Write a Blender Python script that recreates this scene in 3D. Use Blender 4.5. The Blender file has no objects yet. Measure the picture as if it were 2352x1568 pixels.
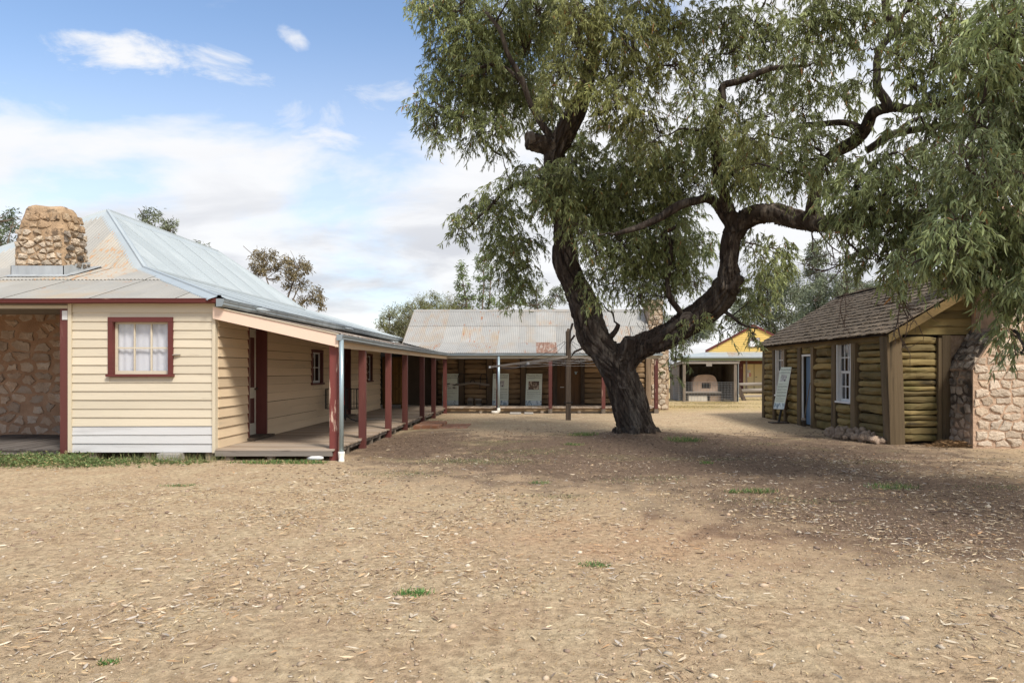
import bpy, bmesh, math, random
import numpy as np
from mathutils import Vector, Matrix, noise
random.seed(7); RNG = np.random.default_rng(7)
S = bpy.context.scene
COL = S.collection
# ------------------------------------------------------------------ camera
FPX, CX, CY, CAMH = 1568.0, 1232.0, 850.0, 1.6      # focal length and vanishing point, in 2352-wide pixels
cam = bpy.data.cameras.new('camera'); camo = bpy.data.objects.new('camera', cam); COL.objects.link(camo)
cam.sensor_width = 36.0; cam.lens = 24.0; cam.clip_start = 0.05; cam.clip_end = 3000
cam.shift_x = -(CX - 1176) / 2352.0; cam.shift_y = (CY - 784) / 2352.0
camo.location = (0, 0, CAMH); camo.rotation_euler = (math.radians(90), 0, 0)
S.camera = camo
# ------------------------------------------------------------------ sun, sky, exposure
SUN_EL, SUN_AZ = math.radians(50), math.radians(140)    # azimuth clockwise from +Y: behind the camera and to the right
sd = Vector((math.sin(SUN_AZ) * math.cos(SUN_EL), math.cos(SUN_AZ) * math.cos(SUN_EL), math.sin(SUN_EL)))
sun = bpy.data.lights.new('sun', 'SUN'); suno = bpy.data.objects.new('sun', sun); COL.objects.link(suno)
sun.energy = 2.6; sun.angle = math.radians(14); sun.color = (1, 0.94, 0.85)
suno.rotation_euler = (-sd).to_track_quat('-Z', 'Y').to_euler(); suno.location = (0, 0, 60)
S.view_settings.view_transform = 'Standard'; S.view_settings.look = 'None'
S.view_settings.exposure = 0.9; S.view_settings.gamma = 1.0; S.view_settings.use_curve_mapping = False
S.cycles.use_denoising = True; S.cycles.max_bounces = 6; S.cycles.diffuse_bounces = 3; S.cycles.glossy_bounces = 2; S.cycles.transmission_bounces = 4; S.cycles.transparent_max_bounces = 8
W = bpy.data.worlds.new('World'); S.world = W; W.use_nodes = True
def build_world():
    nt = W.node_tree; N = nt.nodes; L = nt.links; N.clear()
    def m(op, a, b=None, c=None, clamp=False):
        n = N.new('ShaderNodeMath'); n.operation = op; n.use_clamp = clamp
        for i, v in enumerate((a, b, c)):
            if v is None: continue
            if isinstance(v, (int, float)): n.inputs[i].default_value = v
            else: L.new(v, n.inputs[i])
        return n.outputs[0]
    def sstep(v, lo, hi):
        n = N.new('ShaderNodeMapRange'); n.interpolation_type = 'SMOOTHSTEP'
        L.new(v, n.inputs[0]); n.inputs[1].default_value = lo; n.inputs[2].default_value = hi
        return n.outputs[0]
    def nz(vec, scale, detail=8, rough=0.55, dist=0.0):
        n = N.new('ShaderNodeTexNoise'); n.noise_dimensions = '3D'; L.new(vec, n.inputs['Vector'])
        n.inputs['Scale'].default_value = scale; n.inputs['Detail'].default_value = detail
        n.inputs['Roughness'].default_value = rough; n.inputs['Distortion'].default_value = dist
        return n.outputs[0]
    def comb(x, y, z=0.0):
        n = N.new('ShaderNodeCombineXYZ')
        for i, v in enumerate((x, y, z)):
            if isinstance(v, (int, float)): n.inputs[i].default_value = v
            else: L.new(v, n.inputs[i])
        return n.outputs[0]
    tc = N.new('ShaderNodeTexCoord'); sp = N.new('ShaderNodeSeparateXYZ'); L.new(tc.outputs['Generated'], sp.inputs[0])
    x, y, z = sp.outputs
    ay = m('ADD', m('ABSOLUTE', y), 0.002)
    u = m('DIVIDE', x, ay); v = m('DIVIDE', z, ay)
    zz = m('ADD', m('MAXIMUM', z, 0.0), 0.16)
    p = comb(m('DIVIDE', x, zz), m('DIVIDE', m('ABSOLUTE', y), zz))
    n1 = nz(p, 1.1, 9, 0.56, 0.35)
    n2 = nz(comb(m('MULTIPLY', m('ADD', u, m('MULTIPLY', v, 0.5)), 2.4), m('MULTIPLY', v, 4.4), 3.3), 3.4, 10, 0.62, 0.5)
    n3 = nz(comb(m('MULTIPLY', u, 1.0), m('MULTIPLY', v, 2.3), 7.7), 3.1, 8, 0.55, 0.2)
    # a bank of broken cloud low in the sky, thinning upward
    el = N.new('ShaderNodeMapRange'); L.new(v, el.inputs[0])
    el.inputs[1].default_value = 0.21; el.inputs[2].default_value = 0.44; el.inputs[3].default_value = 0.19; el.inputs[4].default_value = -0.13
    hi = m('MULTIPLY', sstep(v, 0.75, 1.6), 0.22)      # broken cloud again toward the zenith
    f = m('ADD', m('ADD', m('MULTIPLY', n3, 0.95), m('MULTIPLY', n1, 0.25)), m('ADD', m('ADD', el.outputs[0], hi), m('MULTIPLY', sstep(u, -0.30, 0.12), 0.30)))
    d1 = sstep(f, 0.53, 0.80)
    def streak(cu, cv, a, b, ang, edge=0.55):
        du, dv = m('SUBTRACT', u, cu), m('SUBTRACT', v, cv)
        c, s = math.cos(ang), math.sin(ang)
        r = m('DIVIDE', m('ADD', m('MULTIPLY', du, c), m('MULTIPLY', dv, s)), a)
        t = m('DIVIDE', m('SUBTRACT', m('MULTIPLY', dv, c), m('MULTIPLY', du, s)), b)
        q = m('SUBTRACT', 1.0, m('ADD', m('MULTIPLY', r, r), m('MULTIPLY', t, t)))
        return sstep(m('ADD', m('MULTIPLY', q, 0.55), m('MULTIPLY', m('SUBTRACT', n2, 0.5), 2.3)), 0.0, edge)
    s1 = streak(-0.555, 0.455, 0.20, 0.036, -0.14, 0.75)
    s2 = streak(-0.355, 0.485, 0.03, 0.016, -0.6, 0.8)
    s3 = streak(-0.27, 0.365, 0.15, 0.06, 0.12, 1.0)
    s4 = streak(-0.74, 0.37, 0.13, 0.05, -0.4, 1.1)
    s5 = streak(-0.47, 0.40, 0.12, 0.05, -0.3, 1.7)
    d = m('MAXIMUM', m('MAXIMUM', d1, m('MULTIPLY', s5, 0.7)), m('MAXIMUM', m('MAXIMUM', s1, m('MULTIPLY', s2, 0.8)), m('MAXIMUM', s3, m('MULTIPLY', s4, 0.7))))
    # thin veil brightening toward the horizon
    veil = m('MULTIPLY', sstep(m('SUBTRACT', 0.55, v), 0.0, 0.5), 0.62)
    d = m('MAXIMUM', m('MULTIPLY', d, 0.96), veil)
    # cloud tone: white tops, lilac grey bases low down
    g = m('MULTIPLY', sstep(nz(comb(m('MULTIPLY', u, 1.6), m('MULTIPLY', v, 7.0), 1.1), 2.4, 7, 0.55, 0.3), 0.42, 0.66), sstep(m('SUBTRACT', 0.36, v), 0.0, 0.24))
    mx = N.new('ShaderNodeMix'); mx.data_type = 'RGBA'; L.new(m('MULTIPLY', g, 0.95), mx.inputs[0])
    mx.inputs[6].default_value = (0.53, 0.53, 0.535, 1); mx.inputs[7].default_value = (0.35, 0.355, 0.38, 1)
    sky = N.new('ShaderNodeTexSky'); sky.sky_type = 'NISHITA'; sky.sun_disc = False
    sky.sun_elevation = SUN_EL; sky.sun_rotation = SUN_AZ; sky.altitude = 50; sky.air_density = 1.0; sky.dust_density = 0.4; sky.ozone_density = 1.6
    b1 = N.new('ShaderNodeBackground'); L.new(sky.outputs[0], b1.inputs[0]); b1.inputs[1].default_value = 0.118
    b2 = N.new('ShaderNodeBackground'); L.new(mx.outputs[2], b2.inputs[0]); b2.inputs[1].default_value = 1.0
    ms = N.new('ShaderNodeMixShader'); L.new(d, ms.inputs[0]); L.new(b1.outputs[0], ms.inputs[1]); L.new(b2.outputs[0], ms.inputs[2])
    o = N.new('ShaderNodeOutputWorld'); L.new(ms.outputs[0], o.inputs[0])
build_world()
# ------------------------------------------------------------------ helpers
def at(px, py, D): return Vector(((px - CX) / FPX * D, D, CAMH - (py - CY) / FPX * D))
def gr(px, py): D = CAMH * FPX / (py - CY); return Vector(((px - CX) / FPX * D, D, 0))
HOME = {}
def attach(o, parent):
    if parent is None: return
    o.parent = parent
    if parent.name in HOME: o.matrix_parent_inverse = Matrix.Translation(-HOME[parent.name])
def thing(name, label, cat, loc=(0, 0, 0), group=None):
    o = bpy.data.objects.new(name, None); COL.objects.link(o); o.empty_display_size = 0.2
    o.location = loc; HOME[o.name] = Vector(loc)
    o['label'] = label; o['category'] = cat
    if group: o['group'] = group
    return o
def tag(o, label=None, cat=None, group=None, kind=None):
    for k, v in (('label', label), ('category', cat), ('group', group), ('kind', kind)):
        if v: o[k] = v
    return o
def link(name, me, parent=None):
    o = bpy.data.objects.new(name, me); COL.objects.link(o); attach(o, parent); return o
def rnd(a, b): return random.uniform(a, b)
class MB:
    def __init__(s, M=None): s.v = []; s.f = []; s.M = M
    def add(s, vs, fs):
        n = len(s.v); s.v += [tuple(p) for p in vs]; s.f += [tuple(i + n for i in f) for f in fs]; return s
    def hexa(s, p):   # 8 points: bottom 4 ccw, top 4 ccw
        return s.add(p, [(3, 2, 1, 0), (4, 5, 6, 7), (0, 1, 5, 4), (1, 2, 6, 5), (2, 3, 7, 6), (3, 0, 4, 7)])
    def box(s, x0, x1, y0, y1, z0, z1, bev=0.0):
        if bev <= 0:
            return s.hexa([(x0, y0, z0), (x1, y0, z0), (x1, y1, z0), (x0, y1, z0), (x0, y0, z1), (x1, y0, z1), (x1, y1, z1), (x0, y1, z1)])
        b = bev; ring = lambda i, z: [(x0 + b + i, y0 + i, z), (x1 - b - i, y0 + i, z), (x1 - i, y0 + b + i, z), (x1 - i, y1 - b - i, z), (x1 - b - i, y1 - i, z), (x0 + b + i, y1 - i, z), (x0 + i, y1 - b - i, z), (x0 + i, y0 + b + i, z)]
        vs = ring(b, z0) + ring(0, z0 + b) + ring(0, z1 - b) + ring(b, z1)
        fs = [tuple(range(7, -1, -1)), tuple(range(24, 32))]
        for r in range(3):
            for i in range(8): fs.append((r * 8 + i, r * 8 + (i + 1) % 8, r * 8 + 8 + (i + 1) % 8, r * 8 + 8 + i))
        return s.add(vs, fs)
    def obox(s, c, a, b, d):   # centre and three half-vectors
        c, a, b, d = map(Vector, (c, a, b, d))
        return s.hexa([c - a - b - d, c + a - b - d, c + a + b - d, c - a + b - d, c - a - b + d, c + a - b + d, c + a + b + d, c - a + b + d])
    def beam(s, p0, p1, w, h, up=(0, 0, 1)):
        p0, p1 = Vector(p0), Vector(p1); d = (p1 - p0); ln = d.length; d.normalize(); up = Vector(up)
        sd_ = d.cross(up); sd_.normalize(); u2 = sd_.cross(d)
        return s.obox((p0 + p1) / 2, d * ln / 2, sd_ * w / 2, u2 * h / 2)
    def prism(s, poly, d):     # polygon of 3D points extruded by vector d
        n = len(poly); d = Vector(d); vs = [Vector(p) for p in poly] + [Vector(p) + d for p in poly]
        fs = [tuple(range(n - 1, -1, -1)), tuple(range(n, 2 * n))] + [(i, (i + 1) % n, n + (i + 1) % n, n + i) for i in range(n)]
        return s.add(vs, fs)
    def tube(s, path, rad, n=8, cap=True, sx=1.0, fn=None, ref=None):
        path = [Vector(p) for p in path]
        if isinstance(rad, (int, float)): rad = [rad] * len(path)
        ref = Vector(ref) if ref else None; vs = []; fs = []; pr = None
        for i, p in enumerate(path):
            t = (path[min(i + 1, len(path) - 1)] - path[max(i - 1, 0)])
            if t.length < 1e-9: t = Vector((0, 0, 1))
            t.normalize()
            if pr is None:
                r0 = ref or (Vector((0, 0, 1)) if abs(t.z) < 0.9 else Vector((1, 0, 0)))
                a = r0 - t * r0.dot(t)
            else: a = pr - t * pr.dot(t)
            a.normalize(); pr = a; b = t.cross(a)
            for k in range(n):
                th = 2 * math.pi * k / n; r = rad[i]
                if fn: r *= fn(i, k, th)
                vs.append(p + a * (math.cos(th) * r) + b * (math.sin(th) * r * sx))
        for i in range(len(path) - 1):
            for k in range(n):
                fs.append((i * n + k, i * n + (k + 1) % n, (i + 1) * n + (k + 1) % n, (i + 1) * n + k))
        if cap:
            fs.append(tuple(range(n - 1, -1, -1))); fs.append(tuple((len(path) - 1) * n + k for k in range(n)))
        return s.add(vs, fs)
    def mesh(s, name, mat, smooth=False):
        me = bpy.data.meshes.new(name)
        vs = [s.M @ Vector(p) for p in s.v] if s.M is not None else s.v
        me.from_pydata([tuple(p) for p in vs], [], s.f)
        if mat: me.materials.append(mat)
        if smooth: me.shade_smooth()
        me.update(); return me
    def build(s, name, mat, parent=None, smooth=False):
        return link(name, s.mesh(name, mat, smooth), parent)
def tri_mesh(name, verts, tris, mat, cols=None, smooth=False):
    verts = np.asarray(verts, np.float32).reshape(-1, 3); tris = np.asarray(tris, np.int32).reshape(-1, 3)
    me = bpy.data.meshes.new(name); me.vertices.add(len(verts)); me.vertices.foreach_set('co', verts.ravel())
    me.loops.add(tris.size); me.loops.foreach_set('vertex_index', tris.ravel())
    me.polygons.add(len(tris)); me.polygons.foreach_set('loop_start', np.arange(0, tris.size, 3, dtype=np.int32))
    try: me.polygons.foreach_set('loop_total', np.full(len(tris), 3, np.int32))
    except Exception: pass
    if cols is not None:
        a = me.color_attributes.new('col', 'FLOAT_COLOR', 'POINT')
        c4 = np.ones((len(verts), 4), np.float32); c4[:, :3] = cols; a.data.foreach_set('color', c4.ravel())
    me.update(calc_edges=True); me.validate()
    if smooth: me.shade_smooth()
    me.materials.append(mat); return me
def text_part(name, body, size, M, mat, parent, shear=0.0, align='CENTER', extrude=0.0008):
    cu = bpy.data.curves.new(name + '_curve', 'FONT'); cu.body = body; cu.size = size; cu.shear = shear
    cu.align_x = align; cu.align_y = 'CENTER'; cu.extrude = extrude; cu.resolution_u = 3
    t = bpy.data.objects.new(name + '_tmp', cu); COL.objects.link(t)
    dg = bpy.context.evaluated_depsgraph_get(); me = bpy.data.meshes.new_from_object(t.evaluated_get(dg))
    bpy.data.objects.remove(t); bpy.data.curves.remove(cu)
    me.transform(M); me.materials.clear(); me.materials.append(mat); me.name = name
    return link(name, me, parent)
def frame(origin, ux, uz):   # matrix: local x along ux, local y along uz (up), local z out of the face
    ux = Vector(ux).normalized(); uz = Vector(uz).normalized(); n = ux.cross(uz)
    M = Matrix((ux, uz, n)).transposed().to_4x4(); M.translation = Vector(origin); return M
# ------------------------------------------------------------------ materials
MATS = {}
def mat(name, base, rough=0.8, var=0.25, scale=2.0, stretch=(1, 1, 1), layers=(), bump=0.0, bscale=40.0, bstretch=None,
        objvar=0.12, metal=0.0, spec=0.35, attr=None, trans=0.0, hue=None):
    m = bpy.data.materials.new(name); m.use_nodes = True; nt = m.node_tree; N, L = nt.nodes, nt.links; N.clear()
    out = N.new('ShaderNodeOutputMaterial'); bs = N.new('ShaderNodeBsdfPrincipled'); L.new(bs.outputs[0], out.inputs[0])
    bs.inputs['Roughness'].default_value = rough; bs.inputs['Metallic'].default_value = metal
    bs.inputs['Specular IOR Level'].default_value = spec
    tc = N.new('ShaderNodeTexCoord'); oi = N.new('ShaderNodeObjectInfo')
    off = N.new('ShaderNodeVectorMath'); off.operation = 'MULTIPLY_ADD'
    cmb = N.new('ShaderNodeCombineXYZ')
    for i in range(3): L.new(oi.outputs['Random'], cmb.inputs[i])
    L.new(cmb.outputs[0], off.inputs[0]); off.inputs[1].default_value = (13.7, 7.3, 21.1); L.new(tc.outputs['Object'], off.inputs[2])
    def nz(sc, st, detail=7, rough_=0.6):
        mp = N.new('ShaderNodeVectorMath'); mp.operation = 'MULTIPLY'; L.new(off.outputs[0], mp.inputs[0]); mp.inputs[1].default_value = st
        n = N.new('ShaderNodeTexNoise'); L.new(mp.outputs[0], n.inputs['Vector']); n.inputs['Scale'].default_value = sc
        n.inputs['Detail'].default_value = detail; n.inputs['Roughness'].default_value = rough_; return n.outputs[0]
    def mr(v, a, b, c, d):
        n = N.new('ShaderNodeMapRange'); L.new(v, n.inputs[0])
        for i, q in enumerate((a, b, c, d)): n.inputs[i + 1].default_value = q
        return n.outputs[0]
    def mul(col, fac):
        n = N.new('ShaderNodeMix'); n.data_type = 'RGBA'; n.blend_type = 'MULTIPLY'; n.inputs[0].default_value = 1
        L.new(col, n.inputs[6]); L.new(fac, n.inputs[7]); return n.outputs[2]
    if attr:
        at_ = N.new('ShaderNodeAttribute'); at_.attribute_name = attr; col = at_.outputs['Color']
    else:
        rg = N.new('ShaderNodeRGB'); rg.outputs[0].default_value = (*base, 1); col = rg.outputs[0]
    if hue:   # second colour chosen per object
        n = N.new('ShaderNodeMix'); n.data_type = 'RGBA'; L.new(oi.outputs['Random'], n.inputs[0]); L.new(col, n.inputs[6]); n.inputs[7].default_value = (*hue, 1); col = n.outputs[2]
    if var: col = mul(col, mr(nz(scale, stretch), 0.25, 0.75, 1 - var, 1 + var))
    for ly in layers:
        c, sc, st, lo, hi, amt = ly[:6]
        f = mr(nz(sc, st), lo, hi, 0, amt)
        if len(ly) > 6:   # per-object threshold
            fr = mr(oi.outputs['Random'], 0, 1, *ly[6]); q = N.new('ShaderNodeMath'); q.operation = 'MULTIPLY'; L.new(f, q.inputs[0]); L.new(fr, q.inputs[1]); q.use_clamp = True; f = q.outputs[0]
        n = N.new('ShaderNodeMix'); n.data_type = 'RGBA'; L.new(f, n.inputs[0]); L.new(col, n.inputs[6]); n.inputs[7].default_value = (*c, 1); col = n.outputs[2]
    if objvar:
        rr = N.new('ShaderNodeMath'); rr.operation = 'FRACT'; r2 = N.new('ShaderNodeMath'); r2.operation = 'MULTIPLY'; r2.inputs[1].default_value = 37.13
        L.new(oi.outputs['Random'], r2.inputs[0]); L.new(r2.outputs[0], rr.inputs[0])
        col = mul(col, mr(rr.outputs[0], 0, 1, 1 - objvar, 1 + objvar))
    L.new(col, bs.inputs['Base Color'])
    if bump:
        b = N.new('ShaderNodeBump'); b.inputs['Strength'].default_value = 1.0; b.inputs['Distance'].default_value = bump
        L.new(nz(bscale, bstretch or stretch, 8, 0.65), b.inputs['Height']); L.new(b.outputs[0], bs.inputs['Normal'])
    if trans:
        tr = N.new('ShaderNodeBsdfTranslucent'); L.new(col, tr.inputs[0]); mx = N.new('ShaderNodeMixShader'); mx.inputs[0].default_value = trans
        L.new(bs.outputs[0], mx.inputs[1]); L.new(tr.outputs[0], mx.inputs[2]); L.new(mx.outputs[0], out.inputs[0])
    MATS[name] = m; return m
XST = (0.12, 1, 1); YST = (1, 0.12, 1); ZST = (1, 1, 0.1)
def M_(n): return MATS[n]
# paint wears to bare grey wood in streaks along the board
wear = lambda st, a: [((0.42, 0.36, 0.28), 5.0, st, 0.60, 0.70, 0.55 * a), ((0.16, 0.12, 0.09), 30.0, (st[0] * .5, st[1] * .5, st[2]), 0.66, 0.74, 0.6 * a)]
mat('cream_x', (0.57, 0.505, 0.39), 0.6, 0.10, 1.5, XST, wear(XST, 1.0), 0.003, 30, objvar=0.06)
mat('cream_y', (0.64, 0.50, 0.34), 0.6, 0.12, 1.5, YST, wear(YST, 0.9), 0.003, 30, objvar=0.10)
mat('cream_z', (0.58, 0.51, 0.385), 0.6, 0.06, 1.5, ZST, wear(ZST, 0.5), 0.002, 30, objvar=0.04)
mat('bare_white', (0.54, 0.54, 0.54), 0.75, 0.08, 2, XST, [((0.36, 0.35, 0.35), 6, XST, 0.56, 0.72, 0.6)], 0.002, 30, objvar=0.05)
mat('peach', (0.70, 0.53, 0.42), 0.6, 0.05, 1, (1, 1, 1), [((0.33, 0.25, 0.19), 12, (0.25, 1, 1), 0.68, 0.76, 0.7)], 0.001, 40)
mat('maroon_z', (0.105, 0.032, 0.027), 0.55, 0.2, 2, ZST, [((0.50, 0.36, 0.28), 11, (1, 1, 0.16), 0.61, 0.64, 0.8, (-0.5, 1.0)), ((0.20, 0.07, 0.055), 3, ZST, 0.5, 0.7, 0.5)], 0.002, 25, objvar=0.15)
mat('maroon_worn', (0.17, 0.042, 0.036), 0.6, 0.2, 2, ZST, [((0.55, 0.40, 0.31), 12, (1, 1, 0.12), 0.55, 0.58, 0.95), ((0.24, 0.10, 0.08), 3, ZST, 0.45, 0.7, 0.6)], 0.003, 25, objvar=0)
mat('maroon_x', (0.115, 0.028, 0.024), 0.5, 0.2, 2, XST, [((0.35, 0.22, 0.17), 14, XST, 0.66, 0.70, 0.6)], 0.001, 25)
mat('galv_new', (0.34, 0.385, 0.41), 0.42, 0.05, 2.0, (1, 1, 1), [((0.43, 0.47, 0.49), 0.9, (1, 1, 1), 0.5, 0.75, 0.5)], 0.0, metal=0.0, objvar=0.04)
mat('galv_grey', (0.25, 0.29, 0.31), 0.42, 0.12, 3, (1, 1, 1), [((0.40, 0.44, 0.46), 2, (1, 1, 1), 0.5, 0.75, 0.5)], metal=0.3, objvar=0.05)
mat('galv_pipe', (0.33, 0.42, 0.46), 0.35, 0.12, 8, (1, 1, 0.3), metal=0.4, objvar=0.0)
RUST = (0.30, 0.115, 0.045)
mat('galv_old', (0.315, 0.31, 0.295), 0.55, 0.12, 1.2, (1, 1, 1), [((0.34, 0.245, 0.15), 1.1, (1.6, 0.6, 0.6), 0.48, 0.70, 0.7, (0.1, 1.4)), (RUST, 3.2, (2.4, 0.5, 0.5), 0.60, 0.68, 0.95, (-0.4, 1.4)), ((0.40, 0.40, 0.395), 0.7, (1, 1, 1), 0.55, 0.75, 0.4)], metal=0.12, objvar=0.10)
mat('galv_worn', (0.335, 0.325, 0.30), 0.55, 0.12, 1.0, (1, 1, 1), [((0.38, 0.29, 0.19), 0.7, (1, 1, 1), 0.52, 0.68, 0.7, (-0.1, 1.2)), ((0.36, 0.17, 0.08), 4.0, (1.5, 0.8, 0.8), 0.66, 0.71, 0.9, (-0.4, 1.2))], metal=0.1, objvar=0.08)
mat('galv_flaky', (0.38, 0.35, 0.30), 0.6, 0.12, 1.0, (1, 1, 1), [((0.42, 0.24, 0.12), 5.0, (2.5, 1, 1), 0.54, 0.60, 0.8), ((0.33, 0.13, 0.05), 9.0, (3, 1, 1), 0.64, 0.69, 0.9)], metal=0.05, objvar=0.08)
mat('galv_streak', (0.44, 0.40, 0.36), 0.6, 0.2, 1.0, (1, 1, 1), [((0.20, 0.125, 0.08), 3.0, (0.3, 3, 0.3), 0.46, 0.58, 0.85), ((0.62, 0.60, 0.56), 5.0, (0.3, 3, 0.3), 0.55, 0.66, 0.8)], metal=0.05, objvar=0.15)
mat('rust_sheet', (0.21, 0.12, 0.085), 0.85, 0.3, 3, (2, 0.5, 0.5), [((0.36, 0.31, 0.27), 4.0, (4, 0.4, 0.4), 0.52, 0.60, 0.8)], objvar=0.05)
mat('iron_dark', (0.23, 0.205, 0.18), 0.7, 0.3, 1.5, (1, 1, 0.3), [((0.22, 0.12, 0.06), 2, (2, 2, 0.3), 0.5, 0.7, 0.6)], metal=0.1)
mat('zinc_flash', (0.40, 0.42, 0.43), 0.5, 0.2, 4, (1, 1, 0.4), [((0.24, 0.26, 0.29), 5, (1.5, 1.5, 0.2), 0.5, 0.68, 0.6)], metal=0.2)
for ax, st in (('x', XST), ('y', YST)):
    mat('deck_' + ax, (0.31, 0.235, 0.17), 0.85, 0.3, 6, st, [((0.40, 0.355, 0.31), 2.0, st, 0.45, 0.7, 0.7), ((0.07, 0.055, 0.045), 22, tuple(q * .6 for q in st), 0.60, 0.72, 0.7)], 0.004, 30, objvar=0.22)
mat('deck_dark', (0.10, 0.085, 0.075), 0.9, 0.3, 6, YST, [((0.17, 0.155, 0.14), 3, YST, 0.5, 0.7, 0.6)], 0.004, 30, objvar=0.2)
mat('timber_grey_x', (0.24, 0.21, 0.18), 0.85, 0.25, 6, XST, [((0.09, 0.075, 0.065), 16, XST, 0.6, 0.72, 0.7), ((0.36, 0.33, 0.30), 3, XST, 0.5, 0.7, 0.5)], 0.004, 30)
mat('timber_grey_y', (0.23, 0.20, 0.17), 0.85, 0.25, 6, YST, [((0.09, 0.075, 0.065), 16, YST, 0.6, 0.72, 0.7)], 0.004, 30)
mat('timber_grey_z', (0.19, 0.155, 0.12), 0.85, 0.25, 6, ZST, [((0.07, 0.055, 0.045), 14, ZST, 0.55, 0.70, 0.8), ((0.33, 0.28, 0.23), 3, ZST, 0.55, 0.7, 0.5)], 0.006, 22)
mat('timber_dark_z', (0.085, 0.062, 0.045), 0.9, 0.3, 5, ZST, [((0.03, 0.024, 0.02), 12, ZST, 0.52, 0.68, 0.8), ((0.16, 0.12, 0.09), 4, ZST, 0.56, 0.7, 0.6)], 0.008, 22)
mat('fascia_tan', (0.30, 0.21, 0.12), 0.8, 0.25, 5, XST, [((0.13, 0.09, 0.06), 10, XST, 0.56, 0.7, 0.7)], 0.003, 30)
# logs: gold brown, green lichen, dark checks
def logmat(n, base, st, dark, green):
    mat(n, base, 0.85, 0.28, 3, st, [((base[0] * 1.7, base[1] * 1.7, base[2] * 1.75), 2.2, st, 0.52, 0.72, 0.55), ((0.055, 0.06, 0.012), 1.3, (1, 1, 1), 0.5, 0.68, green), ((0.03, 0.022, 0.012), 10, tuple(q * .7 for q in st), 0.57, 0.69, dark)], 0.02, 11, objvar=0.34)
logmat('hutlog_y', (0.215, 0.155, 0.058), YST, 0.9, 0.5); logmat('hutlog_x', (0.175, 0.130, 0.052), XST, 0.9, 0.6)
logmat('hutpost', (0.125, 0.088, 0.048), (1.6, 1.6, 0.07), 0.95, 0.25); logmat('hutbeam', (0.165, 0.11, 0.042), (0.4, 0.4, 0.6), 0.7, 0.3)
logmat('log_x', (0.27, 0.185, 0.105), XST, 0.8, 0.08); logmat('logpost', (0.16, 0.115, 0.075), ZST, 0.85, 0.03)
mat('door_brown', (0.12, 0.065, 0.030), 0.75, 0.3, 4, ZST, [((0.04, 0.024, 0.014), 10, ZST, 0.55, 0.7, 0.7)], 0.003, 25)
mat('reed', (0.17, 0.095, 0.03), 0.8, 0.35, 6, ZST, (), 0.003, 30, objvar=0.3)
mat('limestone', (0.43, 0.325, 0.22), 0.92, 0.25, 7, (1, 1, 1), [((0.56, 0.48, 0.37), 5, (1, 1, 1), 0.48, 0.68, 0.7), ((0.13, 0.10, 0.07), 12, (1, 1, 1), 0.56, 0.68, 0.7)], 0.03, 16, objvar=0.2, hue=(0.47, 0.40, 0.32))
mat('stone_brown', (0.38, 0.27, 0.195), 0.92, 0.25, 5, (1, 1, 1), [((0.44, 0.38, 0.33), 4, (1, 1, 1), 0.48, 0.68, 0.7), ((0.11, 0.09, 0.075), 9, (1, 1, 1), 0.62, 0.74, 0.7)], 0.015, 18, objvar=0.2, hue=(0.36, 0.28, 0.22))
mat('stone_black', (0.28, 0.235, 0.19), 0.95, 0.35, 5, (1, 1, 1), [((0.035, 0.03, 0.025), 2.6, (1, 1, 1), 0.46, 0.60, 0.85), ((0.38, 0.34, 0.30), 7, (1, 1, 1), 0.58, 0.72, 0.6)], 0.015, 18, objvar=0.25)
mat('mortar_tan', (0.37, 0.265, 0.18), 0.95, 0.3, 5, (1, 1, 1), [((0.24, 0.16, 0.105), 7, (1, 1, 1), 0.5, 0.66, 0.7), ((0.46, 0.37, 0.27), 11, (1, 1, 1), 0.56, 0.68, 0.6)], 0.035, 18)
mat('mortar_brown', (0.30, 0.185, 0.12), 0.95, 0.2, 4, (1, 1, 1), [((0.40, 0.28, 0.20), 2, (1, 1, 1), 0.5, 0.7, 0.5)], 0.012, 25)
mat('mortar_grey', (0.20, 0.145, 0.10), 0.95, 0.25, 5, (1, 1, 1), [((0.07, 0.055, 0.045), 9, (1, 1, 1), 0.5, 0.65, 0.6)], 0.02, 22)
mat('render_tan', (0.36, 0.25, 0.155), 0.95, 0.25, 3.5, (1, 1, 1), [((0.09, 0.065, 0.045), 8, (1, 1, 1), 0.52, 0.64, 0.85), ((0.58, 0.46, 0.32), 3, (1, 1, 1), 0.55, 0.7, 0.6)], 0.02, 20)
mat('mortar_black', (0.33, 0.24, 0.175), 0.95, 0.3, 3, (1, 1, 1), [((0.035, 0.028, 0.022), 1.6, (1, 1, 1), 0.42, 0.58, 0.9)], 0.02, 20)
mat('rubble_rock', (0.36, 0.265, 0.195), 0.92, 0.25, 7, (1, 1, 1), [((0.46, 0.37, 0.29), 5, (1, 1, 1), 0.5, 0.7, 0.6), ((0.15, 0.11, 0.085), 10, (1, 1, 1), 0.58, 0.7, 0.6)], 0.02, 18, objvar=0.25)
mat('hut_stone', (0.50, 0.39, 0.285), 0.92, 0.22, 7, (1, 1, 1), [((0.60, 0.52, 0.42), 5, (1, 1, 1), 0.48, 0.68, 0.7), ((0.22, 0.165, 0.12), 12, (1, 1, 1), 0.58, 0.70, 0.6)], 0.03, 16, objvar=0.16, hue=(0.54, 0.45, 0.36))
mat('hut_mortar', (0.46, 0.32, 0.225), 0.95, 0.2, 5, (1, 1, 1), [((0.36, 0.24, 0.16), 7, (1, 1, 1), 0.52, 0.68, 0.6)], 0.03, 18)
mat('shingle', (0.135, 0.103, 0.072), 0.92, 0.3, 8, (1, 1, 1), [((0.235, 0.185, 0.135), 5, (1, 1, 1), 0.52, 0.7, 0.7), ((0.05, 0.04, 0.03), 20, (1, 1, 1), 0.58, 0.7, 0.6)], 0.006, 30, objvar=0.28)
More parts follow.
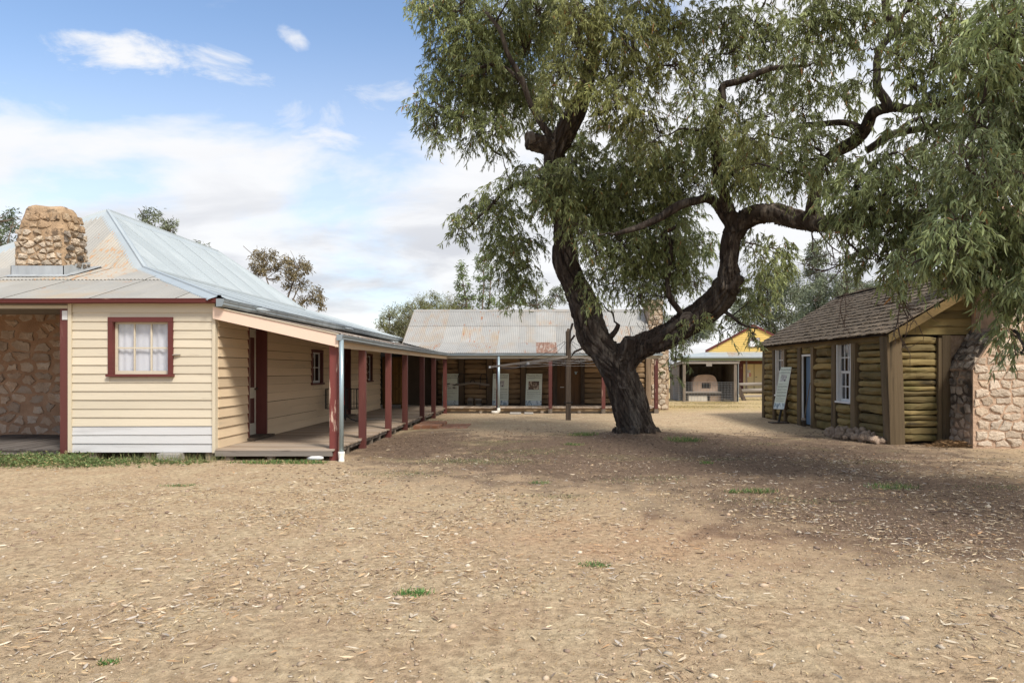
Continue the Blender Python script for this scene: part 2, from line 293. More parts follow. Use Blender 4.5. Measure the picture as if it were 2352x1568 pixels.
mat('clay', (0.50, 0.365, 0.275), 0.95, 0.15, 3, (1, 1, 1), [((0.25, 0.17, 0.125), 5, (1, 1, 1), 0.56, 0.7, 0.5)], 0.015, 14, objvar=0.03)
mat('pale_block', (0.62, 0.57, 0.48), 0.9, 0.15, 5, (1, 1, 1), [((0.45, 0.33, 0.2), 4, (1, 1, 1), 0.55, 0.7, 0.5)], 0.01, 20)
mat('brick', (0.32, 0.15, 0.085), 0.9, 0.25, 7, (1, 1, 1), [((0.36, 0.27, 0.20), 4, (1, 1, 1), 0.5, 0.7, 0.8)], 0.004, 40, objvar=0.2)
mat('concrete', (0.36, 0.34, 0.31), 0.9, 0.2, 6, (1, 1, 1), (), 0.004, 40)
mat('white_paint', (0.68, 0.68, 0.67), 0.5, 0.08, 5, (1, 1, 1), [((0.4, 0.37, 0.33), 14, (1, 1, 1), 0.66, 0.72, 0.5)], objvar=0.03)
mat('pvc', (0.74, 0.70, 0.62), 0.4, 0.06, 5, (1, 1, 1), [((0.5, 0.42, 0.32), 6, (1, 1, 1), 0.6, 0.75, 0.4)], objvar=0)
mat('yellow_board', (0.72, 0.50, 0.15), 0.6, 0.06, 2, XST, (), 0.001, 30, objvar=0.05)
mat('cream_door', (0.66, 0.53, 0.29), 0.6, 0.06, 2, ZST, (), objvar=0.03)
mat('door_white', (0.60, 0.57, 0.48), 0.5, 0.08, 4, ZST, (), objvar=0)
mat('olive_paint', (0.16, 0.17, 0.085), 0.6, 0.1, 2, XST, ())
mat('brick_red', (0.14, 0.055, 0.035), 0.8, 0.2, 4, (1, 1, 1), ())
mat('blue_paint', (0.10, 0.17, 0.27), 0.6, 0.15, 3, ZST, [((0.16, 0.22, 0.3), 5, ZST, 0.5, 0.7, 0.6)])
mat('black_iron', (0.018, 0.018, 0.02), 0.5, 0.2, 8, (1, 1, 1), ())
mat('wire', (0.30, 0.30, 0.30), 0.5, 0.1, 8, (1, 1, 1), (), metal=0.4)
mat('red_paint', (0.50, 0.012, 0.014), 0.35, 0.05, 5, (1, 1, 1), (), objvar=0)
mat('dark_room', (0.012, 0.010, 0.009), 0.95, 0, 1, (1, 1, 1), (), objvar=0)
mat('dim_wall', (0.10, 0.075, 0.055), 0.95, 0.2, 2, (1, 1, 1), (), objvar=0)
mat('curtain', (0.88, 0.88, 0.93), 0.9, 0.05, 3, (1, 1, 1), (), objvar=0, trans=0.3)
mat('paper_white', (0.72, 0.72, 0.70), 0.7, 0.03, 5, (1, 1, 1), (), objvar=0)
mat('ink', (0.035, 0.04, 0.04), 0.7, 0, 1, (1, 1, 1), (), objvar=0)
mat('ink_red', (0.55, 0.13, 0.09), 0.7, 0, 1, (1, 1, 1), (), objvar=0)
mat('ink_soft', (0.17, 0.19, 0.17), 0.7, 0.2, 60, (1, 1, 1), (), objvar=0)
mat('panel_green', (0.62, 0.68, 0.59), 0.35, 0.03, 1, (1, 1, 1), (), objvar=0.02)
mat('photo_sepia', (0.13, 0.085, 0.055), 0.4, 0.5, 9, (1, 1, 1), [((0.55, 0.45, 0.33), 11, (1, 1, 1), 0.52, 0.6, 0.9), ((0.02, 0.015, 0.01), 8, (1, 1, 1), 0.55, 0.62, 0.9)], objvar=0)
mat('photo_grey', (0.40, 0.40, 0.38), 0.4, 0.4, 9, (1, 1, 1), [((0.70, 0.70, 0.68), 9, (1, 1, 1), 0.5, 0.6, 0.9), ((0.04, 0.045, 0.04), 9, (1, 1, 1), 0.56, 0.62, 0.9)], objvar=0)
mat('photo_bw', (0.55, 0.57, 0.50), 0.4, 0.1, 4, (1, 1, 1), [((0.02, 0.022, 0.02), 6, (1, 1, 2.5), 0.50, 0.56, 0.95)], objvar=0)
mat('photo_scene', (0.60, 0.68, 0.70), 0.4, 0.15, 5, (1, 1, 1), [((0.16, 0.25, 0.32), 14, (1, 1, 0.5), 0.50, 0.60, 0.85), ((0.05, 0.08, 0.10), 22, (1, 1, 0.5), 0.56, 0.64, 0.8)], objvar=0)
mat('straw', (0.33, 0.22, 0.12), 0.9, 0.3, 9, (1, 1, 1), (), attr='col', objvar=0)
mat('leaf', (0.1, 0.13, 0.07), 0.45, 0.2, 3, (1, 1, 1), (), attr='col', objvar=0, trans=0.28, spec=0.35)
mat('far_leaf', (0.1, 0.13, 0.07), 0.7, 0.2, 1.5, (1, 1, 1), (), attr='col', objvar=0, trans=0.2)
mat('litter', (0.5, 0.4, 0.28), 0.75, 0.15, 20, (1, 1, 1), (), attr='col', objvar=0)
mat('pebble', (0.5, 0.4, 0.28), 0.9, 0.15, 30, (1, 1, 1), (), attr='col', objvar=0)
mat('bark', (0.046, 0.033, 0.025), 0.95, 0.35, 3, (1.3, 1.3, 0.35), [((0.15, 0.125, 0.10), 5, (1.5, 1.5, 0.25), 0.50, 0.64, 0.85), ((0.010, 0.007, 0.005), 9, (1.6, 1.6, 0.25), 0.50, 0.62, 0.85), ((0.17, 0.15, 0.125), 1.2, (1, 1, 0.5), 0.55, 0.72, 0.5)], 0.04, 11, (1.6, 1.6, 0.22), objvar=0)
mat('twig', (0.085, 0.058, 0.045), 0.9, 0.3, 6, (1, 1, 1), [((0.17, 0.14, 0.12), 4, (1, 1, 1), 0.55, 0.7, 0.6)], objvar=0.1)
mat('cut_wood', (0.11, 0.09, 0.075), 0.9, 0.3, 14, (1, 1, 1), [((0.06, 0.045, 0.035), 9, (1, 1, 1), 0.5, 0.65, 0.7)], 0.006, 25)
mat('far_bark', (0.13, 0.10, 0.075), 0.9, 0.3, 2, ZST, ())
mat('far_roof', (0.42, 0.50, 0.56), 0.45, 0.05, 1, (1, 1, 1), (), metal=0.2, objvar=0)
def glass_mat():
    m = bpy.data.materials.new('glass'); m.use_nodes = True; N, L = m.node_tree.nodes, m.node_tree.links; N.clear()
    o = N.new('ShaderNodeOutputMaterial'); t = N.new('ShaderNodeBsdfTransparent'); t.inputs[0].default_value = (0.94, 0.95, 0.96, 1)
    g = N.new('ShaderNodeBsdfGlossy'); g.inputs['Roughness'].default_value = 0.04; g.inputs[0].default_value = (0.9, 0.92, 0.95, 1)
    lw = N.new('ShaderNodeLayerWeight'); lw.inputs[0].default_value = 0.2; f = N.new('ShaderNodeMath'); f.operation = 'MULTIPLY_ADD'; L.new(lw.outputs['Facing'], f.inputs[0]); f.inputs[1].default_value = 0.45; f.inputs[2].default_value = 0.06; mx = N.new('ShaderNodeMixShader')
    L.new(f.outputs[0], mx.inputs[0]); L.new(t.outputs[0], mx.inputs[1]); L.new(g.outputs[0], mx.inputs[2]); L.new(mx.outputs[0], o.inputs[0])
    MATS['glass'] = m
glass_mat()
# ------------------------------------------------------------------ ground
def ground_mat():
    m = bpy.data.materials.new('ground'); m.use_nodes = True; N, L = m.node_tree.nodes, m.node_tree.links; N.clear()
    o = N.new('ShaderNodeOutputMaterial'); b = N.new('ShaderNodeBsdfPrincipled'); L.new(b.outputs[0], o.inputs[0])
    b.inputs['Roughness'].default_value = 0.97; b.inputs['Specular IOR Level'].default_value = 0.1
    tc = N.new('ShaderNodeTexCoord'); P = tc.outputs['Object']; sp = N.new('ShaderNodeSeparateXYZ'); L.new(P, sp.inputs[0])
    def nz(sc, detail=6, rough=0.6):
        n = N.new('ShaderNodeTexNoise'); L.new(P, n.inputs['Vector']); n.inputs['Scale'].default_value = sc; n.inputs['Detail'].default_value = detail; n.inputs['Roughness'].default_value = rough; return n.outputs[0]
    def ss(v, a, b_, c=0.0, d=1.0):
        n = N.new('ShaderNodeMapRange'); n.interpolation_type = 'SMOOTHSTEP'; L.new(v, n.inputs[0])
        for i, q in enumerate((a, b_, c, d)): n.inputs[i + 1].default_value = q
        return n.outputs[0]
    def m_(op, a, c=None):
        n = N.new('ShaderNodeMath'); n.operation = op
        for i, v in enumerate((a, c)):
            if v is None: continue
            if isinstance(v, (int, float)): n.inputs[i].default_value = v
            else: L.new(v, n.inputs[i])
        return n.outputs[0]
    def mix(f, a, c, blend='MIX'):
        n = N.new('ShaderNodeMix'); n.data_type = 'RGBA'; n.blend_type = blend
        if isinstance(f, (int, float)): n.inputs[0].default_value = f
        else: L.new(f, n.inputs[0])
        for i, v in ((6, a), (7, c)):
            if isinstance(v, tuple): n.inputs[i].default_value = (*v, 1)
            else: L.new(v, n.inputs[i])
        return n.outputs[2]
    def blob(cx, cy, rx, ry):
        dx = m_('DIVIDE', m_('SUBTRACT', sp.outputs[0], cx), rx); dy = m_('DIVIDE', m_('SUBTRACT', sp.outputs[1], cy), ry)
        return m_('SUBTRACT', 1.0, m_('ADD', m_('MULTIPLY', dx, dx), m_('MULTIPLY', dy, dy)))
    big = nz(0.45, 5); mid = nz(1.9, 6); fine = nz(14, 7, 0.7); grit = nz(70, 5, 0.7); grit2 = nz(190, 3, 0.6)
    col = mix(ss(mid, 0.35, 0.7), (0.445, 0.328, 0.212), (0.51, 0.405, 0.267))
    red = m_('ADD', m_('MULTIPLY', blob(1.4, 6.5, 3.2, 1.4), 0.5), m_('MULTIPLY', m_('SUBTRACT', mid, 0.5), 2.2))
    col = mix(ss(red, 0.05, 0.9, 0, 0.6), col, (0.42, 0.225, 0.13))
    # bark and leaf mould from the gum tree, deepened to paint in its shade
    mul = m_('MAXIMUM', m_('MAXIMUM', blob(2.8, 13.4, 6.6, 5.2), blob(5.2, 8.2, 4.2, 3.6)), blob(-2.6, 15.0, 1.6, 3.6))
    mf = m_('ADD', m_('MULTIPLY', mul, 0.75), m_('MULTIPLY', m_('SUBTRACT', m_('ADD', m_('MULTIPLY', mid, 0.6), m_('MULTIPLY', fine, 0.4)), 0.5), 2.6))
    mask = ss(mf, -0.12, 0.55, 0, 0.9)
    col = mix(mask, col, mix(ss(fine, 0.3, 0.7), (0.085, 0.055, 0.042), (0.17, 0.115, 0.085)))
    # straw-coloured grass beyond the yard
    gf = m_('MULTIPLY', ss(sp.outputs[1], 25, 29), ss(mid, 0.3, 0.55)); col = mix(gf, col, (0.44, 0.34, 0.17))
    gg = m_('MULTIPLY', ss(sp.outputs[1], 8.5, 12), m_('MULTIPLY', ss(big, 0.54, 0.68), ss(fine, 0.42, 0.6))); col = mix(m_('MULTIPLY', gg, 0.55), col, (0.17, 0.17, 0.075))
    col = mix(1.0, col, mix(ss(fine, 0.25, 0.75), (0.58, 0.56, 0.54), (1.25, 1.25, 1.25)), 'MULTIPLY')
    col = mix(ss(grit, 0.60, 0.68, 0, 0.55), col, (0.62, 0.52, 0.39)); col = mix(ss(grit, 0.44, 0.34, 0, 0.75), col, (0.13, 0.09, 0.065))
    col = mix(ss(grit2, 0.62, 0.70, 0, 0.45), col, (0.66, 0.56, 0.44)); col = mix(ss(grit2, 0.38, 0.30, 0, 0.5), col, (0.17, 0.12, 0.09))
    L.new(col, b.inputs['Base Color'])
    bu = N.new('ShaderNodeBump'); bu.inputs['Distance'].default_value = 0.03; L.new(m_('ADD', m_('ADD', fine, m_('MULTIPLY', grit, 0.45)), m_('MULTIPLY', grit2, 0.15)), bu.inputs['Height']); L.new(bu.outputs[0], b.inputs['Normal'])
    MATS['ground'] = m
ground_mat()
def gh(x, y):
    a = 0.05 * (noise.noise(Vector((x * 0.35, y * 0.35, 0.3)))) + 0.018 * noise.noise(Vector((x * 1.7, y * 1.7, 4.1)))
    a += 0.13 * math.exp(-((x - 2.45) ** 2 + (y - 16.7) ** 2) / 0.9)
    f = 1.0
    if x < -3 and y > 11.4: f = 0.15
    if x > 7.2 and y > 13.5: f = 0.15
    if y > 24: f *= 0.3
    return a * f - 0.01
def ground():
    xs = [-900, -300, -120, -60, -35, -24] + list(np.arange(-18, 18.01, 0.3)) + [24, 35, 60, 120, 300, 900]
    ys = [-300, -80, -30, -12, -5] + list(np.arange(-1, 40.01, 0.3)) + [46, 60, 90, 150, 300, 600, 1500]
    vs = [(x, y, gh(x, y) if abs(x) <= 18 and -1 <= y <= 40 else -0.01) for y in ys for x in xs]; nx = len(xs)
    fs = [(j * nx + i, j * nx + i + 1, (j + 1) * nx + i + 1, (j + 1) * nx + i) for j in range(len(ys) - 1) for i in range(nx - 1)]
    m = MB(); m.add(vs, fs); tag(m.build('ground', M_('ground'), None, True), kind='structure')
ground()
# ------------------------------------------------------------------ builders shared by the buildings
def corrugated(parent, name, O, U, Vv, u0, u1, vlo, vhi, matn, width=0.76, pitch=0.076, amp=0.012, seg=4, lift=0.004, gap=0.0, pick=None, wob=0.003):
    """Corrugated sheets on a plane: U along the eave, Vv up the slope; one object per sheet."""
    O, U, Vv = Vector(O), Vector(U).normalized(), Vector(Vv).normalized(); Nn = U.cross(Vv)
    if Nn.z < 0: Nn = -Nn
    out = []; k = 0; u = u0
    while u < u1 - 0.02:
        ue = min(u + width, u1); n = max(2, int(round((ue - u) / pitch * seg))); vs = []; base = lift * (k % 2) + rnd(0, wob)
        sl, sh = rnd(-0.012, 0.012), rnd(-0.012, 0.012); keep = False
        for i in range(n + 1):
            uu = u + (ue + 0.035 - u) * i / n; uu = min(uu, u1)
            a, c = vlo(uu), vhi(uu)
            if c - a > 0.02: keep = True
            c = max(c, a + 0.002); h = amp * math.cos(2 * math.pi * (u0 + (uu - u0)) / pitch) + base
            p = O + U * uu + Nn * h
            vs += [p + Vv * (a + sl * 0), p + Vv * c]
        if keep:
            m = MB(); m.add(vs, [(2 * i, 2 * i + 2, 2 * i + 3, 2 * i + 1) for i in range(n)])
            mm = matn if isinstance(matn, str) else matn(k)
            out.append(m.build(name, M_(mm), parent, True))
        u = ue; k += 1
    return out
def weatherboards(parent, a0, a1, z0, z1, pitch, openings, place, matf, name='weatherboard', thick=0.026, ov=0.016):
    """place(a, out, z): point on the wall; openings: (a0, a1, z0, z1)."""
    n = int(round((z1 - z0) / pitch)); h = (z1 - z0) / n
    for i in range(n):
        b0, b1 = z0 + i * h, z0 + (i + 1) * h
        cuts = sorted(set([a0, a1] + [q for o in openings for q in o[:2] if a0 < q < a1]))
        pieces = []
        for s, e in zip(cuts[:-1], cuts[1:]):
            mid_ = (s + e) / 2; op = [o for o in openings if o[0] < mid_ < o[1] and o[3] > b0 and o[2] < b1]
            if not op: 
                if pieces and pieces[-1][1] == s and pieces[-1][2:] == (b0, b1): pieces[-1] = (pieces[-1][0], e, b0, b1)
                else: pieces.append((s, e, b0, b1))
            else:
                o = op[0]
                if o[2] - b0 > 0.012: pieces.append((s, e, b0, o[2]))
                if b1 - o[3] > 0.012: pieces.append((s, e, o[3], b1))
        # long rows are butted from several lengths
        fin = []
        for (s, e, c0, c1) in pieces:
            while e - s > 5.2:
                t = s + rnd(2.6, 4.6); fin.append((s, t - 0.002, c0, c1)); s = t
            fin.append((s, e, c0, c1))
        for (s, e, c0, c1) in fin:
            ob, ot = thick + rnd(-0.002, 0.003), 0.008
            if c0 > b0 + 0.001: ob = ot + (thick - ot) * (b1 - c0) / h
            j0, j1 = rnd(-0.004, 0.004), rnd(-0.004, 0.004); m = MB(); P = place
            segs = max(1, int((e - s) / 0.7)); vs = []; fs = []
            for q in range(segs + 1):
                a = s + (e - s) * q / segs; dz = j0 + (j1 - j0) * q / segs + 0.0022 * noise.noise(Vector((a * 1.3, i * 3.1, c0)))
                oo = ob + 0.0035 * noise.noise(Vector((a * 0.9, i * 5.7, 2.2)))
                vs += [P(a, 0.0, c0 + dz - ov * (c0 == b0)), P(a, oo, c0 + dz - ov * (c0 == b0)), P(a, ot, c1 + dz), P(a, 0.0, c1 + dz)]
            for q in range(segs):
                for r in range(4): fs.append((q * 4 + r, q * 4 + (r + 1) % 4, q * 4 + 4 + (r + 1) % 4, q * 4 + 4 + r))
            fs += [(3, 2, 1, 0), tuple(segs * 4 + r for r in range(4))]
            m.add(vs, fs); m.build(name, M_(matf(i, n)), parent)
def clip_poly(poly, px, py, nx, ny):
    out = []
    for i in range(len(poly)):
        a, b = poly[i], poly[(i + 1) % len(poly)]
        da, db = (a[0] - px) * nx + (a[1] - py) * ny, (b[0] - px) * nx + (b[1] - py) * ny
        if da <= 0: out.append(a)
        if (da < 0) != (db < 0) and abs(da - db) > 1e-9:
            t = da / (da - db); out.append((a[0] + (b[0] - a[0]) * t, a[1] + (b[1] - a[1]) * t))
    return out
def rubble(parent, w, h, place, matn, cw=0.30, ch=0.18, gap=0.025, proud=0.035, inside=None, seed=1, name='stone', keepp=1.0, order=0.5):
    """Rubble stones over a w x h face; place(u, v, out) gives a point; each stone is an object."""
    R = random.Random(seed); asp = cw / ch; pts = []
    rows = max(1, int(round(h / ch))); rh = h / rows
    for r in range(-1, rows + 1):
        u = -cw + R.uniform(0, cw)
        while u < w + cw:
            pts.append((u, (r + 0.5 + R.uniform(-0.34, 0.34) * (1 - order * 0.5)) * rh)); u += cw * R.choice((0.6, 0.75, 0.9, 1.0, 1.2, 1.5))
    for (px, py) in pts:
        if not (0 < px < w and 0 < py < h): continue
        if R.random() > keepp: continue
        if inside and not inside(px, py): continue
        poly = [(0, 0), (w, 0), (w, h), (0, h)]
        for (qx, qy) in pts:
            if (qx, qy) == (px, py) or abs(qx - px) > 3 * cw or abs(qy - py) > 3 * ch: continue
            # anisotropic bisector
            dx, dy = (qx - px) / asp, (qy - py) * 1.0
            mx, my = (px + qx) / 2, (py + qy) / 2
            poly = clip_poly(poly, mx, my, dx / asp, dy)
            if len(poly) < 3: break
        if len(poly) < 3: continue
        cx = sum(p[0] for p in poly) / len(poly); cy = sum(p[1] for p in poly) / len(poly)
        # resample the outline, pull in for the joint, roughen
        per = [math.hypot(poly[i][0] - poly[(i + 1) % len(poly)][0], poly[i][1] - poly[(i + 1) % len(poly)][1]) for i in range(len(poly))]
        T = sum(per); ring = []
        for i in range(len(poly)):       # corners stay; long sides get broken points between them
            a, b = poly[i], poly[(i + 1) % len(poly)]; q = 0.10 * T / len(poly)
            ring.append((a[0] + R.uniform(-q, q) * 0.5, a[1] + R.uniform(-q, q) * 0.5)) if per[i] > 0.02 else None
            for k in range(1, 1 + int(per[i] / 0.07)):
                t = k / (1 + int(per[i] / 0.07)); ring.append((a[0] + (b[0] - a[0]) * t + R.uniform(-q, q) * 0.35, a[1] + (b[1] - a[1]) * t + R.uniform(-q, q) * 0.35))
        n = len(ring)
        if n < 5: continue
        rad = [math.hypot(x - cx, y - cy) for x, y in ring]; mr = sum(rad) / n
        if mr < 0.03: continue
        g = gap * R.uniform(0.5, 1.7); pr = proud * R.uniform(0.5, 1.5); vs = []
        tilt = (R.uniform(-0.25, 0.25), R.uniform(-0.25, 0.25))
        for lv, (ins, dep) in enumerate(((0.0, -0.012), (0.03, 0.75), (0.30, 1.0))):
            for k, (x, y) in enumerate(ring):
                f = max(0.25, 1 - (g + 0.012 * R.uniform(-1, 1)) / max(rad[k], 0.02)) * (1 - ins) * (0.96 + 0.045 * R.uniform(-1, 1))
                u_, v_ = cx + (x - cx) * f, cy + (y - cy) * f
                d = dep if lv == 0 else pr * dep * (1 + R.uniform(-0.25, 0.25)) + ((u_ - cx) * tilt[0] + (v_ - cy) * tilt[1]) * 0.5
                vs.append(place(u_, v_, max(d, -0.012)))
        vs.append(place(cx, cy, pr * R.uniform(0.95, 1.25)))
        fs = [(lv * n + k, lv * n + (k + 1) % n, lv * n + n + (k + 1) % n, lv * n + n + k) for lv in range(2) for k in range(n)] + [(2 * n + k, 2 * n + (k + 1) % n, 3 * n) for k in range(n)]
        m = MB(); m.add(vs, fs); m.build(name, M_(matn if isinstance(matn, str) else matn(cx, cy, R)), parent)
def log_piece(parent, p0, p1, ry, rz, matn, name='log', nseg=9, seed=0):
    """A hewn log between two points, flattened and cut back at both ends."""
    p0, p1 = Vector(p0), Vector(p1); R = random.Random(seed); o1, o2 = R.uniform(0, 50), R.uniform(0, 50)
    ts = [0, 0.03, 0.12, 0.22] + [0.22 + 0.56 * i / (nseg - 1) for i in range(1, nseg)] + [0.88, 0.97, 1]
    d = (p1 - p0).normalized(); up = Vector((0, 0, 1)); sd_ = d.cross(up).normalized(); vs = []; n = 10
    ca, cb = R.uniform(0.3, 0.8), R.uniform(0.3, 0.8); bow = R.uniform(-0.018, 0.018)
    for t in ts:
        e = min(t, 1 - t); tap = 1.0 if e > 0.2 else ((ca if t < .5 else cb) + (1 - (ca if t < .5 else cb)) * (e / 0.2))
        c = p0.lerp(p1, t) + up * (bow * math.sin(math.pi * t))
        for k in range(n):
            th = 2 * math.pi * k / n; q = 1 + 0.20 * noise.noise(Vector((o1 + t * 2.6, math.cos(th) + o2, math.sin(th)))) + 0.10 * noise.noise(Vector((o2 + t * 8, math.cos(th) * 2, math.sin(th) * 2 + o1)))
            yy = math.copysign(abs(math.cos(th)) ** 0.65, math.cos(th)) * ry * q
            if yy > 0 or True: yy *= tap
            vs.append(c + sd_ * yy + up * (math.copysign(abs(math.sin(th)) ** 0.8, math.sin(th)) * rz * q * (0.6 + 0.4 * tap)))
    fs = [(i * n + k, i * n + (k + 1) % n, (i + 1) * n + (k + 1) % n, (i + 1) * n + k) for i in range(len(ts) - 1) for k in range(n)]
    fs += [tuple(range(n - 1, -1, -1)), tuple((len(ts) - 1) * n + k for k in range(n))]
    m = MB(); m.add(vs, fs); return m.build(name, M_(matn), parent)
def rough_post(parent, x, y, z0, z1, w, d, matn, name='post', seed=0, lean=(0, 0)):
    R = random.Random(seed); m = MB(); vs = []; n = 12; rows = 7
    for i in range(rows):
        t = i / (rows - 1); z = z0 + (z1 - z0) * t
        for k in range(n):
            th = 2 * math.pi * (k + 0.5) / n; c, s = math.cos(th), math.sin(th); q = 1 / max(abs(c), abs(s)) * 0.86
            q = min(q, 1.08) * (1 + 0.07 * noise.noise(Vector((seed * 3.1 + c, s, z * 1.3))))
            vs.append((x + lean[0] * t + c * q * w / 2, y + lean[1] * t + s * q * d / 2, z))
    fs = [(i * n + k, i * n + (k + 1) % n, (i + 1) * n + (k + 1) % n, (i + 1) * n + k) for i in range(rows - 1) for k in range(n)] + [tuple(range(n - 1, -1, -1)), tuple((rows - 1) * n + k for k in range(n))]
    m.add(vs, fs); return m.build(name, M_(matn), parent)
def sash_window(parent, P, w, h, cols, rows, frame_mat, sash_mat, fr=0.07, proud=0.03, sill=True, curtain=None, back='dark_room', sashes=1, bar=0.022, name='window'):
    """P(a, out, z): a 0..w across, z 0..h up. The frame part carries sash bars, panes and what hangs behind."""
    def bx(m, a0, a1, o0, o1, z0, z1): m.hexa([P(a0, o0, z0), P(a1, o0, z0), P(a1, o1, z0), P(a0, o1, z0), P(a0, o0, z1), P(a1, o0, z1), P(a1, o1, z1), P(a0, o1, z1)])
    m = MB(); bx(m, -fr, 0, -0.08, proud, 0, h); bx(m, w, w + fr, -0.08, proud, 0, h); bx(m, -fr, w + fr, -0.08, proud + 0.003, h, h + fr)
    bx(m, -fr - 0.02, w + fr + 0.02, -0.08, proud + 0.035, -0.045 if sill else -fr, 0)
    f = m.build(name, M_(frame_mat), parent)
    sh = h / sashes
    for s in range(sashes):
        z0 = s * sh; o = -0.03 - 0.025 * (s == 0 and sashes > 1); m = MB(); e = 0.04
        bx(m, 0, e, o - 0.03, o, z0, z0 + sh); bx(m, w - e, w, o - 0.03, o, z0, z0 + sh)
        bx(m, e, w - e, o - 0.03, o - 0.001, z0, z0 + e * (1.5 if s == 0 else 0.8)); bx(m, e, w - e, o - 0.03, o - 0.001, z0 + sh - e * 0.8, z0 + sh)
        sa = m.build('sash', M_(sash_mat), f)
        for c in range(1, cols):
            a = e + (w - 2 * e) * c / cols; m = MB(); bx(m, a - bar / 2, a + bar / 2, o - 0.028, o - 0.004, z0 + e, z0 + sh - e * .8); m.build('glazing_bar', M_(sash_mat), f)
        for r in range(1, rows):
            z = z0 + e + (sh - 1.8 * e) * r / rows; m = MB(); bx(m, e, w - e, o - 0.026, o - 0.006, z - bar / 2, z + bar / 2); m.build('glazing_bar', M_(sash_mat), f)
        for c in range(cols):
            for r in range(rows):
                a0, a1 = e + (w - 2 * e) * c / cols, e + (w - 2 * e) * (c + 1) / cols; zz0, zz1 = z0 + e + (sh - 1.8 * e) * r / rows, z0 + e + (sh - 1.8 * e) * (r + 1) / rows
                m = MB(); m.add([P(a0, o - 0.016, zz0), P(a1, o - 0.016, zz0), P(a1, o - 0.016, zz1), P(a0, o - 0.016, zz1)], [(0, 1, 2, 3)]); m.build('pane', M_('glass'), f)
    if curtain:
        m = MB(); n = 36; vs = []
        for i in range(n + 1):
            a = w * i / n * curtain; q = -0.10 + 0.006 * math.sin(i * 1.3) + 0.004 * math.sin(i * 0.5)
            vs += [P(a, q, 0.0), P(a, q + 0.01 * math.sin(i * 1.1), h)]
        m.add(vs, [(2 * i, 2 * i + 2, 2 * i + 3, 2 * i + 1) for i in range(n)]); m.build('curtain', M_('curtain'), f, True)
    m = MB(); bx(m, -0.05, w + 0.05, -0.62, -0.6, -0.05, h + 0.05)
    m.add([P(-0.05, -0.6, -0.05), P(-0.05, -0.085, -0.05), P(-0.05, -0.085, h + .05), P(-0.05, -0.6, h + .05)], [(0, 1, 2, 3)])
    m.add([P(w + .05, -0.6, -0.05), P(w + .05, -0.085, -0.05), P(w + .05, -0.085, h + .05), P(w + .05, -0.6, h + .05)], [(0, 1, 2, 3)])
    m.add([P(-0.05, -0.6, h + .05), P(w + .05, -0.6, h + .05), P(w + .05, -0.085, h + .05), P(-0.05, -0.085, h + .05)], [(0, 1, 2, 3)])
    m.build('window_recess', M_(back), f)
    return f
def gutter(parent, p0, p1, out, matn, name='gutter', size=0.11, sag=0.0, joints=0.0):
    """Quad-profile gutter from p0 to p1; out is the horizontal direction away from the wall."""
    p0, p1, out = Vector(p0), Vector(p1), Vector(out).normalized(); up = Vector((0, 0, 1)); s = size
    prof = [(0, 0), (0.72, 0.0), (0.98, 0.28), (0.92, 0.45), (1.05, 0.78), (1.0, 0.92), (1.1, 1.0), (1.02, 1.02), (0.92, 0.9), (0.94, 0.78), (0.84, 0.46), (0.68, 0.08), (0.05, 0.08), (0.05, 1.0), (0, 1.0)]
    n = len(prof); seg = 14; m = MB(); vs = []
    for i in range(seg + 1):
        t = i / seg; c = p0.lerp(p1, t) + up * (-sag * math.sin(math.pi * t) + 0.006 * noise.noise(Vector((t * 9, p0.x, p0.y))))
        vs += [c + out * (a * s) + up * (b * s) for a, b in prof]
    fs = [(i * n + k, i * n + (k + 1) % n, (i + 1) * n + (k + 1) % n, (i + 1) * n + k) for i in range(seg) for k in range(n)] + [tuple(range(n - 1, -1, -1)), tuple(seg * n + k for k in range(n))]
    for c, sgn in ((p0, -1), (p1, 1)):    # stop ends
        e = (p1 - p0).normalized() * (0.004 * sgn); pl = [c + e + out * (a * s) + up * (b * s) for a, b in prof[:7]] + [c + e + up * s]; k0 = len(vs); vs += pl; fs.append(tuple(range(k0, k0 + 8)))
    m.add(vs, fs); g = m.build(name, M_(matn), parent)
    if joints:
        k = int((p1 - p0).length / joints)
        for i in range(1, k + 1):
            t = i / (k + 1); c = p0.lerp(p1, t) + up * (-sag * math.sin(math.pi * t)); d = (p1 - p0).normalized() * 0.012
            ring = [c + out * (a * s * 1.04 + 0.002) + up * (b * s * 1.01 - 0.002) for a, b in prof[:7]]
            m = MB(); m.add([q - d for q in ring] + [q + d for q in ring], [(j, j + 1, 8 + j, 7 + j) for j in range(6)]); m.build('gutter_bracket', M_(matn), g)
    return g
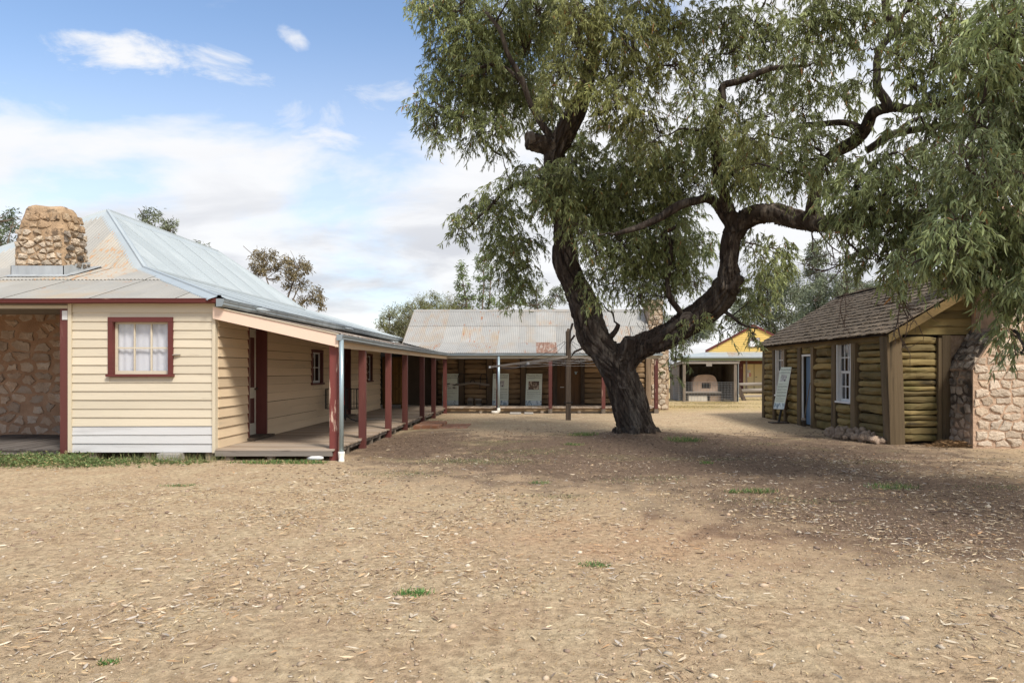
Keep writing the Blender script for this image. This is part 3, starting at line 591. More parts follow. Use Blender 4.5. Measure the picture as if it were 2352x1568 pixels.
# ------------------------------------------------------------------ weatherboard cottage (left)
XE, YE0, YE1, XC = -5.60, 12.05, 28.6, -10.9          # eave lines and ridge line of the main roof
T1, T2, ZE, ZB, ZR = 3.1, 5.3, 2.86, 3.84, 5.62       # run to the break of pitch, to the ridge, heights
WX, WY = -5.73, 12.2                                    # wall planes
def cottage():
    H = thing('weatherboard_cottage', 'cream weatherboard cottage with hipped iron roof and long maroon-posted verandah', 'house', (-9, 20, 0))
    Wd, Ln = 2 * T2, YE1 - YE0
    s1, s2 = math.hypot(T1, ZB - ZE) / T1, math.hypot(T2 - T1, ZR - ZB) / (T2 - T1)
    roof = MB()   # roof lining under the sheets
    def ring(t, z, d=-0.05): return [(XE - t, YE0 + t, z + d), (XE - t, YE1 - t, z + d), (XE - Wd + t, YE1 - t, z + d), (XE - Wd + t, YE0 + t, z + d)]
    roof.add(ring(0.05, ZE) + ring(T1, ZB) + [(XC, YE0 + T2, ZR - 0.06), (XC, YE1 - T2, ZR - 0.06)],
             [(0, 1, 5, 4), (1, 2, 6, 5), (2, 3, 7, 6), (3, 0, 4, 7), (4, 5, 9, 8), (6, 7, 8, 9), (5, 6, 9), (7, 4, 8), (3, 2, 1, 0)])
    R = roof.build('roof', M_('timber_grey_x'), H)
    nrm = lambda a: Vector(a).normalized()
    # right-hand slope, new iron
    VL, VU = nrm((-T1, 0, ZB - ZE)), nrm((-(T2 - T1), 0, ZR - ZB))
    corrugated(R, 'roof_sheet', (XE, YE0, ZE), (0, 1, 0), VL, 0, Ln, lambda u: -0.03, lambda u: min(u, Ln - u, T1) * s1, 'galv_new')
    corrugated(R, 'roof_sheet', (XE - T1, YE0, ZB + 0.004), (0, 1, 0), VU, T1, Ln - T1, lambda u: -0.04, lambda u: min(u - T1, Ln - T1 - u, T2 - T1) * s2, 'galv_new')
    # front slope, old iron in two courses; the chimney stands through it
    VL, VU = nrm((0, T1, ZB - ZE)), nrm((0, T2 - T1, ZR - ZB))
    U = (-1, 0, 0); O = (XE, YE0, ZE)
    corrugated(R, 'roof_sheet', O, U, VL, 0, Wd, lambda u: -0.05, lambda u: min(u, Wd - u, T1 * 0.60) * s1, lambda k: 'galv_worn')
    corrugated(R, 'roof_sheet', Vector(O) + Vector((0, 0, 0.014)), U, VL, 0, Wd, lambda u: T1 * 0.56 * s1, lambda u: min(u, Wd - u, T1) * s1, lambda k: 'galv_flaky' if k in (4, 5) else 'galv_worn')
    corrugated(R, 'roof_sheet', (XE, YE0 + T1, ZB + 0.012), U, VU, T1, Wd - T1, lambda u: -0.09, lambda u: min(u - T1, Wd - T1 - u, T2 - T1) * s2, lambda k: 'galv_flaky' if k in (0, 1) else 'galv_worn')
    # the two slopes behind
    for pts in ([(XE - Wd, YE0, ZE), (XE - Wd + T1, YE0 + T1, ZB), (XE - Wd + T1, YE1 - T1, ZB), (XE - Wd, YE1, ZE)], [(XE - Wd + T1, YE0 + T1, ZB), (XC, YE0 + T2, ZR), (XC, YE1 - T2, ZR), (XE - Wd + T1, YE1 - T1, ZB)],
                [(XE, YE1, ZE), (XE - Wd, YE1, ZE), (XE - Wd + T1, YE1 - T1, ZB), (XE - T1, YE1 - T1, ZB)], [(XE - T1, YE1 - T1, ZB), (XE - Wd + T1, YE1 - T1, ZB), (XC, YE1 - T2, ZR)]):
        m = MB(); m.add([Vector(p) + Vector((0, 0, 0.005)) for p in pts], [tuple(range(len(pts)))]); m.build('rear_roof_sheet', M_('galv_worn'), R)
    def cap(p, q, w, mm='galv_new', name='hip_cap', drop=0.055):
        p, q = Vector(p), Vector(q); d = (q - p).normalized(); s = d.cross(Vector((0, 0, 1))).normalized(); up = s.cross(d)
        if up.z < 0: up = -up
        prof = [(-w, -drop - 0.022), (-w * 0.95, -drop), (-0.04, -0.2 * drop + 0.022), (-0.03, 0.045), (0.03, 0.045), (0.04, -0.2 * drop + 0.022), (w * 0.95, -drop), (w, -drop - 0.022)]
        m = MB(); m.add([e + s * a + up * (b + 0.025) for e in (p, q) for a, b in prof], [(i, i + 1, 9 + i, 8 + i) for i in range(7)]); m.build(name, M_(mm), R)
    e = lambda t, z: Vector((XE - t, YE0 + t, z)); f = lambda t, z: Vector((XE - t, YE1 - t, z)); g = lambda t, z: Vector((XE - Wd + t, YE0 + t, z))
    for a, b in ((e(0, ZE), e(T1, ZB)), (e(T1, ZB), e(T2, ZR)), (f(0, ZE), f(T1, ZB)), (f(T1, ZB), f(T2, ZR)), (g(T1, ZB), g(T2, ZR)), (g(0, ZE), g(T1, ZB))): cap(a, b, 0.19, drop=0.105 if b.z > 5 else 0.045)
    cap((XC, YE0 + T2, ZR), (XC, YE1 - T2, ZR), 0.19, name='ridge_cap', drop=0.145)
    cap(Vector((XE - T1, YE0 + T1, ZB)), Vector((XE - T1, YE1 - T1, ZB)), 0.05, name='break_flashing')
    # gutters
    gutter(H, (XE - 10.4, YE0 + 0.03, 2.76), (XE + 0.02, YE0 + 0.03, 2.78), (0, -1, 0), 'maroon_x', size=0.085)
    gutter(H, (XE - 0.02, YE0 - 0.07, 2.72), (XE - 0.02, YE1, 2.76), (1, 0, 0), 'galv_grey', size=0.135, joints=0.62)
    for y in (13.4, 19.6):    # overflow pops lying in the gutter line
        m = MB(); m.tube([(XE + 0.10, y, 2.80), (XE + 0.20, y + 0.04, 2.79), (XE + 0.24, y + 0.30, 2.78)], [0.035, 0.038, 0.03], 8); m.build('gutter_spout', M_('galv_new'), H, True)
    # ------------ front room, facing the camera
    win = (-7.545, -6.56, 1.53, 2.46)
    def PF(a, out, z): return Vector((a, WY - out, z))
    weatherboards(H, -8.28, WX - 0.045, 0.155, 2.80, 0.156, [(win[0] - 0.07, win[1] + 0.07, win[2] - 0.05, win[3] + 0.07)], PF, lambda i, n: 'bare_white' if i < 3 else 'cream_x')
    m = MB(); m.box(-8.345, -8.282, WY - 0.045, WY + 0.03, 0.14, 2.80); m.build('corner_board', M_('cream_z'), H)
    m = MB(); m.box(WX - 0.044, WX + 0.012, WY - 0.045, WY + 0.06, 0.13, 2.80); m.build('corner_board', M_('cream_z'), H)
    sash_window(H, lambda a, o, z: PF(win[0] + a, o, win[2] + z), win[1] - win[0], win[3] - win[2], 3, 2, 'maroon_x', 'cream_x', fr=0.085, proud=0.05, curtain=0.92, bar=0.026)
    m = MB(); m.box(-8.20, -5.80, WY + 0.75, WY + 0.78, 0.16, 2.9); m.box(-8.33, -8.26, WY + 0.04, WY + 2.65, 0.16, 2.9); m.build('inner_wall', M_('dim_wall'), H)
    m = MB(); m.tube([(-6.50, WY - 0.035, 1.87), (-6.42, WY - 0.05, 1.872), (-6.34, WY - 0.038, 1.878)], [0.012, 0.016, 0.008], 7); m.build('wood_scrap', M_('timber_grey_x'), H)
    # fascia under the front gutter over the open verandah
    m = MB(); m.box(-16.0, -8.36, WY - 0.03, WY + 0.02, 2.70, 2.755); m.build('fascia', M_('cream_x'), H)
    m = MB(); m.box(-8.50, -8.355, WY - 0.02, WY + 0.10, 0.02, 2.70); o = m.build('verandah_post', M_('maroon_z'), H)
    m = MB(); m.box(-8.455, -8.36, WY - 0.032, WY + 0.02, 2.50, 2.66); m.build('post_collar', M_('white_paint'), o)
    for x in (-11.3, -14.0):
        m = MB(); m.box(x, x + 0.12, WY - 0.02, WY + 0.10, 0.02, 2.70); m.build('verandah_post', M_('maroon_z'), H)
    # front verandah deck, boards running back to the stone wall
    m = MB(); m.box(-16, -8.52, WY - 0.02, WY + 0.03, 0.10, 0.17); D1 = m.build('verandah_deck', M_('timber_grey_x'), H)
    x = -11.6
    while x < -8.52:
        w = rnd(0.10, 0.125); x1 = min(x + w, -8.50); dz = rnd(-0.004, 0.004); m = MB(); m.box(x + 0.003, x1 - 0.003, WY - 0.06 + rnd(-0.02, 0.02), 14.9, 0.172 + dz, 0.20 + dz); m.build('deck_board', M_('deck_dark'), D1); x += w
    for x in (-9.35, -10.6):
        m = MB(); m.box(x, x + 0.14, WY + 0.03, WY + 0.17, -0.05, 0.10); m.build('deck_stump', M_('timber_grey_z'), D1)
    # stone wall behind it
    m = MB(); m.box(-16, -8.26, 14.9, 15.3, 0.0, 3.4); SW = m.build('stone_wall', M_('mortar_brown'), H)
    rubble(SW, 3.3, 2.75, lambda u, v, o: Vector((-13.0 + u, 14.9 - o, 0.18 + v)), 'stone_brown', 0.33, 0.22, 0.034, 0.018, seed=5, order=0.3, keepp=0.95)
    # stumps and blocks under the front room
    for x, w in ((-7.02, 0.10), (-8.0, 0.13), (-5.92, 0.14)):
        m = MB(); m.box(x, x + w, WY + 0.02, WY + 0.16, -0.05, 0.14); m.build('stump', M_('timber_grey_z'), H)
    m = MB(); m.box(-6.70, -6.30, WY - 0.16, WY + 0.04, -0.03, 0.13, 0.006); m.build('footing_block', M_('concrete'), H)
    m = MB(); m.box(-8.3, -3.9, WY + 0.5, WY + 0.55, -0.05, 0.15); m.build('base_board', M_('dim_wall'), H)
    # ------------ long wall on the verandah side
    def PS(a, out, z): return Vector((WX + out, a, z))
    ops = [(13.52, 14.46, 0.24, 2.52), (17.32, 18.22, 1.22, 2.12), (20.02, 20.98, 0.24, 2.50), (23.02, 23.72, 1.20, 2.14)]
    weatherboards(H, WY + 0.06, 25.0, 0.20, 2.74, 0.181, ops, PS, lambda i, n: 'cream_y', thick=0.034, ov=-0.007)
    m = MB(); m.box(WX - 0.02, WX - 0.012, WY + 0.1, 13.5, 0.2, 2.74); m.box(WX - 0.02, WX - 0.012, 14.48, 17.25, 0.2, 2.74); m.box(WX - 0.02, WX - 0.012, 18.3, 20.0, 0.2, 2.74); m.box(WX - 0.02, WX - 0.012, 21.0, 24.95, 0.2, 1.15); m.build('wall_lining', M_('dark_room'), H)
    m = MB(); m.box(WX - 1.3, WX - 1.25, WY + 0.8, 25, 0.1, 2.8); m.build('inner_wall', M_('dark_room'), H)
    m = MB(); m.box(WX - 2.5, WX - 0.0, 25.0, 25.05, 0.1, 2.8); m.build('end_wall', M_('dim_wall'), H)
    def door(a0, a1, z0, z1, leafmat, lower=True, notice=False):
        m = MB(); m.box(WX - 0.19, WX + 0.032, a0, a0 + 0.05, z0, z1); m.box(WX - 0.19, WX + 0.034, a1 - 0.05, a1, z0, z1); m.box(WX - 0.19, WX + 0.036, a0, a1, z1 - 0.06, z1 + 0.02)
        d = m.build('door', M_('maroon_z'), H); L_ = WX - 0.19
        m = MB(); m.box(L_ - 0.045, L_, a0 + 0.05, a1 - 0.05, z0, z1 - 0.06); m.build('door_leaf', M_(leafmat), d)
        c = (a0 + a1) / 2
        for (p0, p1) in ((z0 + 0.98, z1 - 0.24), (z0 + 0.24, z0 + 0.76)):
            for s in (-1, 1):
                cc = c + s * 0.20; m = MB(); m.box(L_ + 0.0005, L_ + 0.012, cc - 0.155, cc + 0.155, p0 - 0.03, p1 + 0.03); m.build('panel_moulding', M_(leafmat), d)
                m = MB(); m.box(L_ + 0.012, L_ + 0.015, cc - 0.105, cc + 0.105, p0, p1); m.build('door_panel', M_('maroon_z'), d)
        m = MB(); m.tube([(L_, a1 - 0.13, z0 + 0.95), (L_ + 0.06, a1 - 0.13, z0 + 0.95)], [0.012, 0.03], 10); m.build('door_handle', M_('timber_dark_z'), d, True)
        m = MB(); m.box(WX - 0.2, WX + 0.16, a0 - 0.06, a1 + 0.08, z0 - 0.045, z0 - 0.002); m.build('door_sill', M_('timber_dark_z'), d)
        if notice:
            c2 = a0 + 0.36; m = MB(); m.box(L_ + 0.016, L_ + 0.018, c2 - 0.12, c2 + 0.12, 1.86, 2.08); q = m.build('notice', M_('paper_white'), d)
            M = frame((L_ + 0.0185, c2, 1.97), (0, 1, 0), (0, 0, 1))
            text_part('notice_text', 'NO ENTRY\nSTAFF\nONLY', 0.055, M @ Matrix.Translation((0, 0.05, 0)), M_('ink'), d)
    door(13.52, 14.46, 0.26, 2.52, 'door_white', notice=True); door(20.02, 20.98, 0.26, 2.50, 'door_white')
    w1 = sash_window(H, lambda a, o, z: PS(17.38 + a, o, 1.27 + z), 0.78, 0.79, 2, 2, 'maroon_z', 'white_paint', fr=0.07, proud=0.045)
    m = MB(); m.box(WX - 0.044, WX - 0.042, 17.46, 17.68, 1.93, 2.0); m.build('window_label', M_('paper_white'), w1)
    sash_window(H, lambda a, o, z: PS(23.08 + a, o, 1.25 + z), 0.58, 0.84, 2, 3, 'maroon_z', 'white_paint', fr=0.07, proud=0.045)
    # ------------ side verandah
    def edge(y): return -3.61 + (y - 12.2) * 0.016
    m = MB(); m.beam((edge(12.2) - 0.07, 12.26, 0.14), (edge(25.4) - 0.07, 25.4, 0.14), 0.05, 0.10); D2 = m.build('verandah_deck', M_('timber_grey_y'), H)
    m = MB(); m.box(WX + 0.014, edge(12.2) - 0.02, 12.13, 12.19, 0.075, 0.172); m.build('deck_fascia', M_('timber_grey_x'), D2)
    y = 12.12
    while y < 27.55:
        w = rnd(0.095, 0.12); dz = rnd(-0.005, 0.005); xe = edge(y) + rnd(-0.02, 0.03) if y < 25.4 else (edge(25.4) - 0.05)
        xs_ = WX + 0.03 if y < 25 else -6.6
        m = MB(); g_ = rnd(.003, .008); m.hexa([(xs_, y + g_, .172), (xe, y + g_, .168 + dz), (xe, y + w - .003, .168 + dz), (xs_, y + w - .003, .172), (xs_, y + g_, .202), (xe, y + g_, .198 + dz), (xe, y + w - .003, .198 + dz), (xs_, y + w - .003, .202)])
        m.build('deck_board', M_('deck_x'), D2); y += w
    posts = [12.28, 14.13, 16.43, 18.35, 20.85, 22.94, 25.5]
    for i, y in enumerate(posts):
        x = edge(y) - 0.02; w = 0.075 if i == 0 else 0.068; top = 2.06 if i else 2.14
        m = MB(); m.box(x - w, x + w, y - w, y + w, -0.02, top, 0.008); m.build('verandah_post', M_('maroon_worn' if i == 0 else 'maroon_z'), H)
    for y in (13.2, 15.0, 15.7, 17.3, 19.3, 20.0, 21.6, 23.6, 24.2, 24.8):
        m = MB(); x = edge(y) - 0.1; m.box(x - 0.06, x + 0.06, y - 0.06, y + 0.06, -0.05, 0.12); m.build('deck_stump', M_('timber_grey_z'), D2)
    for x in (-5.5, -4.75, -4.05):
        m = MB(); m.tube([(x, 12.24, -0.05), (x, 12.24, 0.10)], [0.075, 0.08], 10); s_ = m.build('deck_stump', M_('timber_grey_z'), D2, True)
        m = MB(); m.box(x - 0.1, x + 0.1, 12.20, 12.32, 0.055, 0.075); m.build('stump_cap', M_('timber_grey_x'), s_)
    m = MB(); m.box(-4.2, -3.72, 12.6, 25.2, 0.02, 0.05); m.build('joist', M_('dim_wall'), D2)
    # skillion roof over it
    z_w, z_e = 2.70, 2.235; xw, xe0 = WX + 0.05, -3.47; run = xe0 - xw
    Vs = nrm((-run, 0, z_w - z_e)); sl = math.hypot(run, z_w - z_e) / run
    vr = MB(); vr.add([(xw, 12.14, z_w - .05), (xe0 - .06, 12.14, z_e - .05), (xe0 - .06, 25.4, z_e - .05), (xw, 27.5, z_w - .05)], [(0, 1, 2, 3)]); VR = vr.build('verandah_roof', M_('timber_grey_y'), H)
    corrugated(VR, 'roof_sheet', (xe0, 12.10, z_e), (0, 1, 0), Vs, 0, 15.4, lambda u: max(0, (u + 12.10 - 25.45)) * sl, lambda u: run * sl, lambda k: 'galv_streak' if k < 13 else 'galv_old', wob=0.008)
    for y in (13.6, 15.4, 17.4, 19.4, 21.4, 23.4):
        m = MB(); m.beam((xw, y, z_w - .09), (xe0 - 0.1, y, z_e - .09), 0.05, 0.08); m.build('rafter', M_('cream_y'), VR)
    # sloping bargeboard at the near end
    m = MB(); m.prism([(WX - 0.005, 12.10, 2.72), (WX - 0.005, 12.10, 2.515), (edge(12.2) + 0.10, 12.10, 2.01), (edge(12.2) + 0.10, 12.10, 2.225)], (0, 0.03, 0)); m.build('bargeboard', M_('peach'), H)
    m = MB(); m.prism([(WX - 0.005, 12.08, 2.735), (WX - 0.005, 12.08, 2.722), (edge(12.2) + 0.11, 12.08, 2.228), (edge(12.2) + 0.11, 12.08, 2.245)], (0, 0.06, 0)); m.build('barge_capping', M_('cream_x'), H)
    m = MB(); m.beam((edge(12.2) + 0.04, 12.14, 2.065), (edge(25.4) + 0.06, 25.38, 2.075), 0.03, 0.12); m.build('fascia', M_('cream_y'), H)
    m = MB(); m.beam((edge(12.2) + 0.06, 12.14, 2.105), (edge(25.4) + 0.08, 25.38, 2.11), 0.03, 0.03); m.build('fascia_bead', M_('cream_y'), H)
    gutter(H, (edge(12.2) + 0.08, 12.06, 2.125), (edge(25.4) + 0.08, 25.35, 2.125), (1, 0, 0), 'galv_grey', size=0.105, sag=0.02)
    # downpipe with plastic shoe
    m = MB(); xd, yd = edge(12.2) + 0.155, 12.10; m.tube([(xd, yd, 2.14), (xd, yd, 0.12)], 0.04, 14); dp = m.build('downpipe', M_('galv_pipe'), H, True)
    m = MB(); m.tube([(xd, yd, 0.16), (xd, yd, 0.13), (xd, yd, 0.04), (xd + 0.01, yd - 0.03, 0.0), (xd + 0.02, yd - 0.08, -0.02)], [0.056, 0.06, 0.05, 0.052, 0.05], 14); m.build('pipe_shoe', M_('pvc'), dp, True)
    # ------------ stone chimney through the front slope
    x0, x1, y0, y1, z0, z1 = -10.92, -9.88, 14.25, 15.05, 3.35, 5.06
    vs = []; nn = 10; prof = [(0, 0), (0.2, 0.0), (0.45, 0.0), (0.58, 0.02), (0.68, 0.05), (0.8, 0.11), (0.9, 0.16), (0.96, 0.20), (1.0, 0.27)]
    outline = []
    for k in range(nn): outline.append((k / nn, 0))
    for k in range(nn): outline.append((1, k / nn))
    for k in range(nn): outline.append((1 - k / nn, 1))
    for k in range(nn): outline.append((0, 1 - k / nn))
    no = len(outline)
    for t, ins in prof:
        for (a, b) in outline:
            ca, cb = a - 0.5, b - 0.5; rr = 0.10 + 0.25 * max(0, t - 0.5); q = max(0, (abs(ca) + abs(cb)) - (1 - rr)); ca *= 1 - q * 0.55; cb *= 1 - q * 0.55
            z = z0 + (z1 - z0) * t + 0.05 * noise.noise(Vector((a * 3, b * 3, 1.7))) * (t > 0.8)
            d = 1 - ins * 1.15; nz_ = 0.03 * noise.noise(Vector((a * 4, b * 4, t * 6)))
            vs.append((x0 + (x1 - x0) * (0.5 + ca * d + nz_ * (ca * 2)), y0 + (y1 - y0) * (0.5 + cb * d + nz_ * (cb * 2)), z))
    fs = [(i * no + k, i * no + (k + 1) % no, (i + 1) * no + (k + 1) % no, (i + 1) * no + k) for i in range(len(prof) - 1) for k in range(no)] + [tuple((len(prof) - 1) * no + k for k in range(no))]
    m = MB(); m.add(vs, fs); CH = m.build('chimney', M_('render_tan'), H, True)
    zs = 3.78
    rubble(CH, 1.0, 0.78, lambda u, v, o: Vector((x0 + 0.02 + u, y0 - o + 0.006, zs + v)), 'limestone', 0.20, 0.14, 0.022, 0.04, seed=11, keepp=0.93)
    rubble(CH, 0.78, 0.80, lambda u, v, o: Vector((x1 + o - 0.006, y0 + 0.02 + u, zs + v)), lambda a, b, R_: 'stone_black' if R_.random() < 0.6 else 'limestone', 0.21, 0.155, 0.026, 0.05, seed=12)
    rubble(CH, 0.9, 0.34, lambda u, v, o: Vector((x0 + 0.12 + u * 0.9, y0 - o + 0.028 + v * 0.15, zs + 0.80 + v)), 'render_tan', 0.26, 0.15, 0.010, 0.03, seed=14)
    rubble(CH, 0.62, 0.36, lambda u, v, o: Vector((x1 + o - 0.033 - v * 0.18, y0 + 0.10 + u, zs + 0.80 + v)), 'render_tan', 0.22, 0.15, 0.010, 0.03, seed=15)
    m = MB()   # zinc apron
    a, zt = 0.03, 0.20
    zf = lambda y: ZE + (y - YE0) * (ZB - ZE) / T1 + 0.03 if y < YE0 + T1 else ZB + (y - YE0 - T1) * (ZR - ZB) / (T2 - T1) + 0.03
    ya, yb = y0 - a, y1 + a
    m.prism([(x0 - a, ya, zf(ya) - 0.03), (x1 + a, ya, zf(ya) - 0.03), (x1 + a, ya, zf(ya) + zt), (x0 - a, ya, zf(ya) + zt)], (0, 0.012, 0))
    m.prism([(x1 + a, ya, zf(ya) - 0.03), (x1 + a, yb, zf(yb) - 0.03), (x1 + a, yb, zf(yb) + 0.14), (x1 + a, ya, zf(ya) + zt)], (-0.012, 0, 0))
    m.prism([(x0 - a, ya, zf(ya) - 0.03), (x0 - a, yb, zf(yb) - 0.03), (x0 - a, yb, zf(yb) + 0.14), (x0 - a, ya, zf(ya) + zt)], (0.012, 0, 0))
    fl = m.build('flashing', M_('zinc_flash'), CH)
    m = MB(); m.add([(x0 - 0.05, ya - 0.16, zf(ya - 0.16) + 0.008), (x1 + 0.20, ya - 0.16, zf(ya - 0.16) + 0.008), (x1 + 0.20, ya, zf(ya) + 0.016), (x0 - 0.05, ya, zf(ya) + 0.016)], [(0, 1, 2, 3)]); m.build('flashing_apron', M_('zinc_flash'), CH)
    m = MB(); m.add([(x1 + a, ya, zf(ya) + 0.012), (x1 + 0.24, ya, zf(ya) + 0.012), (x1 + 0.24, yb + .1, zf(yb + .1) + 0.02), (x1 + a, yb + .1, zf(yb + .1) + 0.02)], [(0, 1, 2, 3)]); m.build('flashing_apron', M_('zinc_flash'), CH)
    return H
cottage()
# ------------------------------------------------------------------ log cottage at the back of the yard
def log_cottage():
    H = thing('log_cottage', 'long log-walled cottage with rust-stained iron roof at the back of the yard', 'house', (0, 28, 0))
    YF, YW = 25.5, 27.6; XL, XR = -5.32, 4.66
    m = MB(); m.box(XL, XR, YW + 0.28, YW + 0.33, 0.0, 2.7); m.build('inner_wall', M_('dim_wall'), H)
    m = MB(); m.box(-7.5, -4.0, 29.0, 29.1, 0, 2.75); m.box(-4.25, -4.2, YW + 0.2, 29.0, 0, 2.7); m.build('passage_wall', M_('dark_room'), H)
    # wall posts, door jambs
    def post(x0, x1, i, z1=2.36): rough_post(H, (x0 + x1) / 2, YW + 0.02, 0.1, z1, x1 - x0, 0.2, 'logpost', 'wall_post', seed=20 + i)
    for i, (a, b) in enumerate([(-4.26, -4.0), (-3.17, -2.90), (-2.03, -1.75), (-0.66, -0.41), (4.40, 4.66)]): post(a, b, i)
    for i, (a, b) in enumerate([(-4.0, -3.17), (-2.90, -2.03), (-1.75, -0.66), (-0.41, 0.66), (1.95, 4.40)]):
        z = 0.24
        k = 0
        while z < 2.3:
            h = rnd(0.185, 0.235); log_piece(H, (a + 0.005, YW + 0.10, z + h / 2), (b - 0.005, YW + 0.10, z + h / 2 + rnd(-0.014, 0.014)), rnd(0.11, 0.15), h * 0.52, 'log_x', seed=i * 31 + k); z += h * 0.98; k += 1
    m = MB(); m.box(0.68, 0.83, YW - 0.06, YW + 0.10, 0.2, 2.32); m.build('door_jamb', M_('timber_dark_z'), H)
    m = MB(); m.box(1.79, 1.95, YW - 0.06, YW + 0.10, 0.2, 2.32); m.build('door_jamb', M_('timber_dark_z'), H)
    m = MB(); m.box(0.83, 1.79, YW + 0.055, YW + 0.07, 0.2, 2.34); d = m.build('door', M_('dark_room'), H)
    x = 0.835
    while x < 1.78:
        w = rnd(0.11, 0.17); x1 = min(x + w, 1.788); m = MB(); m.box(x + 0.002, x1 - 0.002, YW + 0.01, YW + 0.052, 0.21, 2.33); m.build('door_plank', M_('door_brown'), d); x = x1 + 0.001
    m = MB(); m.box(0.96, 1.12, YW - 0.006, YW + 0.008, 0.905, 0.93); m.build('letter_slot', M_('white_paint'), d)
    m = MB(); m.box(1.56, 1.63, YW - 0.03, YW + 0.008, 1.44, 1.52, 0.006); m.box(1.54, 1.68, YW - 0.012, YW + 0.006, 1.525, 1.545); m.build('padlock', M_('galv_pipe'), d)
    # deck, boards running out from the wall
    m = MB(); m.box(-3.42, 4.62, YF + 0.06, YF + 0.11, 0.07, 0.172); D = m.build('verandah_deck', M_('fascia_tan'), H)
    x = -3.42
    while x < 4.6:
        w = rnd(0.12, 0.16); x1 = min(x + w, 4.62); dz = rnd(-0.004, 0.004); m = MB(); m.box(x + 0.004, x1 - 0.004, YF + rnd(-0.03, 0.03), YW + 0.1, 0.175 + dz, 0.205 + dz); m.build('deck_board', M_('deck_y'), D); x = x1
    m = MB(); m.box(-3.4, 4.6, YF + 0.14, YF + 0.3, -0.03, 0.06); m.build('bearer_log', M_('timber_grey_x'), D)
    for x in (-2.1, 0.2, 1.6, 3.3):
        m = MB(); m.tube([(x, YF + 0.10, -0.05), (x, YF + 0.10, 0.068)], 0.08, 10); m.build('deck_stump', M_('timber_grey_z'), D, True)
    for i, x in enumerate((-1.43, 0.52, 2.50, 4.465)):
        w = 0.068; m = MB(); m.box(x - w, x + w, YF - 0.02 - w, YF - 0.02 + w, 0.16, 2.06, 0.006); p = m.build('verandah_post', M_('maroon_z'), H)
        m = MB(); m.box(x - w - 0.004, x + w + 0.004, YF - 0.02 - w - 0.004, YF - 0.02 + w + 0.004, -0.03, 0.158); m.build('post_foot', M_('timber_grey_z'), p)
    # roof: steep upper part in two courses, flatter verandah part
    YE, YB, YR, ze, zb, zr = 25.38, 27.3, 29.85, 2.235, 2.72, 4.20
    lin = MB(); lin.add([(XL, YE, ze - .05), (XR, YE, ze - .05), (XR, YB, zb - .05), (XL, YB, zb - .05), (XR, YR, zr - .05), (XL, YR, zr - .05), (XR, 32.3, 2.6), (XL, 32.3, 2.6)], [(0, 1, 2, 3), (3, 2, 4, 5), (5, 4, 6, 7)])
    R = lin.build('roof', M_('timber_grey_x'), H)
    VL, VU = Vector((0, YB - YE, zb - ze)).normalized(), Vector((0, YR - YB, zr - zb)).normalized()
    lL, lU = math.hypot(YB - YE, zb - ze), math.hypot(YR - YB, zr - zb); r_ = lL / (YB - YE)
    x0 = XL
    corrugated(R, 'roof_sheet', (0, YE, ze), (1, 0, 0), VL, XL, XR, lambda u: max(0, (-3.47 - u)) * r_, lambda u: lL + 0.02, lambda k: 'rust_sheet' if k == 7 else 'galv_old')
    corrugated(R, 'roof_sheet', (0, YB, zb + 0.01), (1, 0, 0), VU, XL, XR, lambda u: -0.06, lambda u: lU * 0.50, 'galv_old')
    corrugated(R, 'roof_sheet', (0, YB, zb + 0.022), (1, 0, 0), VU, XL, XR, lambda u: lU * 0.47, lambda u: lU, 'galv_old')
    m = MB(); m.add([(XL, YR, zr), (XR, YR, zr), (XR, 32.3, 2.62), (XL, 32.3, 2.62)], [(0, 1, 2, 3)]); m.build('rear_roof_sheet', M_('galv_old'), R)
    m = MB(); m.add([(XL - .02, YR - 0.16, zr - 0.065), (XL - .02, YR, zr + 0.05), (XL - .02, YR + 0.16, zr - 0.065), (XR + .02, YR - 0.16, zr - 0.05), (XR + .02, YR, zr + 0.065), (XR + .02, YR + 0.16, zr - 0.05)], [(0, 3, 4, 1), (1, 4, 5, 2)]); m.build('ridge_cap', M_('galv_old'), R)
    m = MB(); m.prism([(XL - 0.03, YB - 0.3, zb - 0.28), (XL - 0.03, YR, zr - 0.10), (XL - 0.03, YR, zr + 0.02), (XL - 0.03, YB - 0.3, zb - 0.16)], (0.03, 0, 0)); m.build('bargeboard', M_('timber_grey_y'), R)
    m = MB(); m.box(-3.36, 4.62, YE + 0.0, YE + 0.04, 2.03, 2.125); m.build('fascia', M_('cream_x'), H)
    gutter(H, (-3.36, YE, 2.125), (4.68, YE, 2.13), (0, -1, 0), 'galv_grey', size=0.10)
    # downpipe
    m = MB(); x = -1.40; m.tube([(x, YF - 0.15, 2.13), (x, YF - 0.15, 0.16)], 0.045, 12); dp = m.build('downpipe', M_('galv_pipe'), H, True)
    m = MB(); m.tube([(x, YF - 0.15, 0.20), (x, YF - 0.15, 0.09), (x - 0.03, YF - 0.16, 0.05), (x - 0.10, YF - 0.17, 0.035), (x - 0.26, YF - 0.2, 0.04)], [0.06, 0.065, 0.062, 0.06, 0.062], 12); m.build('pipe_shoe', M_('pvc'), dp, True)
    # pale stone chimney on the right gable
    m = MB(); m.box(4.66, 5.38, 27.75, 30.6, 0, 2.9); m.box(4.7, 5.30, 28.6, 30.2, 2.9, 4.55); C = m.build('chimney', M_('mortar_tan'), H)
    rubble(C, 0.70, 2.85, lambda u, v, o: Vector((4.67 + u, 27.75 - o, v + 0.02)), 'limestone', 0.27, 0.21, 0.012, 0.04, seed=31)
    rubble(C, 0.58, 1.6, lambda u, v, o: Vector((4.71 + u, 28.6 - o, v + 2.92)), 'limestone', 0.25, 0.19, 0.012, 0.04, seed=32)
    m = MB(); m.box(-4.12, -3.87, YW - 0.09, YW - 0.083, 2.0, 2.25); m.build('notice', M_('timber_grey_x'), H)
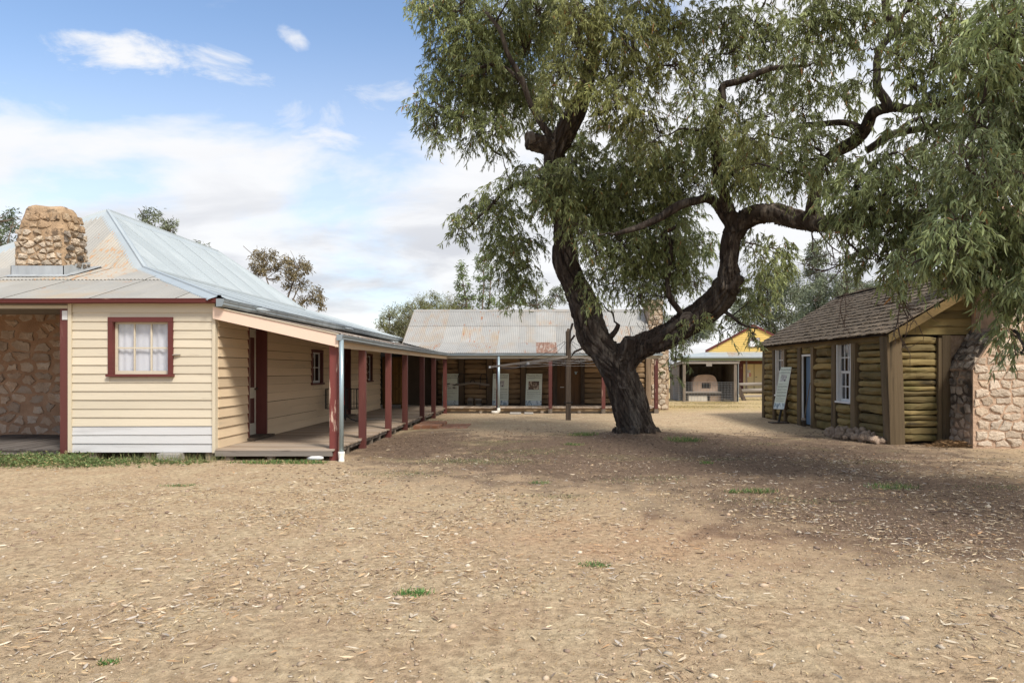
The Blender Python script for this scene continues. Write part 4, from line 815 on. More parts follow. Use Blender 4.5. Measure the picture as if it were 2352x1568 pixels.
    # little lamp under the eave
    m = MB(); m.tube([(-3.98, 20.6, 2.08), (-3.98, 20.6, 2.02), (-3.98, 20.6, 1.98)], [0.04, 0.05, 0.02], 8)
log_cottage()
# ------------------------------------------------------------------ log hut on the right
def log_hut():
    H = thing('log_hut', 'mossy gold-brown log hut with grey shingle roof and stone chimney', 'hut', (10.3, 19, 0))
    X = 7.77
    m = MB(); m.box(X + 0.35, X + 0.4, 15.2, 23.2, 0, 2.3); m.box(8.0, 8.9, 15.15, 15.2, 0, 2.4); m.build('inner_wall', M_('dark_room'), H)
    ps = [(14.92, 0.40, 0.42), (16.6, 0.30, 0.22), (17.68, 0.30, 0.24), (19.06, 0.24, 0.22), (20.0, 0.34, 0.22), (21.17, 0.2, 0.2), (22.15, 0.26, 0.2), (23.25, 0.3, 0.28)]
    for i, (y, wy, wx) in enumerate(ps):
        rough_post(H, X + (0.05 if i in (0, 7) else 0.0), y, -0.05, 2.34, wx, wy, 'hutpost' if i else 'hutpost', 'wall_post', seed=40 + i, lean=(-0.07 if i == 0 else rnd(-.02, .02), rnd(-.02, .02)))
    def panel(y0, y1, z0, z1, sd_, pitch=0.19):
        z = z0; k = 0
        while z < z1 - 0.05:
            h = min(rnd(0.72, 1.30) * pitch, z1 - z); log_piece(H, (X + 0.06, y0 + 0.005, z + h / 2), (X + 0.06, y1 - 0.005, z + h / 2 + rnd(-.016, .016)), rnd(0.13, 0.18), h * 0.515, 'hutlog_y', seed=sd_ * 37 + k); z += h; k += 1
    panel(15.1, 16.46, 0.0, 2.30, 1); panel(17.8, 18.96, 0.0, 2.30, 2); panel(20.14, 21.10, 0.0, 2.30, 3); panel(22.26, 23.15, 0.0, 2.30, 4)
    panel(16.72, 17.56, 0.0, 0.76, 5); panel(21.26, 22.05, 0.0, 0.76, 6); panel(19.16, 19.86, 2.05, 2.30, 7)
    for (y0, w) in ((16.80, 0.70), (21.30, 0.68)):
        def P(a, o, z, y0=y0, w=w): return Vector((X - 0.02 - o, y0 + w - a, 0.82 + z))
        sash_window(H, P, w, 1.46, 3, 2, 'white_paint', 'white_paint', fr=0.05, proud=0.04, sashes=2, bar=0.024, back='dark_room')
    # door
    m = MB(); m.box(X - 0.06, X - 0.02, 19.17, 19.22, 0.05, 2.0); m.box(X - 0.06, X - 0.02, 19.78, 19.83, 0.05, 2.0); m.box(X - 0.065, X + 0.1, 19.17, 19.83, 2.0, 2.05); d = m.build('door', M_('white_paint'), H)
    m = MB(); m.obox((X + 0.05, 19.5, 1.02), (0.018, 0.005, 0), (0.01, 0.27, 0), (0, 0, 0.97)); m.build('door_leaf', M_('blue_paint'), d)
    # eave plate and roof
    m = MB(); m.box(X - 0.10, X + 0.12, 14.72, 23.4, 2.25, 2.40); m.build('eave_plate', M_('hutbeam'), H)
    xe, ze, xr, zr, ya, yb = 7.56, 2.385, 10.34, 4.05, 14.62, 23.5; xm = 2 * xr - xe
    m = MB(); m.add([(xe, ya, ze - .03), (xe, yb, ze - .03), (xr, yb, zr - .03), (xr, ya, zr - .03), (xm, ya, ze - .03), (xm, yb, ze - .03)], [(0, 1, 2, 3), (3, 2, 5, 4)]); R = m.build('roof', M_('timber_dark_z'), H)
    L_ = math.hypot(xr - xe, zr - ze); Vs = Vector((xr - xe, 0, zr - ze)).normalized(); Nn = Vector((-(zr - ze), 0, xr - xe)).normalized()
    courses = 15; ex = L_ / courses; protos = []
    for k in range(8):
        R_ = random.Random(k); w = 0.5; t = R_.uniform(0.014, 0.03); ln = 0.30; j = [R_.uniform(-0.02, 0.02) for _ in range(4)]
        m = MB(); m.hexa([(0 + j[0], -w, 0), (0 + j[1], w, 0), (ln, w, -0.006), (ln, -w, -0.006), (0 + j[0], -w, t), (0 + j[1], w, t * R_.uniform(.7, 1.2)), (ln, w, 0.004), (ln, -w, 0.004)])
        protos.append(m)
    spots = []
    for c in range(courses):
        y = ya - 0.03 + rnd(0, 0.05)
        while y < yb:
            w = rnd(0.085, 0.15); spots.append((c, y + w / 2, w - 0.004, rnd(0, 1))); y += w
    spots.sort(key=lambda s: s[1] + 0.0 * s[0])
    meshes = [p.mesh('shingle', M_('shingle')) for p in protos]; rest = MB()
    for i, (c, y, w, r) in enumerate(spots):
        o = Vector((xe, y, ze)) + Vs * (c * ex - 0.05 + rnd(-0.018, 0.018)) + Nn * (0.014 + rnd(0, 0.006)); wv = w
        tilt = rnd(0.035, 0.075); A = (Vs * math.cos(tilt) - Nn * math.sin(tilt) * 0.6).normalized(); yaw = rnd(-0.03, 0.03)
        B = (Vector((0, 1, 0)) + A * yaw).normalized(); C = A.cross(B).normalized()
        if C.z < 0: C = -C
        Mx = Matrix((A, B * wv, C)).transposed().to_4x4(); Mx.translation = o + C * 0.022; k = int(r * 8) % 8
        if i < 300:
            ob = link('shingle', meshes[k], R); ob.matrix_basis = Mx
        else:
            rest.add([Mx @ Vector(p) for p in protos[k].v], protos[k].f)
    tag(rest.build('shingle_courses', M_('shingle'), R), kind='stuff')
    m = MB(); m.add([(xr, ya, zr), (xr, yb, zr), (xm, yb, ze), (xm, ya, ze)], [(0, 1, 2, 3)]); m.build('rear_roof', M_('shingle'), R)
    y = ya
    while y < yb:
        w = rnd(1.2, 1.8); m = MB(); m.beam((xr - 0.03, y, zr + 0.05), (xr - 0.03, min(y + w, yb), zr + 0.05 + rnd(-.01, .01)), 0.16, 0.03); m.build('ridge_board', M_('shingle'), R); y += w - 0.02
    # gable: bargeboard, boards, log panel, stone infill
    m = MB(); m.prism([(xe - 0.02, ya - 0.02, ze - 0.20), (xe - 0.02, ya - 0.02, ze - 0.02), (xr, ya - 0.02, zr - 0.02), (xr, ya - 0.02, zr - 0.22)], (0, 0.06, 0)); m.build('bargeboard', M_('hutbeam'), H)
    m = MB(); m.prism([(xm + 0.02, ya - 0.02, ze - 0.20), (xm + 0.02, ya - 0.02, ze - 0.02), (xr, ya - 0.02, zr - 0.02), (xr, ya - 0.02, zr - 0.22)], (0, 0.06, 0)); m.build('bargeboard', M_('hutbeam'), H)
    z = 2.38; k = 0; sl = (zr - ze) / (xr - xe)
    while z < 3.85:
        h = 0.175; xa = xe + 0.05 + (z + h * 0.5 - ze + 0.12) / sl; xa = max(xa, 7.85); xb = 2 * xr - xa; j = rnd(-0.01, 0.01)
        m = MB(); m.hexa([(xa, 14.93, z), (xb, 14.93, z + j), (xb, 14.975, z + j), (xa, 14.975, z), (xa, 14.96, z + h + .015), (xb, 14.96, z + h + .015 + j), (xb, 14.975, z + h + .015 + j), (xa, 14.975, z + h + .015)]); m.build('gable_board', M_('hutlog_x'), H); z += h
    m = MB(); m.add([(7.8, 14.99, 2.3), (12.9, 14.99, 2.3), (xr, 14.99, 3.9)], [(0, 1, 2)]); m.build('gable_lining', M_('dark_room'), H)
    z = 0.04; k = 0
    while z < 2.28:
        h = min(rnd(0.10, 0.18), 2.32 - z); log_piece(H, (7.96, 14.93, z + h / 2), (8.76, 14.93, z + h / 2 + rnd(-.012, .012)), rnd(0.09, 0.13), h * 0.50, 'hutlog_x', seed=500 + k, nseg=5); z += h; k += 1
    m = MB(); m.box(8.72, 8.79, 14.80, 14.9, 0.0, 2.3); m.build('slab_strip', M_('hutpost'), H)
    rough_post(H, 8.90, 14.9, -0.05, 2.36, 0.24, 0.24, 'hutpost', 'wall_post', seed=61)
    m = MB(); m.box(9.0, 12.9, 14.96, 15.2, 0, 2.36); m.build('stone_infill', M_('mortar_tan'), H)
    # chimney
    prof = [(9.0, -0.05), (9.0, 1.60), (9.52, 2.44), (9.52, 5.0), (11.16, 5.0), (11.16, 2.44), (11.68, 1.6), (11.68, -0.05)]
    m = MB(); m.prism([(x, 14.07, z) for x, z in prof], (0, 0.87, 0)); C = m.build('chimney', M_('hut_mortar'), H)
    def ins(u, v):
        x, z = 9.0 + u, v
        if z < 1.6: return True
        w = 0.52 * min(1, (z - 1.6) / 0.84); return 9.0 + w + 0.06 < x < 11.68 - w - 0.06
    rubble(C, 2.68, 3.6, lambda u, v, o: Vector((9.0 + u, 14.07 - o, v + 0.02)), 'hut_stone', 0.29, 0.175, 0.017, 0.022, inside=ins, seed=71, order=0.4)
    # the weathered left flank, black with damp
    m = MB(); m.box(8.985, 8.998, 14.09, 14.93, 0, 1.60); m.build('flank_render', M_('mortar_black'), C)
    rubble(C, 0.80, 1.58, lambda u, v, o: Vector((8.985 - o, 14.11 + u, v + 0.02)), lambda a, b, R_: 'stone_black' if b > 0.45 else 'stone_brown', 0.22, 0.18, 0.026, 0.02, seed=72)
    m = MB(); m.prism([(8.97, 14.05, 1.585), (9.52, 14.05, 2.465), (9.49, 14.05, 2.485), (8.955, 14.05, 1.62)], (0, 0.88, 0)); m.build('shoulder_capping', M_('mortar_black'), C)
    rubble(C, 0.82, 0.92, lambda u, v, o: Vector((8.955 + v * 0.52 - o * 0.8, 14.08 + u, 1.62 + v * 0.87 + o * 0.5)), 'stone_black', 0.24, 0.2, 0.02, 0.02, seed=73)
    return H
log_hut()
# ------------------------------------------------------------------ oven shed, oven, rails, yellow hall
def shed():
    H = thing('oven_shed', 'small open corrugated-iron shelter with timber posts over a clay oven', 'shed', (8.9, 36, 0))
    xa, xb, ya, yb = 7.42, 10.28, 34.75, 37.9
    m = MB(); m.add([(xa, ya, 2.03), (xb, ya, 2.03), (xb, yb, 1.82), (xa, yb, 1.82)], [(0, 1, 2, 3)]); R = m.build('roof', M_('timber_grey_x'), H)
    corrugated(R, 'roof_sheet', (0, ya - 0.1, 2.075), (1, 0, 0), (0, 3.2, -0.22), xa - 0.05, xb + 0.1, lambda u: 0, lambda u: 3.25, 'galv_old', seg=4, amp=0.012)
    m = MB(); m.box(xa, xb + 0.04, ya - 0.06, ya - 0.02, 1.93, 2.05); m.build('fascia', M_('timber_grey_x'), H)
    m = MB(); m.prism([(xa - 0.02, ya - 0.06, 1.93), (xa - 0.02, ya - 0.06, 2.06), (xa - 0.02, yb, 1.85), (xa - 0.02, yb, 1.72)], (0.03, 0, 0)); m.build('fascia', M_('timber_grey_y'), H)
    for i, x in enumerate((7.53, 10.13)): rough_post(H, x, ya + 0.05, -0.1, 2.0, 0.17, 0.17, 'timber_grey_z', 'post', seed=80 + i)
    corrugated(H, 'wall_sheet', (0, yb, 0), (1, 0, 0), (0, 0, 1), xa, xb, lambda u: 0.0, lambda u: 1.9, 'iron_dark', amp=0.014)
    corrugated(H, 'wall_sheet', (xa + 0.05, 0, 0), (0, 1, 0), (0, 0, 1), ya + 0.95, yb, lambda u: 0.0, lambda u: 1.95, 'iron_dark', amp=0.014)
    corrugated(H, 'wall_sheet', (xb, 0, 0), (0, 1, 0), (0, 0, 1), ya - 0.05, yb, lambda u: 0.0, lambda u: 2.0, lambda k: 'galv_new' if k == 0 else 'iron_dark', amp=0.014)
    m = MB(); m.box(8.63, 8.92, ya - 0.075, ya - 0.063, 1.80, 1.93); m.build('name_board', M_('timber_grey_x'), H)
    fence = MB()   # welded mesh
    for k in range(17):
        x = 7.6 + (10.06 - 7.6) * k / 16; fence.tube([(x, ya + 0.0, 0.03), (x, ya, 0.98)], 0.006, 4)
    zs = [0.05, 0.12, 0.20, 0.28, 0.37, 0.46, 0.56, 0.66, 0.77, 0.88, 0.98]
    for z in zs: fence.tube([(7.5, ya, z), (10.16, ya, z)], 0.006, 4); fence.tube([(7.45, ya, z), (7.40, ya + 2.2, z)], 0.006, 4)
    for k in range(12): y = ya + 0.1 + 2.1 * k / 11; fence.tube([(7.44 - 0.02 * k / 11, y, 0.03), (7.44 - 0.02 * k / 11, y, 0.98)], 0.006, 4)
    tag(fence.build('wire_mesh', M_('wire'), H), kind='stuff')
    O = thing('bread_oven', 'domed tan clay bread oven with a square black mouth', 'oven', (8.8, 35.6, 0))
    xl, xr, zb, yf = 8.13, 9.47, 0.49, 35.55; cx = (xl + xr) / 2; hw = (xr - xl) / 2
    outl = [(-1, 0), (-1.0, 0.22), (-0.97, 0.45), (-0.90, 0.60), (-0.78, 0.75), (-0.6, 0.84), (-0.35, 0.875), (0, 0.885), (0.35, 0.875), (0.6, 0.84), (0.78, 0.75), (0.90, 0.60), (0.97, 0.45), (1.0, 0.22), (1, 0)]
    m = MB(); n = len(outl); vs = []; rows = 9
    for i in range(rows):
        t = i / (rows - 1); y = yf + 1.35 * t; q = 1.0 - 0.10 * t - (0.03 if i == 0 else 0)
        for a, z in outl: vs.append((cx + a * hw * (q + 0.02 * noise.noise(Vector((a * 2, z * 3, t * 3)))), y, zb + z * (1 - 0.08 * t) + 0.012 * noise.noise(Vector((a * 3, t * 4, 2)))))
    fs = [(i * n + k, i * n + k + 1, (i + 1) * n + k + 1, (i + 1) * n + k) for i in range(rows - 1) for k in range(n - 1)] + [tuple((rows - 1) * n + k for k in range(n))]
    # front face with the mouth left open
    mo = [(8.61, 0.66), (9.08, 0.66), (9.08, 0.94), (8.61, 0.94)]; b = len(vs); vs += [(x, yf, z) for x, z in mo] + [(x, yf + 0.35, z) for x, z in mo]
    def fi(k): return k
    fs += [(0, 1, b), (1, 2, b), (2, 3, b + 3, b), (3, 4, b + 3), (4, 5, b + 3), (5, 6, b + 3), (6, 7, b + 3), (7, b + 2, b + 3), (7, 8, b + 2), (8, 9, b + 2), (9, 10, b + 2), (10, 11, b + 2), (11, 12, b + 1, b + 2), (12, 13, b + 1), (13, 14, b + 1), (14, 0, b, b + 1)]
    fs += [(b + k, b + (k + 1) % 4, b + 4 + (k + 1) % 4, b + 4 + k) for k in range(4)]
    m.add(vs, fs); m.build('oven_body', M_('clay'), O)
    m = MB(); m.box(8.5, 9.2, yf + 0.36, yf + 0.4, 0.6, 1.0); m.build('oven_chamber', M_('dark_room'), O)
    m = MB(); m.box(7.72, 9.62, yf - 0.14, yf + 1.5, 0.40, 0.488, 0.02); m.build('hearth_slab', M_('timber_grey_x'), O)
    m = MB(); m.box(7.92, 8.9, yf - 0.02, yf + 0.5, -0.03, 0.30, 0.02); m.build('support_block', M_('pale_block'), O)
    m = MB(); m.box(9.04, 9.62, yf - 0.02, yf + 0.5, -0.03, 0.30, 0.02); m.build('support_block', M_('mortar_tan'), O)
    m = MB(); m.box(7.9, 9.6, yf + 0.06, yf + 1.4, 0.28, 0.40); m.build('bearer', M_('dim_wall'), O)
    F = thing('rail_fence', 'weathered split-rail fence beside the oven shelter', 'fence', (11.8, 36.5, 0))
    m = MB(); m.beam((10.62, 36.3, 0.95), (11.05, 36.25, -0.05), 0.22, 0.06, (0, 1, 0)); m.build('leaning_post', M_('timber_dark_z'), F)
    for k, (z, r) in enumerate(((0.84, 0.085), (0.50, 0.10), (0.20, 0.06))):
        log_piece(F, (10.75, 36.5, z), (14.6, 36.6, z + 0.05), r * 0.7, r, 'timber_grey_x', 'rail', seed=90 + k)
    rough_post(F, 14.5, 36.6, -0.1, 1.2, 0.16, 0.16, 'timber_grey_z', 'fence_post', seed=99)
shed()
def hall():
    C = Vector((9.45, 47.5, 0)); a_ = math.radians(12); ux = Vector((math.cos(a_), -math.sin(a_), 0)); uy = Vector((math.sin(a_), math.cos(a_), 0))
    def P(a, b, z): return C + ux * a + uy * b + Vector((0, 0, z))
    H = thing('yellow_hall', 'yellow weatherboard gabled hall with maroon bargeboards and verandah, beyond the oven', 'building', P(5, 5, 0))
    zg, za, ze, bw, bb, ac, al, ar, AE = 2.89, 4.76, 2.5, 2.3, 12.0, 5.68, 2.31, 9.05, 11.4
    M = Matrix((ux, uy, Vector((0, 0, 1)))).transposed().to_4x4(); M.translation = C
    m = MB(M); m.add([(al, bw, 0), (ar, bw, 0), (ar, bb, 0), (al, bb, 0), (al, bw, zg), (ar, bw, zg), (ar, bb, zg), (al, bb, zg)], [(0, 1, 5, 4), (1, 2, 6, 5), (2, 3, 7, 6), (3, 0, 4, 7)]); m.build('wall', M_('brick_red'), H)
    m = MB(M); m.add([(al, bw - 0.02, zg), (ac, bw - 0.02, za), (ac, bb, za), (al, bb, zg), (ar, bw - 0.02, zg), (ar, bb, zg), (0, 0, ze), (0, bb + 1, ze), (AE, 0, ze), (AE, bb + 1, ze)],
        [(0, 1, 2, 3), (1, 4, 5, 2), (6, 0, 3, 7), (4, 8, 9, 5)]); R = m.build('roof', M_('far_roof'), H)
    corrugated(R, 'roof_sheet', P(0, -0.05, ze + 0.01), ux, uy * bw + Vector((0, 0, zg - ze)), 0, AE, lambda u: 0 if u > 0 else 0, lambda u: min(u, 2.38), lambda k: 'galv_new' if k % 5 else 'galv_old', amp=0.014)
    m = MB(M); m.add([(al, bw + 0.02, zg), (ar, bw + 0.02, zg), (ac, bw + 0.02, za)], [(0, 1, 2)]); m.build('gable_lining', M_('dim_wall'), H)
    n = 15; h = (za - zg) / n
    for i in range(n):
        z = zg + i * h; x0 = al + (ac - al) * (z - zg) / (za - zg); x1 = ar - (ar - ac) * (z - zg) / (za - zg); x2 = al + (ac - al) * min(1, (z + h - zg) / (za - zg)); x3 = 2 * ac - x2
        m = MB(M); m.hexa([(x0, bw - 0.035, z), (x1, bw - 0.035, z), (x1, bw, z), (x0, bw, z), (x2, bw - 0.012, z + h), (x3, bw - 0.012, z + h), (x3, bw, z + h), (x2, bw, z + h)]); m.build('gable_board', M_('yellow_board'), H)
    for s in (-1, 1):
        e = al if s < 0 else ar; m = MB(M); m.prism([(e - 0.25 * (1 if s > 0 else -1) * -1 * 0, bw - 0.10, zg - 0.02), (ac, bw - 0.10, za - 0.06), (ac, bw - 0.10, za + 0.10), (e, bw - 0.10, zg + 0.16)], (0, 0.04, 0)); m.build('bargeboard', M_('maroon_x'), H)
    m = MB(M); m.box(0, AE, -0.02, 0.03, ze - 0.24, ze - 0.04); m.build('fascia', M_('olive_paint'), H)
    m = MB(M); m.box(0, AE, -0.09, -0.02, ze - 0.06, ze + 0.03); m.build('gutter', M_('galv_new'), H)
    for a in (0.2, 2.6, 4.97, 7.4):
        m = MB(M); m.box(a - 0.06, a + 0.06, 0.1, 0.22, 0, ze - 0.05); m.build('verandah_post', M_('timber_dark_z'), H)
    for (a0, a1) in ((4.94, 5.66), (5.70, 6.55)):
        m = MB(M); m.box(a0, a1, bw - 0.06, bw - 0.005, 0.15, 2.04); d = m.build('door', M_('cream_door'), H); x = a0
        while x < a1 - 0.02:
            m = MB(M); m.box(x + 0.004, min(x + 0.115, a1), bw - 0.068, bw - 0.061, 0.16, 2.03); m.build('door_plank', M_('cream_door'), d); x += 0.12
        if a0 > 5.5:
            m = MB(M); m.box(a0 + 0.05, a0 + 0.19, bw - 0.11, bw - 0.07, 1.10, 1.13); m.build('door_handle', M_('black_iron'), d)
        else:
            for (q0, q1, z0, z1, mm, nm) in ((5.14, 5.42, 1.44, 1.62, 'paper_white', 'notice'), (5.12, 5.32, 1.12, 1.40, 'paper_white', 'notice'), (5.33, 5.47, 1.18, 1.39, 'red_paint', 'extinguisher_sign'), (5.375, 5.425, 1.21, 1.36, 'paper_white', 'extinguisher_symbol')):
                m = MB(M); dd = 0.074 if nm != 'extinguisher_symbol' else 0.078; m.box(q0, q1, bw - dd, bw - 0.0685, z0, z1); m.build(nm, M_(mm), d)
            for j, z in enumerate((1.60, 1.55, 1.51, 1.465)):
                m = MB(M); m.box(5.17 + 0.03 * (j % 2), 5.40 - 0.03 * (j % 2), bw - 0.076, bw - 0.0745, z - 0.012, z); m.build('notice_text', M_('ink'), d)
    m = MB(M); m.box(4.66, 4.93, bw - 0.03, bw - 0.01, 0.1, 2.2); m.build('door_frame', M_('maroon_z'), H)
    m = MB(M); m.box(5.30, 6.06, bw - 0.075, bw - 0.05, 3.26, 3.90); s = m.build('sign_board', M_('paper_white'), H)
    for (q) in ((5.29, 6.07, 3.25, 3.275), (5.29, 6.07, 3.885, 3.91), (5.29, 5.315, 3.276, 3.884), (6.045, 6.07, 3.276, 3.884)):
        m = MB(M); m.box(q[0], q[1], bw - 0.085, bw - 0.076, q[2], q[3]); m.build('sign_frame', M_('maroon_x'), s)
    F = lambda z, a=5.68: M @ frame((a, bw - 0.08, z), (1, 0, 0), (0, 0, 1))
    text_part('sign_text', 'W  RAP', 0.19, F(3.75), M_('ink_red'), s); text_part('sign_text', 'I   T', 0.17, F(3.38), M_('ink_red'), s)
hall()
# ------------------------------------------------------------------ things in the yard and on the verandahs
def info_sign(label, base, ux, uz, w, h, title, photo, group, stand=False, pz=(0.60, 0.76), pxr=(0.16, 0.82), lines=((0.50, 3), (0.43, 3), (0.37, 3), (0.31, 2), (0.25, 2))):
    T = thing('information_panel', label, 'sign', base, group); M = frame(base, ux, uz)
    R = random.Random(len(label)); t = 0.03
    m = MB(M); m.box(-w / 2, w / 2, 0, h, -t, 0); bd = m.build('board', M_('panel_green'), T)
    m = MB(M); m.box(w / 2 + 0.0005, w / 2 + 0.006, 0.0, h, -t - 0.002, -0.002); m.build('board_edge', M_('maroon_z'), T)
    text_part('title', title, w * 0.115, M @ Matrix.Translation((0, h * 0.94, 0.0015)), M_('ink'), T, shear=0.35)
    def para(f, n, x0=-0.42, x1=0.42):
        m = MB(M)
        for k in range(n):
            z = h * f - k * 0.017; x = x0 * w
            end = x1 * w if k < n - 1 else R.uniform(-0.1, 0.3) * w
            while x < end:
                ln = R.uniform(0.012, 0.045); m.add([(x, z, 0.0014), (min(x + ln, end), z, 0.0014), (min(x + ln, end), z + 0.008, 0.0014), (x, z + 0.008, 0.0014)], [(0, 1, 2, 3)]); x += ln + 0.007
        tag(m.build('paragraph', M_('ink_soft'), T), kind='stuff')
    para(0.88, 4)
    for f, n in lines: para(f, n)
    m = MB(M); a, b = (pxr[0] - 0.5) * w, (pxr[1] - 0.5) * w; m.add([(a, h * pz[0], .0016), (b, h * pz[0], .0016), (b, h * pz[1], .0016), (a, h * pz[1], .0016)], [(0, 1, 2, 3)]); m.build('photograph', M_(photo), T)
    m = MB(M); m.add([(-w / 2 + .003, 0.003, .0015), (w / 2 - .003, 0.003, .0015), (w / 2 - .003, h * 0.15, .0015), (-w / 2 + .003, h * 0.15, .0015)], [(0, 1, 2, 3)]); m.build('landscape_strip', M_('photo_scene'), T)
    for sx in (-1, 1):
        m = MB(M); m.box(sx * w * 0.46 - 0.006, sx * w * 0.46 + 0.006, h * 0.965, h * 0.965 + 0.012, 0.0012, 0.004); m.build('screw', M_('black_iron'), T)
    return T, M
g = 'information panels standing on the log cottage verandah'
ln = Vector((0, 0.09, 1))
info_sign('pale green information panel left of the hanging yoke', (-3.44, 27.28, 0.205), (1, 0, 0), (0, 0.07, 1), 0.64, 1.26, 'Drawing Room and Bedrooms', 'photo_bw', g, pz=(0.50, 0.70), pxr=(0.08, 0.92), lines=((0.45, 2), (0.38, 2), (0.31, 1), (0.28, 1), (0.25, 1)))
info_sign('pale information panel behind the silver downpipe, right of the yoke', (-1.44, 27.18, 0.205), (1, 0, 0), (0.02, 0.09, 1), 0.64, 1.27, 'Pioneering Women', 'photo_grey', g, pz=(0.58, 0.77), pxr=(0.42, 0.72), lines=((0.55, 1), (0.51, 4), (0.42, 3), (0.35, 3), (0.28, 2), (0.23, 2)))
info_sign('pale green information panel with a brown group photograph, left of the plank door', (-0.12, 27.0, 0.205), (1, 0, 0), (0.03, 0.14, 1), 0.64, 1.27, 'Pioneering Women', 'photo_sepia', g, pz=(0.50, 0.76))
d = Vector((0.42, -0.91, 0)).normalized()
T4, M4 = info_sign('leaning information panel on a stand in front of the hut window', (7.36, 20.75, 0.42), tuple(d), (0.20, 0.05, 1), 0.44, 1.30, 'Homestead Kitchen', 'photo_grey', None, pz=(0.66, 0.82), pxr=(0.18, 0.72), lines=((0.60, 2), (0.55, 4), (0.47, 3), (0.41, 4), (0.33, 4), (0.25, 2), (0.20, 2)))
m = MB(); m.tube([(7.38, 20.78, 0.02), (7.48, 20.80, 0.50)], 0.035, 8); m.build('stand_leg', M_('black_iron'), T4)
m = MB(); m.box(7.12, 7.62, 20.55, 21.0, -0.01, 0.025, 0.005); m.build('stand_base', M_('timber_dark_z'), T4)
# rotary clothesline
def clothesline():
    T = thing('clothesline', 'weathered timber post clothesline with cross arms and slack wires', 'clothesline', (1.02, 21.8, 0))
    c = Vector((1.02, 21.8, 0)); m = MB(); w = 0.082
    m.box(c.x - w, c.x + w, c.y - w, c.y + w, -0.1, 2.84, 0.012); m.add([(c.x - w + .012, c.y - w, 2.838), (c.x + w - .012, c.y - w, 2.838), (c.x + w - .012, c.y + w, 2.838), (c.x - w + .012, c.y + w, 2.838), (c.x - .03, c.y - .03, 2.93), (c.x + .03, c.y - .03, 2.93), (c.x + .03, c.y + .03, 2.93), (c.x - .03, c.y + .03, 2.93)], [(0, 1, 5, 4), (1, 2, 6, 5), (2, 3, 7, 6), (3, 0, 4, 7), (4, 5, 6, 7)])
    m.build('post', M_('timber_dark_z'), T)
    m = MB(); m.tube([(c.x - 0.14, c.y - 0.09, 0.57), (c.x + 0.14, c.y - 0.09, 0.57)], 0.012, 6); m.build('peg', M_('black_iron'), T)
    tips = []
    for k, (dx, dy, z1) in enumerate(((-2.45, -0.55, 1.70), (-1.25, -2.0, 1.80), (2.4, 0.5, 1.86), (1.2, 2.0, 2.0))):
        p1 = c + Vector((dx, dy, z1)); tips.append(p1); s = c + Vector((dx, dy, 0)).normalized() * 0.04 + Vector((0, 0, 2.03)) - c * 0
        s.z = 2.03; m = MB(); m.beam(s, p1, 0.055, 0.06); m.build('arm', M_('timber_grey_x'), T)
        if k < 2: m = MB(); m.beam(p1 - (p1 - s).normalized() * 0.01, p1 + (p1 - s).normalized() * 0.05, 0.057, 0.062); m.build('arm_tip', M_('white_paint'), T)
        m = MB(); top = c + Vector((dx, dy, 0)).normalized() * 0.12 + Vector((0, 0, 2.52)); end = s.lerp(p1, 0.62) + Vector((0, 0, 0.04))
        m.tube([top.lerp(end, t) - Vector((0, 0, 0.10 * math.sin(math.pi * t))) for t in (0, .25, .5, .75, 1)], 0.006, 5); m.tube([top, (top.x, top.y, 2.06)], 0.006, 5); m.build('stay_wire', M_('black_iron'), T)
    for f in (0.95, 0.7, 0.45):
        for k in range(4):
            i, j = k, (k + 1) % 4; order = [0, 1, 2, 3]; a = tips[order[i]]; b = tips[order[j]]; s = Vector((c.x, c.y, 2.03)); p, q = s.lerp(a, f), s.lerp(b, f)
            m = MB(); m.tube([p.lerp(q, t) - Vector((0, 0, 0.12 * f * math.sin(math.pi * t))) for t in (0, .2, .4, .6, .8, 1)], 0.004, 4); m.build('line_wire', M_('wire'), T)
clothesline()
